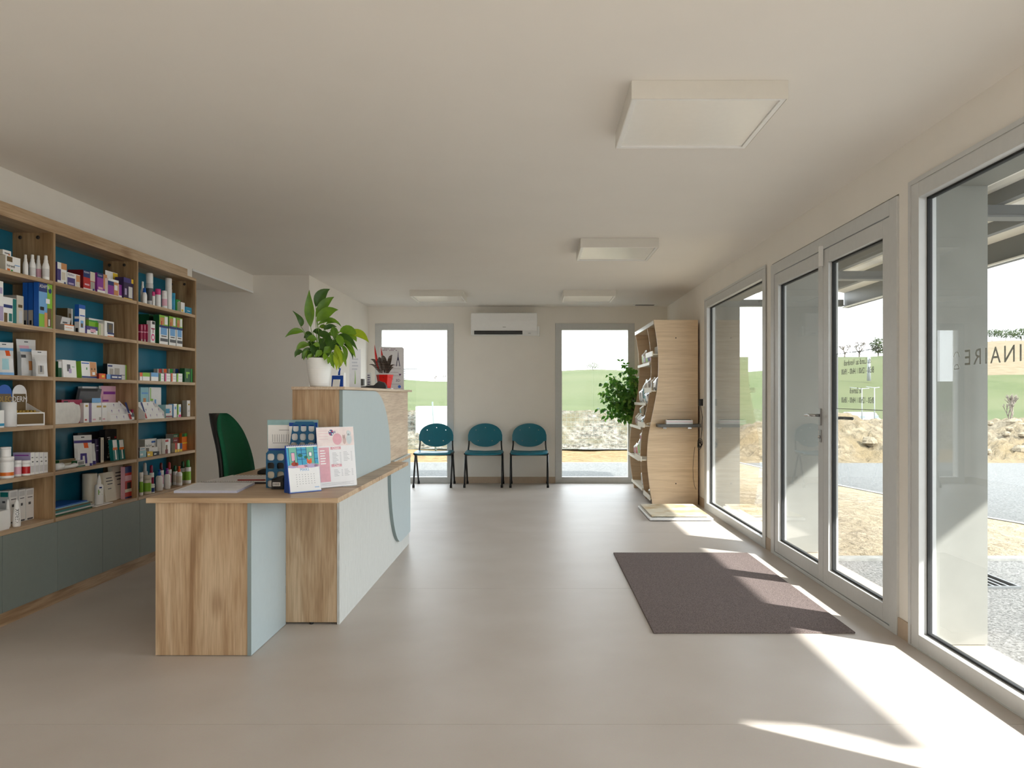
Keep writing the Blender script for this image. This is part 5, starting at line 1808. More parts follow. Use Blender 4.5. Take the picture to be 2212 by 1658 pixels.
# two pale animals: a kitten and a puppy
for u, v, ru, rv, k in ((0.73, 0.76, 0.045, 0.06, 5), (0.72, 0.82, 0.04, 0.03, 5), (0.695, 0.845, 0.012, 0.015, 5), (0.745, 0.845, 0.012, 0.015, 5), (0.86, 0.78, 0.075, 0.085, 6), (0.85, 0.885, 0.055, 0.045, 6), (0.80, 0.88, 0.02, 0.03, 0), (0.905, 0.88, 0.02, 0.03, 6), (0.85, 0.87, 0.010, 0.008, 7)):
    pdisc(u, v, ru, rv, 0.0022, k)
for r_ in range(6):
    v = 0.60 - r_ * 0.042
    pq(0.06, 0.06 + 0.12 + 0.02 * (r_ % 2), v, v + 0.016, 0.0021, 8)
for u0, v0, n in ((0.38, 0.56, 9), (0.68, 0.57, 7), (0.40, 0.28, 5), (0.68, 0.28, 5)):
    for r_ in range(n):
        v = v0 - r_ * 0.024
        pq(u0, u0 + 0.10 + 0.03 * ((r_ * 7) % 3), v, v + 0.006, 0.0018, 9)
        pq(u0 + 0.20, u0 + 0.24, v, v + 0.006, 0.0018, 9)
for r_ in range(3):
    pq(0.06, 0.92 - 0.1 * (r_ % 2), 0.075 - r_ * 0.017, 0.079 - r_ * 0.017, 0.0018, 9)
for r_ in range(4):
    pq(0.05, 0.30, 0.93 - r_ * 0.045, 0.934 - r_ * 0.045, 0.0018, 1)
mb.obj('print', [pm((238, 222, 218), 0.5), pm((226, 168, 178), 0.5), cm('DB'), cm('W'), pm((214, 70, 90), 0.5), pm((206, 178, 172), 0.5), pm((206, 214, 216), 0.5), cm('DGY'), cm('W'), pm((172, 172, 176), 0.5)], t)
for s, u, v, sz, c_ in (('Chien', 0.48, 0.643, 0.019, 'W'), ('Chat', 0.48, 0.358, 0.019, 'W'), ('4', 0.48, 0.905, 0.022, 'DB')):
    tb = text_mb(s, sz, 0.0, 'CENTER', 1.0, 0.9)
    tb.v = [fp(P0 + u * PW + p.x, v + p.y / CH, 0.0026) for p in tb.v]
    tb.obj('lettering', cm(c_), t)

# black label box
t = thing('label_box', 'small black carton with a white barcode label on the desk', 'box', (-1.327, 3.955, TZ))
mb = MB()
mb.box(-0.03, 0.03, 0, 0.055, 0, 0.052)
mb.obj('carton', M_BLACK, t)
mb = MB()
mb.prism([(-0.028, 0.0), (0.028, 0.0), (0.034, 0.016), (0.008, 0.014)], 'y', 0.001, 0.054)
mb.shift((0, 0, 0.0525)).obj('flap', M_BLACK, t)
mb = MB()
mb.box(-0.024, 0.016, -0.0006, -0.0001, 0.016, 0.036)
mb.obj('label_paper', M_PAPER, t)
mb = MB()
for k in range(8):
    mb.box(-0.020 + k * 0.004, -0.018 + k * 0.004 - 0.0006 * (k % 2), -0.0010, -0.0007, 0.020, 0.032)
o = mb.obj('barcode', M_BLACK, t)
o['kind'] = 'stuff'

# planners
c4 = [(-1.787, 3.80), (-1.475, 3.80), (-1.52, 4.165), (-1.828, 4.165)]
t = thing('spiral_planner', 'open white spiral planner lying on the near end of the desk', 'planner', (-1.65, 3.98, TZ))
mb = MB()
mb.prism([(a + 1.65, b - 3.98) for a, b in c4], 'z', 0, 0.012, 0, 1)
mb.obj('pages', [pm((236, 236, 240), 0.6, var=0.02), pm((206, 208, 228), 0.6)], t)
mb = MB()
random.seed(2)
for k in range(10):
    y = -0.14 + k * 0.029
    sft = 0.045 * (y + 0.18) / 0.365
    mb.box(-0.12 - sft, 0.15 - sft - random.uniform(0, 0.05), y, y + 0.003, 0.0121, 0.0124)
o = mb.obj('written_lines', pm((186, 186, 194), 0.6), t)
o['kind'] = 'stuff'
mb = MB()
for k in range(24):
    x = -0.172 + k * 0.0128
    mb.tube([(x + 0.0015 * math.sin(a), 0.181 + 0.008 * math.cos(a), 0.0115 + 0.0085 * math.sin(a)) for a in [2 * math.pi * i / 9 for i in range(9)]], 0.0013, 5)
o = mb.obj('wire_binding', pm((190, 186, 182), 0.35), t)
o['kind'] = 'stuff'
t = thing('appointment_book', 'open appointment book behind the spiral planner', 'book', (-1.64, 4.40, TZ))
mb = MB()
mb.prism([(-0.19, -0.19), (0.17, -0.19), (0.19, 0.19), (-0.17, 0.19)], 'z', 0, 0.009, 0, 1)
mb.obj('pages', [pm((232, 230, 230), 0.6, var=0.02), M_BLACK], t)
mb = MB()
for k in range(16):
    mb.box(-0.15 + k * 0.02, -0.138 + k * 0.02, 0.15, 0.156, 0.0091, 0.0095)
o = mb.obj('dashed_line', M_BLACK, t)
o['kind'] = 'stuff'
mb = MB()
for k in range(8):
    y = -0.15 + k * 0.033
    mb.box(-0.16, 0.14 - 0.03 * (k % 3), y, y + 0.003, 0.0091, 0.0094)
o = mb.obj('written_lines', pm((176, 176, 186), 0.6), t)
o['kind'] = 'stuff'
t = thing('pencil', 'red pencil lying on the appointment book', 'pencil', (-1.56, 4.262, TZ + 0.0095))
mb = MB()
mb.tube([(-0.09, 0, 0.0045), (0.06, 0.01, 0.0045)], 0.0042, 6)
mb.obj('shaft', pm((150, 40, 36), 0.4), t)
mb = MB()
mb.tube([(0.0601, 0.01, 0.0045), (0.085, 0.0115, 0.0045)], [0.0041, 0.0006], 6)
mb.obj('point', pm((206, 168, 120), 0.6), t)
t = thing('computer_mouse', 'black computer mouse on the desk beside the blue holder', 'mouse', (-1.66, 4.74, TZ), 0.25)
mb = MB()
rows = []
for i in range(9):
    u = i / 8.0
    x = -0.05 + 0.10 * u
    w_ = 0.031 * math.sqrt(max(0.02, 1 - (2 * u - 1) ** 4))
    h_ = 0.034 * (1 - (1.6 * u - 0.75) ** 2) * 0.9 + 0.004
    rows.append([(x, w_ * math.cos(a), max(0.0, h_ * math.sin(a))) for a in [math.pi * j / 8 for j in range(9)]] + [(x, 0, 0)])
mb.grid(rows, 0, True, True)
mb.obj('body', M_BLACK, t)
mb = MB()
mb.tube([(0.025, -0.002, 0.026), (0.035, -0.002, 0.0235)], 0.005, 8)
mb.obj('wheel', M_GREY, t)

# ------------------------------------------------------------------ things on the raised counter
CZ = 1.2815
# peace lily
PY_ = 4.21
pc = at(690, 834, PY_)
t = thing('potted_peace_lily', 'large peace lily in a ribbed white pot on the raised counter', 'plant', (pc.x, PY_, CZ))
prof = [(0.047, 0.0), (0.050, 0.003)]
for k in range(14):
    z = 0.008 + 0.138 * k / 14
    r_ = 0.050 + 0.022 * z / 0.15
    prof += [(r_, z), (r_ + 0.0012, z + 0.0035), (r_ + 0.0008, z + 0.0075)]
prof += [(0.0735, 0.150), (0.0735, 0.156), (0.069, 0.156), (0.066, 0.140)]
mb = MB()
mb.lathe(prof, 36)
mb.obj('pot', pm((236, 236, 234), 0.3, var=0.01), t)
mb = MB()
mb.lathe([(0.0655, 0.134), (0.0655, 0.140)], 24)
mb.obj('soil', pm((60, 46, 36), 0.95), t)


def leaf_mat(name, c1, c2):
    m_, tt, b = nodes(name)
    b.inputs['Roughness'].default_value = 0.38
    vec = coords(tt, (1, 1, 1), 'UV')
    vec = coords(tt)
    nz = N(tt, 'ShaderNodeTexNoise', Scale=14.0, Detail=3.0)
    tt.links.new(vec, nz.inputs['Vector'])
    r = tt.nodes.new('ShaderNodeValToRGB')
    r.color_ramp.elements[0].position = 0.35
    r.color_ramp.elements[1].position = 0.65
    r.color_ramp.elements[0].color = rgb(c1)
    r.color_ramp.elements[1].color = rgb(c2)
    tt.links.new(nz.outputs['Fac'], r.inputs[0])
    tt.links.new(r.outputs[0], b.inputs['Base Color'])
    tr = tt.nodes.new('ShaderNodeBsdfTranslucent')
    tt.links.new(r.outputs[0], tr.inputs[0])
    mx = tt.nodes.new('ShaderNodeMixShader')
    mx.inputs[0].default_value = 0.3
    out = tt.nodes['Material Output']
    tt.links.new(b.outputs[0], mx.inputs[1])
    tt.links.new(tr.outputs[0], mx.inputs[2])
    tt.links.new(mx.outputs[0], out.inputs[0])
    return m_


LEAF = [leaf_mat('lily_leaf', (78, 118, 18), (108, 148, 28)), leaf_mat('lily_leaf_dark', (44, 84, 14), (68, 108, 22)), leaf_mat('lily_leaf_yellow', (150, 176, 26), (178, 198, 42)), leaf_mat('lily_leaf_mid', (100, 144, 26), (130, 170, 38))]
M_STEM = leaf_mat('lily_stem', (110, 150, 60), (130, 168, 76))


def leaf_blade(base, ctrl, tip, width, face, fold=0.25, n=9, wav=0.05):
    """curved blade from base to tip (quadratic path), facing roughly along 'face'"""
    mb = MB()
    rows = []
    for i in range(n + 1):
        u = i / n
        p = base * (1 - u) ** 2 + ctrl * 2 * u * (1 - u) + tip * u * u
        d = (ctrl - base) * (1 - u) + (tip - ctrl) * u
        d.normalize()
        s = d.cross(face)
        if s.length < 1e-4:
            s = Vector((1, 0, 0))
        s.normalize()
        nn = s.cross(d).normalized()
        w_ = width / 2 * (math.sin(math.pi * min(1, u * 0.985 + 0.012) ** 0.82)) ** 1.15 * 1.08 + 0.0005
        wv = wav * width * math.sin(u * 11)
        rows.append([p - s * w_ + nn * (w_ * fold + wv), p - s * w_ * 0.5 + nn * w_ * fold * 0.4, p, p + s * w_ * 0.5 + nn * w_ * fold * 0.4, p + s * w_ + nn * (w_ * fold - wv)])
    mb.grid(rows, 0, True)
    return mb


root = Vector((pc.x, PY_, CZ))


def lily(bpx, bpy_, cpx, cpy, tpx, tpy, wpx, mat, d0=0.0, d1=0.0, stem=True):
    base = at(bpx, bpy_, PY_ + d0)
    tip = at(tpx, tpy, PY_ + d1)
    ctrl = at(cpx, cpy, PY_ + (d0 + d1) / 2)
    w_ = wpx * PY_ / FPX
    face = (Vector((0, 0, EYE)) - base).normalized() + Vector((0.1, 0, 0.25))
    mb = leaf_blade(base, ctrl, tip, w_, face)
    mb.shift(-root)
    lf = mb.obj('leaf', LEAF[mat], t)
    if stem:
        s0 = Vector((pc.x + random.uniform(-0.03, 0.03), PY_ + random.uniform(-0.02, 0.03), CZ + 0.139))
        mid = (s0 + base) / 2 + Vector((0, 0, 0.02))
        sb = MB()
        sb.tube([s0 - root, mid - root, base - root], [0.0022, 0.0018, 0.0016], 6)
        sb.obj('stem', M_STEM, lf)


random.seed(21)
LL = [(671, 706, 666, 668, 668, 626, 19, 0, 0, 0), (682, 662, 690, 632, 713, 624, 22, 1, .03, .04), (682, 684, 700, 650, 722, 641, 18, 0, .0, .02), (684, 694, 705, 668, 731, 669, 22, 0, -.02, -.02),
      (650, 705, 656, 692, 632, 671, 11, 1, 0, -.02), (656, 717, 636, 708, 616, 728, 12, 0, 0, -.03), (686, 702, 715, 676, 738, 706, 9, 0, -.01, 0), (704, 700, 722, 686, 736, 702, 7, 3, .01, .02),
      (754, 718, 780, 714, 797, 740, 17, 2, .02, -.02), (734, 716, 755, 706, 772, 726, 20, 3, .02, .0), (730, 724, 752, 722, 773, 757, 13, 1, .0, -.02), (746, 746, 760, 748, 768, 773, 9, 3, 0, -.01),
      (738, 746, 752, 756, 744, 787, 9, 0, -.02, -.03), (726, 744, 732, 764, 722, 786, 13, 2, -.03, -.04), (730, 752, 742, 772, 730, 798, 13, 2, -.02, -.03), (718, 760, 724, 778, 715, 790, 10, 3, -.03, -.04),
      (668, 746, 650, 738, 639, 759, 13, 0, -.01, -.03), (655, 760, 640, 756, 637, 772, 11, 1, -.02, -.03), (672, 752, 658, 756, 652, 775, 12, 1, -.03, -.04), (676, 730, 664, 726, 661, 736, 12, 1, -.03, -.04),
      (700, 712, 712, 700, 728, 706, 10, 1, .0, .01), (686, 722, 704, 718, 716, 732, 14, 1, -.03, -.04), (718, 706, 724, 716, 722, 734, 15, 0, -.04, -.05), (728, 724, 736, 734, 740, 752, 15, 3, -.05, -.06),
      (690, 706, 700, 702, 708, 712, 9, 0, .01, .0), (684, 734, 672, 728, 662, 732, 14, 0, -.04, -.05), (692, 730, 698, 742, 700, 762, 16, 1, -.02, -.03), (704, 728, 714, 742, 720, 756, 16, 1, -.03, -.04),
      (680, 742, 676, 752, 678, 768, 15, 1, -.03, -.05), (712, 748, 708, 756, 698, 762, 14, 0, -.05, -.06), (694, 756, 690, 762, 680, 771, 12, 3, -.05, -.07), (700, 762, 704, 772, 700, 778, 9, 3, -.06, -.08),
      (716, 736, 728, 742, 736, 738, 12, 1, 0, .01), (708, 720, 720, 722, 734, 716, 10, 3, .0, .02), (676, 716, 690, 712, 700, 724, 12, 1, .02, .02), (664, 742, 674, 740, 684, 752, 13, 1, .01, -.02)]
LL += [(736, 734, 756, 738, 766, 762, 8, 0, -.02, -.03), (724, 752, 738, 762, 738, 790, 8, 2, -.05, -.06), (714, 762, 716, 782, 722, 796, 9, 3, -.06, -.07), (733, 758, 744, 770, 748, 792, 8, 3, -.03, -.04),
       (720, 766, 728, 782, 727, 800, 8, 2, -.06, -.07), (742, 742, 762, 750, 762, 776, 8, 1, 0, 0), (664, 756, 656, 764, 656, 778, 9, 0, -.04, -.05), (674, 764, 668, 770, 664, 776, 8, 3, -.05, -.06),
       (690, 748, 684, 742, 676, 744, 9, 3, -.05, -.06), (748, 722, 766, 724, 770, 738, 12, 3, .01, .0), (700, 690, 716, 690, 730, 698, 8, 1, .0, .01), (708, 770, 712, 778, 708, 786, 7, 3, -.07, -.08)]
for L in LL:
    lily(*L)
for k in range(14):
    bx, by = random.uniform(668, 728), random.uniform(722, 764)
    a = random.uniform(0, 6.28)
    L = random.uniform(16, 30)
    lily(bx, by, bx + L * 0.5 * math.cos(a), by + L * 0.35 * math.sin(a) - 5, bx + L * math.cos(a), by + L * 0.7 * math.sin(a) + 3, random.uniform(10, 15), random.choice((0, 1, 1, 3)), 0.03, 0.05)

# blue card holder, leaflets
t = thing('card_holder', 'royal blue card holder with white cards beside the peace lily pot', 'card holder', (-1.145, 4.44, CZ))
mb = MB()
mb.prism([(0.0, 0.0), (0.05, 0), (0.035, 0.068), (0.015, 0.068)], 'x', -0.033, 0.033)
mb.obj('stand', M_RBLUE, t)
mb = MB()
mb.prism([(-0.028, 0.0), (-0.024, 0.0), (-0.002, 0.045), (-0.006, 0.045)], 'x', -0.02, 0.02)
mb.obj('card', M_PAPER, t)
mb = MB()
mb.box(0.0335, 0.0365, 0.01, 0.06, 0, 0.085)
mb.obj('leaflet', M_PAPER, t)
mb = MB()
mb.tube([(0.004, 0.03, 0.07), (0.006, 0.03, 0.092)], 0.006, 8)
mb.tube([(0.006, 0.03, 0.088), (0.010, 0.03, 0.108), (0.002, 0.03, 0.112)], 0.005, 8)
mb.obj('clip', M_RBLUE, t)
mb = MB()
mb.box(-0.0375, 0.0375, 0, 0.003, 0, 0.262)
o = mb.obj('standing_leaflet', pm((236, 238, 242), 0.5, var=0.02), None, (-1.20, 5.12, CZ), 0.25)
tag(o, 'tall white leaflet with a plant drawing standing on the counter', 'leaflet')
mb = MB()
for k in range(4):
    mb.box(-0.02, 0.02 - 0.006 * (k % 2), -0.0006, -0.0001, 0.19 - k * 0.022, 0.20 - k * 0.022)
mb.obj('print', pm((206, 210, 218), 0.5), o)
mb = MB()
mb.tube([(0.0, -0.0008, 0.03), (0.002, -0.0008, 0.07), (0.0, -0.0008, 0.12)], [0.003, 0.002, 0.0006], 5)
mb.obj('plant_print', cm('LG'), o)
# black dispenser
t = thing('tape_dispenser', 'dark grey tape dispenser in front of the red flower pot', 'dispenser', (-1.145, 5.38, CZ))
mb = MB()
mb.prism([(-0.13, 0), (0.10, 0), (0.10, 0.02), (0.085, 0.045), (0.05, 0.055), (0.015, 0.025), (-0.13, 0.015)], 'y', 0, 0.05)
mb.obj('body', pm((58, 58, 58), 0.5), t)
mb = MB()
mb.box(-0.125, -0.06, 0.005, 0.05, 0.0155, 0.070)
mb.obj('holder', pm((92, 92, 90), 0.5), t)
mb = MB()
mb.tube([(-0.10, 0.0, 0.017), (-0.04, 0.0, 0.021)], 0.004, 6)
mb.obj('cutter', M_WHITE, t)
mb = MB()
mb.box(-0.0165, 0.0165, 0, 0.012, 0, 0.118)
o = mb.obj('small_sign', pm((222, 222, 220), 0.5), None, (-1.19, 5.50, CZ), 0.1)
tag(o, 'narrow white upright sign with dark marks beside the red pot', 'sign')
mb = MB()
for k in range(5):
    mb.box(-0.010, 0.006 + 0.003 * (k % 2), -0.0006, -0.0001, 0.03 + k * 0.016, 0.038 + k * 0.016)
mb.obj('print', pm((110, 100, 130), 0.5), o)

# red pot with bromeliad
RY = 5.93
rp_c = at(831, 832, RY)
t = thing('potted_bromeliad', 'striped bromeliad with red spikes in a glossy red pot', 'plant', (rp_c.x, RY, CZ))
mb = MB()
mb.box(-0.04, 0.06, -0.04, 0.04, 0, 0.012)
mb.obj('saucer', M_WHITE, t, bevel=0.004)
mb = MB()
mb.lathe([(0.045, 0.0125), (0.047, 0.016), (0.066, 0.110), (0.067, 0.114), (0.062, 0.114), (0.058, 0.095)], 6, smooth=False)
mb.obj('pot', pm((222, 24, 22), 0.18, var=0.01), t)
mb = MB()
mb.lathe([(0.055, 0.09), (0.055, 0.098)], 12)
mb.obj('soil', pm((60, 46, 36), 0.95), t)


def stripe_mat():
    m_, tt, b = nodes('striped_leaf')
    vec = coords(tt)
    wv = N(tt, 'ShaderNodeTexWave', Scale=26.0, Distortion=1.5)
    wv.bands_direction = 'Z'
    tt.links.new(vec, wv.inputs['Vector'])
    r = tt.nodes.new('ShaderNodeValToRGB')
    r.color_ramp.elements[0].position = 0.45
    r.color_ramp.elements[0].color = rgb((52, 44, 40))
    r.color_ramp.elements[1].position = 0.6
    r.color_ramp.elements[1].color = rgb((132, 118, 106))
    tt.links.new(wv.outputs['Fac'], r.inputs[0])
    tt.links.new(r.outputs[0], b.inputs['Base Color'])
    b.inputs['Roughness'].default_value = 0.5
    return m_


M_STRIPE = stripe_mat()
rroot = Vector((rp_c.x, RY, CZ))
for bx, tx, ty, w_, d in ((822, 800, 776, 7, 0), (820, 797, 787, 5, -.04), (824, 817, 772, 10, .0), (826, 813, 780, 8, -.03), (833, 824, 768, 11, -.02), (835, 829, 776, 10, -.05), (838, 848, 767, 8, 0), (837, 843, 775, 6, -.04), (836, 853, 788, 5, -.03), (830, 832, 778, 9, -.06), (839, 851, 793, 5, .03)):
    b0 = at(bx, 806, RY + 0.01)
    tp = at(tx, ty, RY + d)
    ct = at((bx * 0.6 + tx * 0.4), ty - 2, RY + d / 2)
    leaf_blade(b0, ct, tp, w_ * RY / FPX, Vector((0, -1, 0.3)), 0.5, 8, 0).shift(-rroot).obj('leaf', M_STRIPE, t)
for bx, tx, ty in ((818, 809, 744), (832, 823, 750)):
    b0 = at(bx, 800, RY)
    tp = at(tx, ty, RY - 0.02)
    ct = at(bx - 6, (800 + ty) / 2, RY)
    leaf_blade(b0, ct, tp, 4.5 * RY / FPX, Vector((0, -1, 0.3)), 0.3, 8, 0).shift(-rroot).obj('flower_spike', pm((206, 34, 28), 0.4), t)

# ring-bound display board
BY = 6.18
t = thing('ring_bound_display', 'tall ring-bound grey display board with a tower drawing behind the red pot', 'display board', (at(846, 840, BY).x, BY, CZ), 0.30)
hw = 0.098
HB = 0.345
mb = MB()
mb.prism([(-hw, 0), (hw, 0), (hw, HB - 0.012), (hw - 0.012, HB), (-hw, HB)], 'y', 0, 0.010)
mb.obj('board', pm((206, 202, 200), 0.5, var=0.02), t)
for s, x, z, sz, c_, al in (('3D', 0.050, 0.075, 0.030, (62, 50, 78), 'CENTER'), ('ira', 0.002, 0.09, 0.024, (150, 146, 150), 'CENTER'), ('\u00c0 PLUS SIMPLES', -0.005, 0.322, 0.011, (90, 50, 70), 'CENTER')):
    if s[0] == '\u00c0':
        continue
    tb = text_mb(s, sz, 0.0003, al)
    tb.xf(basis(*FACE_CAM, (x, -0.0006, z))).obj('lettering', pm(c_, 0.5), t)
mb = MB()
for k in range(2):
    for j in range(9):
        if (j + k) % 4:
            mb.box(-0.072 + j * 0.013, -0.062 + j * 0.013, -0.0008, -0.0002, 0.326 - k * 0.011, 0.331 - k * 0.011)
for k in range(5):
    mb.box(-0.03, 0.075 - 0.01 * (k % 3), -0.0008, -0.0002, 0.045 + k * 0.028 + (0.04 if k > 0 else 0), 0.047 + k * 0.028 + (0.04 if k > 0 else 0))
o = mb.obj('fine_print', pm((120, 84, 100), 0.5), t)
o['kind'] = 'stuff'
mb = MB()
mb.add([(0.034, -0.0008, 0.19), (0.040, -0.0008, 0.19), (0.048, -0.0008, 0.24), (0.051, -0.0008, 0.295), (0.054, -0.0008, 0.24), (0.062, -0.0008, 0.19), (0.068, -0.0008, 0.19), (0.058, -0.0008, 0.25), (0.0515, -0.0008, 0.315), (0.044, -0.0008, 0.25)],
       [(0, 1, 2, 9), (2, 3, 8, 9), (3, 4, 7, 8), (4, 5, 6, 7)])
mb.add([(0.045, -0.001, 0.238), (0.057, -0.001, 0.238), (0.055, -0.001, 0.262), (0.047, -0.001, 0.262)], [(0, 1, 2, 3)])
mb.obj('tower_drawing', pm((60, 56, 80), 0.5), t)
mb = MB()
mb.add([(0.055, -0.001, 0.13), (0.078, -0.001, 0.13), (0.0665, -0.001, 0.11)], [(0, 2, 1)])
mb.obj('triangle_mark', pm((92, 58, 96), 0.5), t)
mb = MB()
n = 16
mb.add([(0.062 + 0.012 * math.cos(2 * math.pi * i / n), -0.001, 0.026 + 0.012 * math.sin(2 * math.pi * i / n)) for i in range(n)], [tuple(range(n))])
mb.obj('round_mark', cm('B'), t)
mb = MB()
for k in range(15):
    z = 0.075 + k * 0.0145
    mb.tube([(hw - 0.004 + 0.014 * (1 + math.cos(a)) * 0.5 * 1.3, 0.005 + 0.007 * math.sin(a), z) for a in [2 * math.pi * i / 8 for i in range(8)]], 0.0011, 4)
o = mb.obj('wire_binding', M_BLACK, t)
o['kind'] = 'stuff'

# ------------------------------------------------------------------ curved food display rack
RX = lambda px: (px - VX) * 8.71 / FPX
RZ = lambda py: EYE - (py - VY) * 8.71 / FPX
wave = [(1411.6, 690.7), (1418, 724), (1421.5, 755), (1422.8, 790.8), (1421.3, 827), (1416.7, 860), (1409.5, 896), (1403, 926.5), (1398.8, 959.7), (1397.7, 995.9), (1400, 1026), (1404.7, 1062), (1410.0, 1090.5)]
wp = [(RX(a), max(0.0, RZ(b))) for a, b in wave]
wp[-1] = (wp[-1][0], 0.0)


def front_x(z):
    for (xa, za), (xb, zb) in zip(wp[:-1], wp[1:]):
        if zb <= z <= za:
            return xa + (xb - xa) * (za - z) / max(1e-6, za - zb)
    return wp[0][0]


fine = []
for i in range(41):
    z = wp[0][1] * (1 - i / 40.0)
    zz = [max(0.0, min(wp[0][1], z + d)) for d in (-0.06, -0.03, 0, 0.03, 0.06)]
    fine.append((sum(front_x(q) for q in zz) / 5, z))
XBK = 1.845
RY0, RY1, RY2 = 8.71, 9.26, 10.33
fr = thing('food_rack', 'wavy-fronted beech display rack with white trays of pet food', 'display rack', (1.6, 9.5, 0))
fs = (-1.6, -9.5, 0)
poly = [(x, z) for x, z in fine] + [(XBK, 0.0), (XBK, wp[0][1])]
for y in (RY0, RY1, RY2):
    mb = MB()
    mb.prism(poly[::-1] if False else poly, 'y', y, y + 0.02, 0, 1)
    mb.shift(fs).obj('side_panel', [M_BEECH, M_BEECHZ], fr)
mb = MB()
mb.box(XBK - 0.012, XBK - 0.002, RY0 + 0.0202, RY2 - 0.0002, 0.02, wp[0][1] - 0.02)
mb.shift(fs).obj('back_panel', M_BEECHZ, fr)
mb = MB()
mb.box(fine[0][0] + 0.01, XBK - 0.013, RY0 + 0.0202, RY2 - 0.0002, wp[0][1] - 0.045, wp[0][1] - 0.025)
mb.shift(fs).obj('top_board', M_BEECH, fr)
mb = MB()
mb.box(fine[0][0] - 0.004, fine[0][0] + 0.009, RY0 + 0.0202, RY2 - 0.0002, wp[0][1] - 0.048, wp[0][1] - 0.004)
mb.shift(fs).obj('top_strip', M_WHITE, fr)
M_TRAY = pm((236, 230, 214), 0.45, var=0.01, name='cream_white_tray')
tray_z = {0: (1.70, 1.285, 0.885, 0.50, 0.06), 1: (1.62, 1.13, 0.84, 0.46, 0.10)}
for b, (a, c_) in enumerate(((RY0 + 0.021, RY1 - 0.001), (RY1 + 0.021, RY2 - 0.001))):
    for i, z in enumerate(tray_z[b]):
        xf_ = front_x(z)
        ex = 0.055 if (i in (0, 1, 2, 3) and b == 0) else 0.01
        mb = MB()
        mb.box(xf_ - ex, XBK - 0.013, a, c_, z, z + 0.012)
        tr = mb.shift(fs).obj('tray', M_TRAY, fr)
        mb = MB()
        mb.box(xf_ - ex - 0.010, xf_ - ex - 0.0005, a, c_, z - 0.012, z + (0.045 if b == 0 else 0.022))
        mb.shift(fs).obj('tray_lip', M_TRAY, tr)
for px, py in ((1460, 729.5), (1460, 1044)):
    mb = MB()
    p = at(px, py, RY0)
    mb.tube([(p.x, RY0 - 0.0006, p.z), (p.x, RY0 - 0.0001, p.z)], 0.007, 10)
    mb.shift(fs).obj('dowel_hole', M_BLACK, fr)

# bags of food on the trays
M_FOIL = pm((206, 208, 212), 0.22, metal=0.7, var=0.05)


def bag(b, i, y, dx, wd, h, th, cc, band, desc, up=0.0, tilt=0.0, yaw=0.0):
    z = tray_z[b][i] + 0.0135 + up
    x = front_x(tray_z[b][i]) + (min(dx, 0.01) + 0.045 if b == 1 else dx + 0.012)
    mb = MB()
    nr, nc = 10, 8

    def F(u, v, s):
        side = max(0.0, 1 - (2 * u - 1) ** 4) ** 0.5
        vert = min(1.0, 0.35 + v * 4) if v < 0.2 else 1.0 if v < 0.72 else max(0.0, 1 - (v - 0.72) / 0.22)
        t_ = th / 2 * side * vert * (0.9 + 0.1 * math.sin(11 * u + 8 * v)) + 0.001
        return Vector((-s * t_ + tilt * v * h, (0.5 - u) * wd * (1 - 0.06 * math.sin(math.pi * v)), v * h))
    for s in (1, -1):
        for r_ in range(nr):
            for c_ in range(nc):
                u0, u1, v0, v1 = c_ / nc, (c_ + 1) / nc, r_ / nr, (r_ + 1) / nr
                k = 1 if (0.25 <= (v0 + v1) / 2 <= 0.62 and 0.12 < (u0 + u1) / 2 < 0.88) else 0
                q = [F(u0, v0, s), F(u1, v0, s), F(u1, v1, s), F(u0, v1, s)]
                mb.add(q if s > 0 else q[::-1], [(0, 1, 2, 3)], k, True)
    o = mb.obj('food_bag', [M_FOIL if cc == 'F' else cm(cc, 0.4), cm(band, 0.4)], None, (x, y, z), yaw)
    tag(o, desc, 'food bag', 'food bags on the display rack')


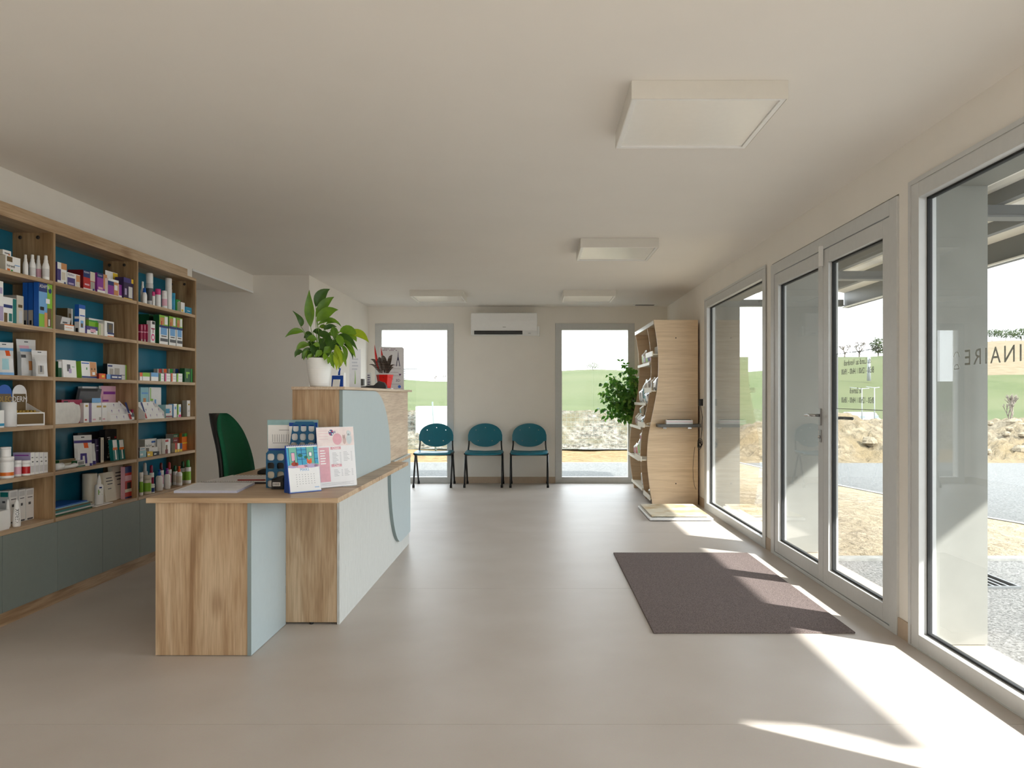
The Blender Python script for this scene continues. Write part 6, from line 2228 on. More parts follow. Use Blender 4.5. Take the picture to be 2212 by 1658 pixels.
TN = ('top tray', 'second tray', 'third tray', 'fourth tray', 'lowest tray')
defs = [(0, 0, 8.86, 0.10, 0.17, 0.21, 0.10, 'N', 'DG', 'grey and green food bag nearest the camera, top tray of the rack', 0.102, 0, 0),
        (0, 0, 9.06, 0.11, 0.15, 0.19, 0.09, 'DG', 'N', 'dark green food bag behind the grey one, top tray of the rack', 0.102, 0, 0),
        (1, 0, 9.36, 0.06, 0.15, 0.17, 0.11, 'W', 'V', 'white and purple food bag, lower on the far top tray', 0.0, 0, 0),
        (1, 0, 9.53, 0.06, 0.15, 0.17, 0.11, 'W', 'P', 'white food bag with dark purple band, far top tray', 0.0, 0, 0),
        (1, 0, 9.40, 0.07, 0.15, 0.17, 0.11, 'W', 'DGY', 'white food bag with grey band stacked highest, far top tray', 0.19, 0, 0),
        (1, 0, 9.70, 0.06, 0.15, 0.16, 0.11, 'W', 'LG', 'white and lime food bag on the far top tray', 0.0, 0, 0),
        (1, 0, 9.90, 0.06, 0.15, 0.16, 0.11, 'CR', 'LV', 'cream food bag at the far end of the top tray', 0.0, 0, 0),
        (0, 1, 8.85, 0.00, 0.15, 0.18, 0.07, 'F', 'W', 'silver food bag nearest the camera, second tray of the rack', 0, 0.25, 0),
        (0, 1, 9.03, 0.03, 0.15, 0.15, 0.07, 'F', 'CR', 'silver and cream food bag, middle of the near second tray', 0, 0.1, 0),
        (0, 1, 9.18, 0.02, 0.13, 0.16, 0.07, 'CR', 'N', 'cream food bag at the divider, near second tray', 0, 0.1, 0),
        (1, 1, 9.36, 0.00, 0.14, 0.15, 0.09, 'F', 'W', 'silver food bag next to the divider, far second tray', 0, 0, 0),
        (1, 1, 9.36, 0.06, 0.14, 0.15, 0.09, 'F', 'CR', 'silver food bag stacked on another, far second tray', 0.16, 0, 0),
        (1, 1, 9.53, 0.03, 0.14, 0.16, 0.09, 'F', 'LT', 'silver and pale blue food bag, far second tray', 0, 0, 0),
        (1, 1, 9.70, 0.05, 0.14, 0.30, 0.09, 'W', 'TL', 'tall white food bag with teal band, far second tray', 0, 0, 0),
        (0, 2, 8.84, 0.02, 0.14, 0.03, 0.10, 'CR', 'Y', 'flat cream sachet nearest the camera, third tray of the rack', 0, 0, 0),
        (1, 2, 9.37, 0.00, 0.14, 0.15, 0.08, 'F', 'LT', 'silver food bag by the divider, far third tray', 0, 0, 0),
        (1, 2, 9.52, 0.00, 0.13, 0.13, 0.08, 'W', 'BR', 'white and brown food bag, second on the far third tray', 0, 0, 0),
        (1, 2, 9.67, 0.00, 0.13, 0.13, 0.08, 'W', 'DR', 'white and dark red food bag, third on the far third tray', 0, 0, 0),
        (1, 2, 9.60, 0.06, 0.14, 0.12, 0.08, 'CR', 'TL', 'cream and teal food bag stacked on the far third tray', 0.145, 0, 0),
        (1, 3, 9.38, 0.02, 0.15, 0.17, 0.08, 'W', 'R', 'white and red food bag lower on the far fourth tray', 0, 0, 0),
        (1, 3, 9.40, 0.05, 0.15, 0.16, 0.08, 'W', 'M', 'white and wine red food bag stacked on the far fourth tray', 0.18, 0, 0),
        (1, 3, 9.60, 0.04, 0.14, 0.26, 0.07, 'W', 'LG', 'tall lime and white food bag on the far fourth tray', 0, 0, 0),
        (1, 4, 9.38, 0.03, 0.16, 0.20, 0.09, 'F', 'F' if False else 'GY', 'crinkled silver food bag on the lowest far tray', 0, 0, 0),
        (1, 4, 9.38, 0.05, 0.16, 0.12, 0.09, 'F', 'DGY', 'silver and grey food bag stacked on the lowest far tray', 0.21, 0, 0),
        (1, 0, 10.08, 0.06, 0.15, 0.20, 0.10, 'W', 'LG', 'white and lime food bag farthest along the top tray', 0, 0, 0),
        (1, 1, 9.88, 0.05, 0.14, 0.22, 0.09, 'F', 'W', 'silver food bag with white band, fourth along the far second tray', 0, 0, 0),
        (1, 1, 10.06, 0.05, 0.14, 0.20, 0.09, 'F', 'GY', 'plain silver food bag at the far end of the second tray', 0, 0, 0),
        (1, 2, 9.84, 0.05, 0.14, 0.15, 0.08, 'W', 'BR', 'white and brown food bag, fourth on the far third tray', 0, 0, 0),
        (1, 2, 10.02, 0.05, 0.14, 0.16, 0.08, 'CR', 'DR', 'cream and red food bag at the far end of the third tray', 0, 0, 0),
        (1, 3, 9.80, 0.05, 0.14, 0.18, 0.08, 'W', 'R', 'white and red food bag beyond the tall lime one, fourth tray', 0, 0, 0),
        (1, 3, 10.00, 0.05, 0.14, 0.15, 0.08, 'W', 'M', 'white and wine red food bag at the far end of the fourth tray', 0, 0, 0),
        (1, 4, 9.58, 0.05, 0.15, 0.22, 0.09, 'F', 'GY', 'shiny silver food bag, second on the lowest far tray', 0, 0, 0),
        (0, 4, 8.90, 0.02, 0.14, 0.10, 0.08, 'CR', 'BR', 'cream and brown food bag on the lowest near tray', 0, 0, 0)]
for d in defs:
    bag(*d)
mb = MB()
mb.box(-0.10, 0.10, -0.22, 0.22, 0, 0.10)
o = mb.obj('carton', pm((176, 164, 146), 0.7), None, (front_x(1.7) + 0.13, 8.96, 1.7125))
o.location.z = 1.7125
tag(o, 'brown cardboard carton on the near top tray under the green bags', 'box')

# small side shelf with the scale's display, charger and cables
t = thing('bracket_shelf', 'dark grey shelf board fixed to the side of the display rack', 'shelf', (1.61, 8.70, 0.885))
mb = MB()
mb.box(-0.24, 0.235, -0.16, 0.008, 0, 0.034)
mb.obj('board', pm((92, 92, 90), 0.6), t)
for x in (-0.17, 0.11):
    mb = MB()
    mb.box(x, x + 0.04, -0.05, 0.007, -0.02, -0.0005)
    mb.obj('bracket', M_CHROME, t)
t = thing('scale_display', 'white display unit with pink stripe lying on the dark side shelf', 'display unit', (1.61, 8.615, 0.9195))
mb = MB()
mb.box(-0.148, 0.148, -0.05, 0.05, 0, 0.024)
mb.box(-0.148, 0.148, -0.05, 0.05, 0.029, 0.046)
mb.obj('case', M_WHITE, t, bevel=0.003)
mb = MB()
mb.box(-0.1475, 0.1475, -0.0495, 0.0495, 0.0243, 0.0287)
mb.obj('stripe', cm('LP'), t)
mb = MB()
mb.box(-0.13, 0.13, -0.04, 0.04, 0.0462, 0.052)
mb.obj('screen', M_BLACK, t, bevel=0.002)
t = thing('power_adapter', 'black plug adapter on the wall socket beside the display rack', 'charger', (XR, 8.52, 1.165))
mb = MB()
mb.box(-0.014, -0.0005, -0.045, 0.045, -0.045, 0.045)
mb.obj('socket_plate', M_WHITE, t)
mb = MB()
mb.box(-0.06, -0.0145, -0.03, 0.03, -0.04, 0.035)
mb.obj('adapter', M_BLACK, t, bevel=0.003)
pts = []
random.seed(4)
c0 = Vector((XR - 0.035, 8.52, 1.122))
mb = MB()
path = [c0, c0 + Vector((0.005, -0.02, -0.06)), c0 + Vector((0.02, 0, -0.12)), Vector((XR - 0.02, 8.52, 0.94)), Vector((XR - 0.02, 8.525, 0.86)), Vector((XR - 0.03, 8.52, 0.76)), Vector((XR - 0.035, 8.52, 0.70))]
mb.tube(path, 0.0035, 6)
for k in range(6):
    cz = 0.70 + random.uniform(-0.02, 0.02)
    rr = random.uniform(0.025, 0.05)
    mb.tube([(XR - 0.05 + 0.012 * k / 6 + rr * 0.6 * math.cos(a), 8.515 + 0.01 * (k % 3) - 0.01, cz + rr * math.sin(a)) for a in [2 * math.pi * i / 14 for i in range(15)]], 0.0032, 5)
o = mb.obj('power_cable', M_BLACK)
tag(o, 'black coiled power cable hanging beside the display rack', 'cable')
mb = MB()
pp = [(1, 0.66), (0.992, 0.55), (0.988, 0.42), (0.990, 0.30), (0.998, 0.22), (1.008, 0.18)]
mb.tube([(a * (XR - 0.07), 8.66, z) for a, z in pp], 0.0022, 5)
o = mb.obj('thin_cable', M_BLACK)
tag(o, 'thin dark cable running down the side of the display rack', 'cable')

# scale platform
t = thing('pet_scale', 'flat cream weighing platform on the floor before the display rack', 'scale', (1.44, 8.02, 0))
mb = MB()
mb.box(-0.31, 0.315, -0.455, 0.43, 0.008, 0.030)
mb.obj('base', M_WHITE, t, bevel=0.003)
mb = MB()
mb.box(-0.285, 0.29, -0.405, 0.42, 0.038, 0.050)
mb.obj('platform', ground_mat('worn_cream_plate', (214, 204, 182), (232, 226, 210), 3.0, 0.05, 0.001, (4.0, (196, 172, 130)), 0.5), t, bevel=0.002)
for x in (-0.2, 0.2):
    for y in (-0.33, 0.33):
        mb = MB()
        mb.lathe([(0.02, 0.0), (0.02, 0.0378)], 10, 0, (x, y, 0))
        mb.obj('foot', M_BLACK, t)

# ------------------------------------------------------------------ leafy plant by the far right window
t = thing('leafy_pot_plant', 'bushy green indoor plant beside the display rack before the far window', 'plant', (1.52, 10.60, 0))
mb = MB()
mb.lathe([(0.13, 0.0), (0.14, 0.01), (0.17, 0.30), (0.175, 0.32), (0.16, 0.32), (0.155, 0.28)], 24)
mb.obj('pot', pm((226, 222, 214), 0.5), t)
mb = MB()
mb.lathe([(0.154, 0.27), (0.154, 0.279)], 20)
mb.obj('soil', pm((60, 46, 36), 0.95), t)
FOL = [leaf_mat('bush_leaf', (58, 112, 36), (96, 150, 54)), leaf_mat('bush_leaf_light', (112, 160, 64), (140, 184, 84))]
random.seed(31)
stems = MB()
lm = [MB(), MB()]
trunk_top = Vector((-0.02, -0.02, 0.85))
stems.tube([(0.0, 0.0, 0.275), (0.01, -0.01, 0.55), tuple(trunk_top)], [0.012, 0.010, 0.008], 7)
stems.tube([(0.03, 0.02, 0.275), (0.04, 0.0, 0.7), (0.0, -0.02, 1.1)], [0.010, 0.008, 0.006], 7)


def px_local(px, py, dy):
    p = at(px, py, 10.60 + dy)
    return p - Vector((1.52, 10.60, 0))


ends = []
outline = [(1274, 872), (1280, 850), (1290, 828), (1300, 812), (1312, 800), (1325, 793), (1340, 784), (1350, 790), (1362, 792), (1374, 796), (1380, 812), (1380, 840), (1376, 870), (1372, 900), (1360, 918), (1345, 915), (1330, 908), (1315, 902), (1300, 895), (1288, 886)]
cx_, cy_ = 1335, 852
for k in range(60):
    a, b = outline[k % len(outline)]
    u = random.uniform(0.25, 1.0)
    ends.append(px_local(cx_ + (a - cx_) * u + random.uniform(-5, 5), cy_ + (b - cy_) * u + random.uniform(-5, 5), random.uniform(-0.08, 0.15)))
for e in ends:
    s0 = trunk_top + Vector((random.uniform(-0.05, 0.02), random.uniform(-0.03, 0.03), random.uniform(-0.2, 0.25)))
    mid = (s0 + e) / 2 + Vector((0, 0, random.uniform(0.05, 0.16)))
    pts = [s0 * (1 - u) ** 2 + mid * 2 * u * (1 - u) + e * u * u for u in [i / 7 for i in range(8)]]
    stems.tube(pts, [0.0035 - 0.0003 * i for i in range(8)], 4)
    for i in range(3, 8):
        for s in range(3):
            p = pts[i] + Vector((random.uniform(-0.03, 0.03), random.uniform(-0.03, 0.03), random.uniform(-0.02, 0.02)))
            d = Vector((random.uniform(-1, 0.6), random.uniform(-1, 0.6), random.uniform(-1.3, 0.2))).normalized()
            L = random.uniform(0.05, 0.09)
            bl_ = leaf_blade(p, p + d * L * 0.5 + Vector((0, 0, 0.012)), p + d * L, L * 0.48, Vector((random.uniform(-0.5, 0.5), -1, random.uniform(0.2, 1))).normalized(), 0.25, 4, 0)
            q = lm[0 if random.random() < 0.75 else 1]
            q.add(bl_.v, bl_.f, 0, True)
for e, n in ((px_local(1340, 780, -0.1), 5), (px_local(1352, 787, 0), 4)):
    s0 = trunk_top + Vector((0, 0, 0.4))
    pts = [s0.lerp(e, i / 6) for i in range(7)]
    stems.tube(pts, 0.0022, 4)
    for i in range(3, 7):
        for s in (-1, 1):
            p = pts[i]
            d = Vector((s, -0.2, 0.35)).normalized()
            L = 0.06
            bl_ = leaf_blade(p, p + d * L * 0.5 + Vector((0, 0, 0.012)), p + d * L, L * 0.45, Vector((0, -1, 0.4)), 0.25, 4, 0)
            lm[0].add(bl_.v, bl_.f, 0, True)
stems.obj('stems', pm((92, 84, 54), 0.8), t)['kind'] = 'stuff'
for k in range(2):
    lm[k].obj('foliage', FOL[k], t)['kind'] = 'stuff'
# ------------------------------------------------------------------ outside: canopy
G = -0.06
M_SHEET = pm((238, 236, 231), 0.5, var=0.02, name='canopy_sheet')
M_BEAM = pm((104, 106, 106), 0.5, var=0.03, name='canopy_grey_steel')
cp = thing('canopy', 'grey steel canopy with ribbed roof over the yard outside the glazing', 'canopy', (2.3, 5.7, 2.5))
cs = (-2.3, -5.7, -2.5)
CE, CY0, CY1 = 4.4, 0.61, 10.95
mb = MB()
nx = int((CE - 2.25) / 0.20)
pr = []
for k in range(nx):
    a = 2.25 + k * 0.20
    pr += [(a, 2.70), (a + 0.13, 2.70), (a + 0.145, 2.735), (a + 0.185, 2.735)]
pr.append((CE, 2.70))
pr2 = pr + [(CE, 2.76), (2.25, 2.76)]
mb.prism(pr2, 'y', CY0, CY1)
mb.shift(cs).obj('roof_sheet', M_SHEET, cp)
mb = MB()
mb.box(CE, CE + 0.07, CY0, CY1, 2.486, 2.76)
mb.shift(cs).obj('fascia', M_BEAM, cp)
mb = MB()
mb.box(CE - 0.03, CE - 0.0005, CY0, CY1, 2.486, 2.500)
mb.shift(cs).obj('fascia_lip', M_SHEET, cp)
for y in (2.6, 5.5, 8.4, 10.88):
    mb = MB()
    mb.box(2.242, CE - 0.031, y, y + 0.07, 2.52, 2.60)
    mb.box(2.242, CE - 0.031, y - 0.03, y + 0.10, 2.505, 2.519)
    mb.shift(cs).obj('beam', M_BEAM, cp)
for x in (2.75, 3.3, 3.85):
    mb = MB()
    mb.box(x, x + 0.06, CY0, CY1, 2.601, 2.699)
    mb.shift(cs).obj('purlin', M_BEAM, cp)

# ------------------------------------------------------------------ outside: ground
M_GRAVEL = ground_mat('grey_gravel', (90, 90, 88), (152, 151, 148), 55.0, 0.7, 0.02)
M_ROAD = ground_mat('road_gravel', (78, 78, 77), (116, 116, 113), 40.0, 0.6, 0.02)
M_SOIL = ground_mat('sandy_soil', (120, 108, 88), (162, 149, 128), 7.0, 0.9, 0.08, (1.2, (144, 131, 108)))
M_MOUND = ground_mat('mound_soil', (84, 75, 60), (132, 120, 99), 5.0, 1.0, 0.10, (1.1, (112, 98, 74)))
M_VERGE = ground_mat('orange_soil', (96, 78, 52), (132, 112, 80), 6.0, 0.9, 0.08)
M_CONC = ground_mat('pale_concrete', (126, 126, 122), (148, 148, 144), 12.0, 0.2, 0.01)
M_BANK = ground_mat('stony_dry_bank', (52, 48, 40), (140, 133, 120), 7.0, 1.0, 0.12, (1.3, (92, 86, 66)))
M_GRASS = ground_mat('spring_grass_field', (60, 68, 38), (70, 77, 46), 0.35, 0.3, 0.2, (0.02, (74, 78, 50)))
M_PLOUGH = ground_mat('ploughed_field', (92, 80, 60), (108, 96, 76), 0.25, 0.5, 0.3)


def plate(name, poly, z0, z1, mat, label):
    mb = MB()
    mb.prism(poly, 'z', z0, z1)
    o = mb.obj(name, mat)
    o['kind'] = 'structure'
    o['label'] = label
    return o


plate('gravel_yard', [(2.245, -14), (30, -14), (30, 6.02), (2.245, 6.02)], G - 0.2, G, M_GRAVEL, 'pale gravel strip just outside the glazing')
plate('soil_strip', [(2.245, 6.13), (4.86, 6.13), (4.86, 7.7), (4.72, 8.1), (4.52, 10.0), (4.32, 11.1), (4.1, 13.0), (3.9, 14.85), (2.245, 14.85)], G - 0.2, G + 0.012, M_SOIL,
      'sandy brown soil strip between the gravel and the road')
plate('gravel_road', [(4.93, 6.13), (40, 6.13), (40, 14.85), (3.97, 14.85), (4.17, 13.0), (4.39, 11.1), (4.59, 10.0), (4.79, 8.1), (4.93, 7.7)], G - 0.2, G + 0.004, M_ROAD,
      'grey gravel road beyond the soil strip')
o = plate('kerb', [(2.245, 6.021), (30, 6.021), (30, 6.129), (2.245, 6.129)], G - 0.2, G + 0.02, M_CONC, 'pale concrete kerb edging the gravel')
plate('road_kerb', [(4.861, 6.131), (4.929, 6.131), (4.929, 7.7), (4.789, 8.1), (4.589, 10.0), (4.389, 11.1), (4.169, 13.0), (3.969, 14.85), (3.901, 14.85), (4.101, 13.0), (4.321, 11.1), (4.521, 10.0), (4.721, 8.1), (4.861, 7.7)],
      G - 0.2, G + 0.02, M_CONC, 'thin concrete edge between soil and road')
plate('gravel_path', [(-14, 11.205), (2.243, 11.205), (2.243, 14.9), (-14, 15.3)], G - 0.2, G, M_ROAD, 'pale gravel path outside the far windows')
plate('rear_ground', [(-14, -30), (2.243, -30), (2.243, -3.91), (-14, -3.91)], G - 0.2, G, M_GRAVEL, 'gravel ground behind the building')


def sm(a, b, x):
    t_ = max(0.0, min(1.0, (x - a) / (b - a)))
    return t_ * t_ * (3 - 2 * t_)


random.seed(3)
_ph = [(random.uniform(0.3, 2.6), random.uniform(0, 6.28), random.uniform(0, 6.28)) for _ in range(14)]


def rough(x, y, amp):
    s = 0.0
    for k, (f, a, b) in enumerate(_ph):
        s += math.sin(f * (x * math.cos(a) + y * math.sin(a)) + b) / (0.6 + f)
    return amp * s * 0.25


def terrain(name, ts, ds, fz, mat, label, jit=0.0):
    """strip over directions t = X / Y and depths Y"""
    mb = MB()
    rows = []
    for i, Y in enumerate(ds):
        rows.append([(t_ * Y, Y, fz(t_, Y) + (random.uniform(-jit, jit) if 3 < i < len(ds) - 3 else 0)) for t_ in ts])
    mb.grid([r for r in rows], 0, True)
    mb.f = [q for q in mb.f]
    o = mb.obj(name, mat)
    o['kind'] = 'structure'
    o['label'] = label
    return o


def lsp(a, b, n):
    return [a + (b - a) * i / n for i in range(n + 1)]


TF = lsp(-0.75, 0.20, 90)
terrain('soil_verge', TF, lsp(15.0, 19.3, 28), lambda t_, Y: G + 0.0 + rough(t_ * Y * 2, Y * 2, 0.05) * sm(15.0, 15.6, Y) + (0.003 if Y < 15.5 else 0.0), M_VERGE, 'orange soil strip below the stony bank')
terrain('stony_bank', lsp(-0.75, 0.20, 220), lsp(18.8, 22.0, 50),
        lambda t_, Y: G + 0.88 * sm(18.7, 21.2, Y) + rough(t_ * Y * 3, Y * 3, 0.10) * sm(18.7, 19.5, Y) * (1 - sm(21.3, 22.0, Y)) - 0.05 * sm(21.5, 22, Y), M_BANK,
        'stony dry bank outside the far windows', 0.035)


def crest(t_):
    return 1 + 0.35 * math.sin(t_ * 9 + 1.2)


def field(t_, Y):
    z = 0.80 + (Y - 21.5) * 0.036 * (1 + 0.25 * math.sin((t_ + 0.02) * 16)) - 0.00001 * (Y - 21) ** 2
    return z - 26 * sm(165, 320, Y)


terrain('green_field', lsp(-0.75, 0.20, 60), [21.6, 24, 28, 33, 40, 50, 62, 76, 92, 110, 130, 150, 168, 190, 230, 320], field, M_GRASS, 'bright green field rising behind the bank')

TR = lsp(0.20, 1.6, 110)
terrain('soil_mound', lsp(0.20, 1.3, 240), lsp(14.8, 24.0, 60),
        lambda t_, Y: G - 0.01 + (0.62 + 0.22 * math.sin(t_ * 21)) * sm(14.9, 17.6, Y) * (1 - 1.9 * sm(18.6, 24, Y)) + rough(t_ * Y * 3.2, Y * 3.2, 0.16) * sm(14.9, 16.0, Y), M_MOUND,
        'mound of sandy soil and stones beyond the road', 0.045)


def valley(t_, Y):
    z = -0.9 - 3.9 * sm(22, 120, Y)
    z += sm(170, 480, Y) * (30 + 10 * sm(0.42, 0.62, t_))
    return z


VD = [22, 26, 32, 40, 52, 66, 84, 104, 126, 150, 176]
HD = [295, 320, 350, 385, 420, 455, 490, 560, 700]
T1, T2 = lsp(0.20, 0.5, 40), lsp(0.5, 1.6, 70)
hill = lambda t_, Y: valley(t_, Y) - 50 * sm(495, 700, Y)
terrain('valley_meadow', T1, VD + [200, 230, 262] + HD, hill, M_GRASS, 'green hillside across the valley seen through the door')
terrain('lower_meadow', T2, VD + [200, 230, 262, 296], valley, M_GRASS, 'green meadow in the valley seen through the right window')
terrain('ploughed_hill', T2, HD, hill, M_PLOUGH, 'brown ploughed hillside across the valley')

# rocks on the mound
M_ROCK = ground_mat('pale_rock', (104, 94, 76), (146, 134, 114), 6.0, 0.6, 0.03)
random.seed(11)


def rock_mesh():
    mb = MB()
    prof = []
    for i in range(6):
        a = math.pi * i / 5
        prof.append((math.sin(a), -math.cos(a)))
    rows = []
    for r_, z in prof:
        rows.append([(max(0.02, r_) * math.cos(2 * math.pi * k / 8) * random.uniform(0.75, 1.15), max(0.02, r_) * math.sin(2 * math.pi * k / 8) * random.uniform(0.75, 1.15), z * random.uniform(0.55, 0.75)) for k in range(8)])
    mb.grid(rows, 0, False, True)
    return mb.mesh('rock', M_ROCK)


rk = [rock_mesh() for _ in range(4)]
spots = []
while len(spots) < 13:
    k = len(spots)
    t_ = random.uniform(0.585, 0.66) if k < 9 else random.uniform(0.38, 0.46)
    Y = random.uniform(15.5, 17.8)
    s = random.uniform(0.07, 0.20)
    if all(math.hypot(t_ * Y - a * b, Y - b) > 1.5 * (s + c_) for a, b, c_ in spots):
        spots.append((t_, Y, s))
for t_, Y, s in spots:
    z = G + 0.62 * sm(14.9, 17.6, Y)
    o = link('rock', rk[random.randrange(4)], None, (t_ * Y, Y, z + 0.05), (0, 0, random.uniform(0, 6)))
    o.scale = (s, s * random.uniform(0.8, 1.1), s)
    tag(o, 'pale sandy rock lying on the soil mound beyond the road', 'rock', 'rocks on the soil mound')

# ------------------------------------------------------------------ outside: trees
M_BARK = pm((92, 82, 72), 0.9, var=0.2, vscale=8, name='grey_bark')
M_TWIG = pm((112, 102, 92), 0.9, var=0.15, name='bare_twigs')
M_FAR = ground_mat('distant_evergreen', (40, 50, 30), (60, 70, 44), 0.9, 0.5, 0.2)
M_PALEBUSH = ground_mat('pale_spring_bush', (66, 72, 52), (90, 96, 74), 0.8, 0.5, 0.2)


def bare_tree_mesh(seed, h):
    random.seed(seed)
    trunk, twigs = MB(), MB()

    def br(p, d, L, r, lev):
        q = p + d * L
        (trunk if lev < 2 else twigs).tube([p, (p + q) / 2 + Vector((random.uniform(-1, 1), random.uniform(-1, 1), 0)) * L * 0.05, q], [r, r * 0.8, r * 0.6], 5 if lev < 2 else 3)
        if lev >= 5:
            return
        for k in range(3 if lev < 4 else 4):
            dd = (d + Vector((random.uniform(-1, 1), random.uniform(-1, 1), random.uniform(-0.25, 0.7))) * 0.62).normalized()
            br(p + d * L * random.uniform(0.6, 1.0), dd, L * random.uniform(0.58, 0.78), r * 0.68, lev + 1)
    br(Vector((0, 0, 0)), Vector((0, 0, 1)), h * 0.30, h * 0.036, 0)
    return trunk.mesh('trunk', M_BARK), twigs.mesh('twigs', M_TWIG)


BT = [bare_tree_mesh(5, 1.0), bare_tree_mesh(9, 1.0)]


def bare_tree(px, py, Y, hpx, k, label, group=None, wide=1.0):
    p = at(px, py, Y)
    h = hpx * Y / FPX
    t = thing('bare_tree', label, 'tree', p, random.uniform(0, 6), group)
    t.scale = (h * wide, h * wide, h)
    link('trunk', BT[k][0], t)
    tw = link('twigs', BT[k][1], t)
    tw['kind'] = 'stuff'


def leafy(px, py, Y, wpx, hpx, mat, label, group=None, seed=1, flat=False, name='leafy_tree'):
    random.seed(seed)
    p = at(px, py, Y)
    W, Hh = wpx * Y / FPX / 2, hpx * Y / FPX
    t = thing(name, label, 'tree', p, 0, group)
    mb = MB()
    mb.tube([(0, 0, -0.15 * Hh), (0, 0, Hh * 0.55)], [Hh * 0.035, Hh * 0.02], 6)
    mb.obj('trunk', M_BARK, t)
    mb = MB()
    for k in range(900):
        while True:
            u = Vector((random.uniform(-1, 1), random.uniform(-1, 1), random.uniform(-1, 1)))
            if 0.25 < u.length < 1:
                break
        zc_, zr = (0.70, 0.30) if flat else (0.58, 0.42)
        c_ = Vector((u.x * W * (1 + 0.15 * math.sin(7 * u.z)), u.y * W, Hh * (zc_ + zr * u.z)))
        s = Hh * random.uniform(0.025, 0.05)
        a = Vector((random.uniform(-1, 1), random.uniform(-1, 1), random.uniform(-1, 1))).normalized()
        b = a.orthogonal().normalized()
        mb.add([c_ + a * s, c_ + b * s, c_ - a * s, c_ - b * s], [(0, 1, 2, 3)])
    f = mb.obj('foliage', mat, t)
    f['kind'] = 'stuff'


def fz(t_, Y):
    return VY - (valley(t_, Y) - EYE) * FPX / Y


def gpy(px, Y, f):
    t_ = (px - VX) / FPX
    return VY - (f(t_, Y) - EYE) * FPX / Y


bare_tree(940, gpy(940, 150, field) + 1, 150, 20, 0, 'faint bare tree on the field crest, wider of two in the left far window', None, 1.2)
bare_tree(960, gpy(960, 155, field) + 1, 155, 22, 1, 'faint bare tree at the right edge of the left far window', None, 0.9)
leafy(1281, gpy(1281, 140, field) + 1, 140, 36, 19, M_PALEBUSH, 'small round grey-green tree on the field crest in the right far window', None, 4)
for k, (px, hp, kk, wd) in enumerate(((1825, 46, 0, 1.2), (1856, 52, 1, 1.0))):
    bare_tree(px, gpy(px, 480, valley) + 2, 480, hp, kk, ('bare tree on the hill, left of two through the open half of the glass door', 'bare tree on the hill beside the dark conifer through the glass door')[k], None, wd)
leafy(1897, gpy(1897, 470, valley) + 2, 470, 34, 44, M_FAR, 'dark conifer on the hill at the right side of the glass door', None, 6)
for k, (px, wp, hp) in enumerate(((2143, 40, 30), (2172, 50, 33), (2206, 54, 40))):
    leafy(px, gpy(px, 470 + 22 * k, valley) + 2, 470 + 22 * k, wp, hp, M_FAR, ('umbrella pine on the skyline, smallest and leftmost of three in the right window', 'umbrella pine on the skyline, middle of three in the right window', 'umbrella pine on the skyline at the very right edge of the picture')[k],
          'skyline pines', 20 + k, True, 'pine_tree')

# far building and camper van
t = thing('far_building', 'pale distant building on the horizon in the left far window', 'building', at(878, gpy(878, 160, field), 160))
mb = MB()
mb.box(-3.0, 2.2, 0, 4, -0.5, 2.3)
mb.obj('wall', pm((150, 152, 154), 0.8), t)
mb = MB()
mb.box(-3.1, 2.3, -0.1, 4.1, 2.3, 2.5)
mb.obj('roof', pm((206, 206, 206), 0.8), t)
for k in range(2):
    mb = MB()
    mb.box(-1.8 + k * 2.4, -0.8 + k * 2.4, -0.05, -0.001, 0.5, 1.4)
    mb.obj('window', pm((150, 158, 164), 0.4), t)

p = at(1862, 918, 160)
t = thing('camper_van', 'white camper van parked in the valley seen through the glass door', 'vehicle', p)
mb = MB()
mb.prism([(-3.4, 0.35), (3.0, 0.35), (3.75, 0.45), (3.8, 1.1), (3.1, 1.5), (2.5, 2.55), (1.9, 2.75), (-3.3, 2.75), (-3.5, 2.5)], 'y', -1.1, 1.1)
mb.obj('body', pm((172, 172, 170), 0.4, var=0.01), t)
for x0, x1, z0, z1 in ((-2.6, -1.6, 1.5, 2.0), (-0.9, 0.2, 1.5, 2.0), (2.2, 2.95, 1.5, 2.1)):
    mb = MB()
    mb.box(x0, x1, -1.13, -1.101, z0, z1)
    mb.obj('window', pm((120, 128, 134), 0.3), t)
for x in (-2.1, 2.4):
    mb = MB()
    mb.tube([(x, -1.12, 0.35), (x, -0.85, 0.35)], 0.36, 12)
    mb.obj('wheel', M_BLACK, t)

# poles in the valley
M_POLE = pm((140, 143, 145), 0.5, name='pale_pole')
p = at(1877, 785, 300)
mb = MB()
mb.tube([(0, 0, -4), (0, 0, 10)], [0.8, 0.5], 8)
o = mb.obj('white_mast', M_POLE, None, at(1877, 800, 300))
tag(o, 'pale mast rising in front of the hill behind the door lettering', 'mast')
for px, top, ar, lb in ((1862, 838, 26, 'pale double-armed lamp pole behind the opening hours on the door'), (1889, 836, 18, 'thin lamp pole right of the camper van seen through the door')):
    Y = 110.0
    b_p = at(px, 905, Y)
    t = thing('lamp_pole', lb, 'lamp pole', b_p)
    hh = (905 - top) * Y / FPX
    mb = MB()
    mb.tube([(0, 0, -0.6), (0, 0, hh)], [0.09, 0.06], 8)
    mb.obj('pole', M_POLE, t)
    mb = MB()
    mb.tube([(-ar * Y / FPX, 0, hh + 0.1), (0, 0, hh - 0.1), (ar * 0.6 * Y / FPX, 0, hh)], 0.05, 6)
    mb.obj('arm', M_POLE, t)

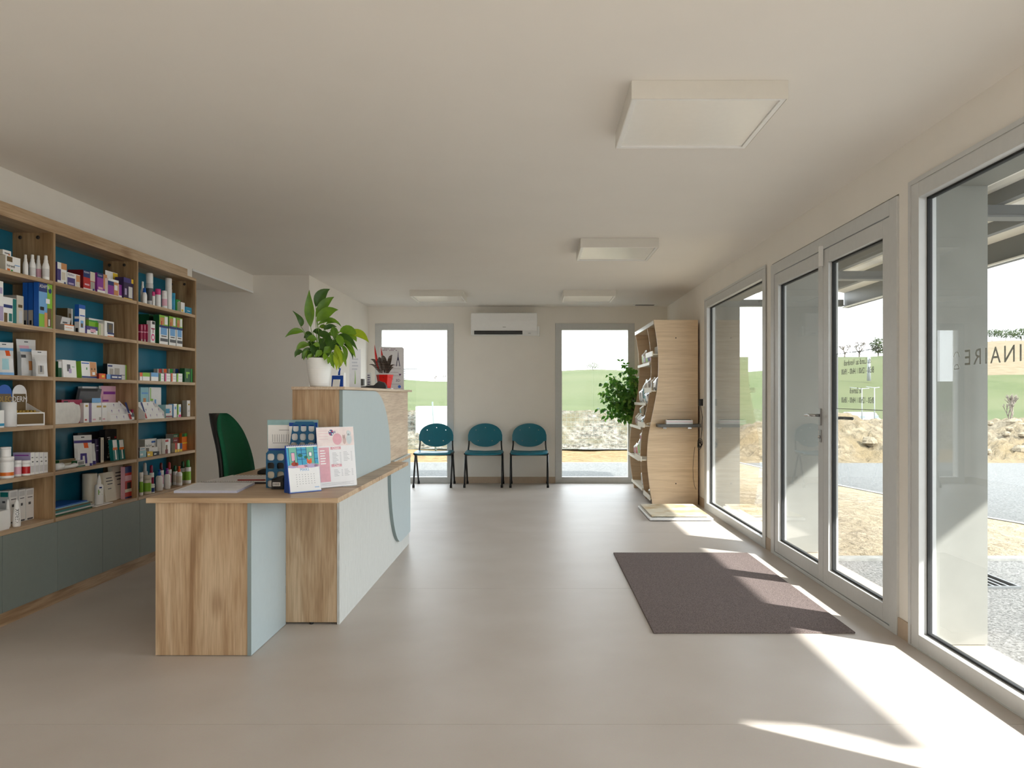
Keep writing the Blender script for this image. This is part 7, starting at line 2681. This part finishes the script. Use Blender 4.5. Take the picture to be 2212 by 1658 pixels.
# wire fence with green posts outside the far windows
M_GPOST = pm((92, 108, 104), 0.5, name='green_grey_post')
Y = 17.2
fz0 = G
t = thing('wire_fence', 'wire mesh fence with a leaning post outside the far windows', 'fence', (-2.0, Y, fz0))
for x in (-4.6, -2.27, 0.05, 2.4):
    mb = MB()
    tilt = 0.05 if x == -2.27 else 0.0
    mb.tube([(x + 2.0 + tilt, 0, 0), (x + 2.0 - tilt * 0.6, 0, 1.17 + (0 if x == -2.27 else -0.2))], 0.017, 8)
    mb.obj('post', M_GPOST, t)
for k in range(9):
    mb = MB()
    mb.tube([(-2.6, 0, 0.12 + k * 0.10), (4.4, 0, 0.12 + k * 0.10)], 0.0022, 4)
    mb.obj('wire', M_GPOST, t)
mb = MB()
for k in range(70):
    mb.tube([(-2.6 + k * 0.1, 0.004, 0.10), (-2.6 + k * 0.1, 0.004, 0.94)], 0.0016, 4)
o = mb.obj('wire_mesh', M_GPOST, t)
o['kind'] = 'stuff'
mb = MB()
mb.box(-0.42, 0.42, -0.3, 0.3, -0.1, 0.72)
o = mb.obj('concrete_block', pm((168, 166, 160), 0.9, var=0.05, vscale=9), None, at(936, 945, 20.0) + Vector((0, 0, 0.1)), bevel=0.02)
tag(o, 'white block on the bank behind the first teal chair', 'block')

# young staked trees in the right window
for k, (px, lb) in enumerate(((2182, 'young bare tree tied between stakes in the right window'),)):
    Y = 30.0
    bp_ = at(px, 950, Y)
    bare_tree(px, 945, Y, 130, 1, lb, None, 0.6)
for k, px in enumerate((2172, 2191, 2203)):
    mb = MB()
    mb.tube([(0, 0, -0.3), (0, 0, 0.82)], 0.035, 7)
    o = mb.obj('tree_stake', pm((196, 190, 178), 0.8), None, at(px, 950, 30.0))
    tag(o, ('wooden stake left of the young tree in the right window', 'wooden stake just right of the young tree in the right window', 'wooden stake nearest the right edge of the picture')[k], 'stake', 'tree stakes')
# metal grating in the gravel
t = thing('drain_grating', 'grey metal grating set in the gravel outside the right window', 'grating', (3.0, 5.35, G + 0.001))
mb = MB()
ring(mb, 'y', 0, 0.001, 0, 0, 0, 0, 0) if False else None
for a, b, c_, d in ((-0.26, 0.26, -0.20, -0.185), (-0.26, 0.26, 0.185, 0.20), (-0.26, -0.245, -0.185, 0.185), (0.245, 0.26, -0.185, 0.185)):
    mb.box(a, b, c_, d, 0, 0.015)
mb.obj('frame', M_BEAM, t)
for k in range(9):
    mb = MB()
    mb.box(-0.22 + k * 0.05, -0.205 + k * 0.05, -0.1849, 0.1849, 0, 0.013)
    mb.obj('bar', M_BEAM, t)
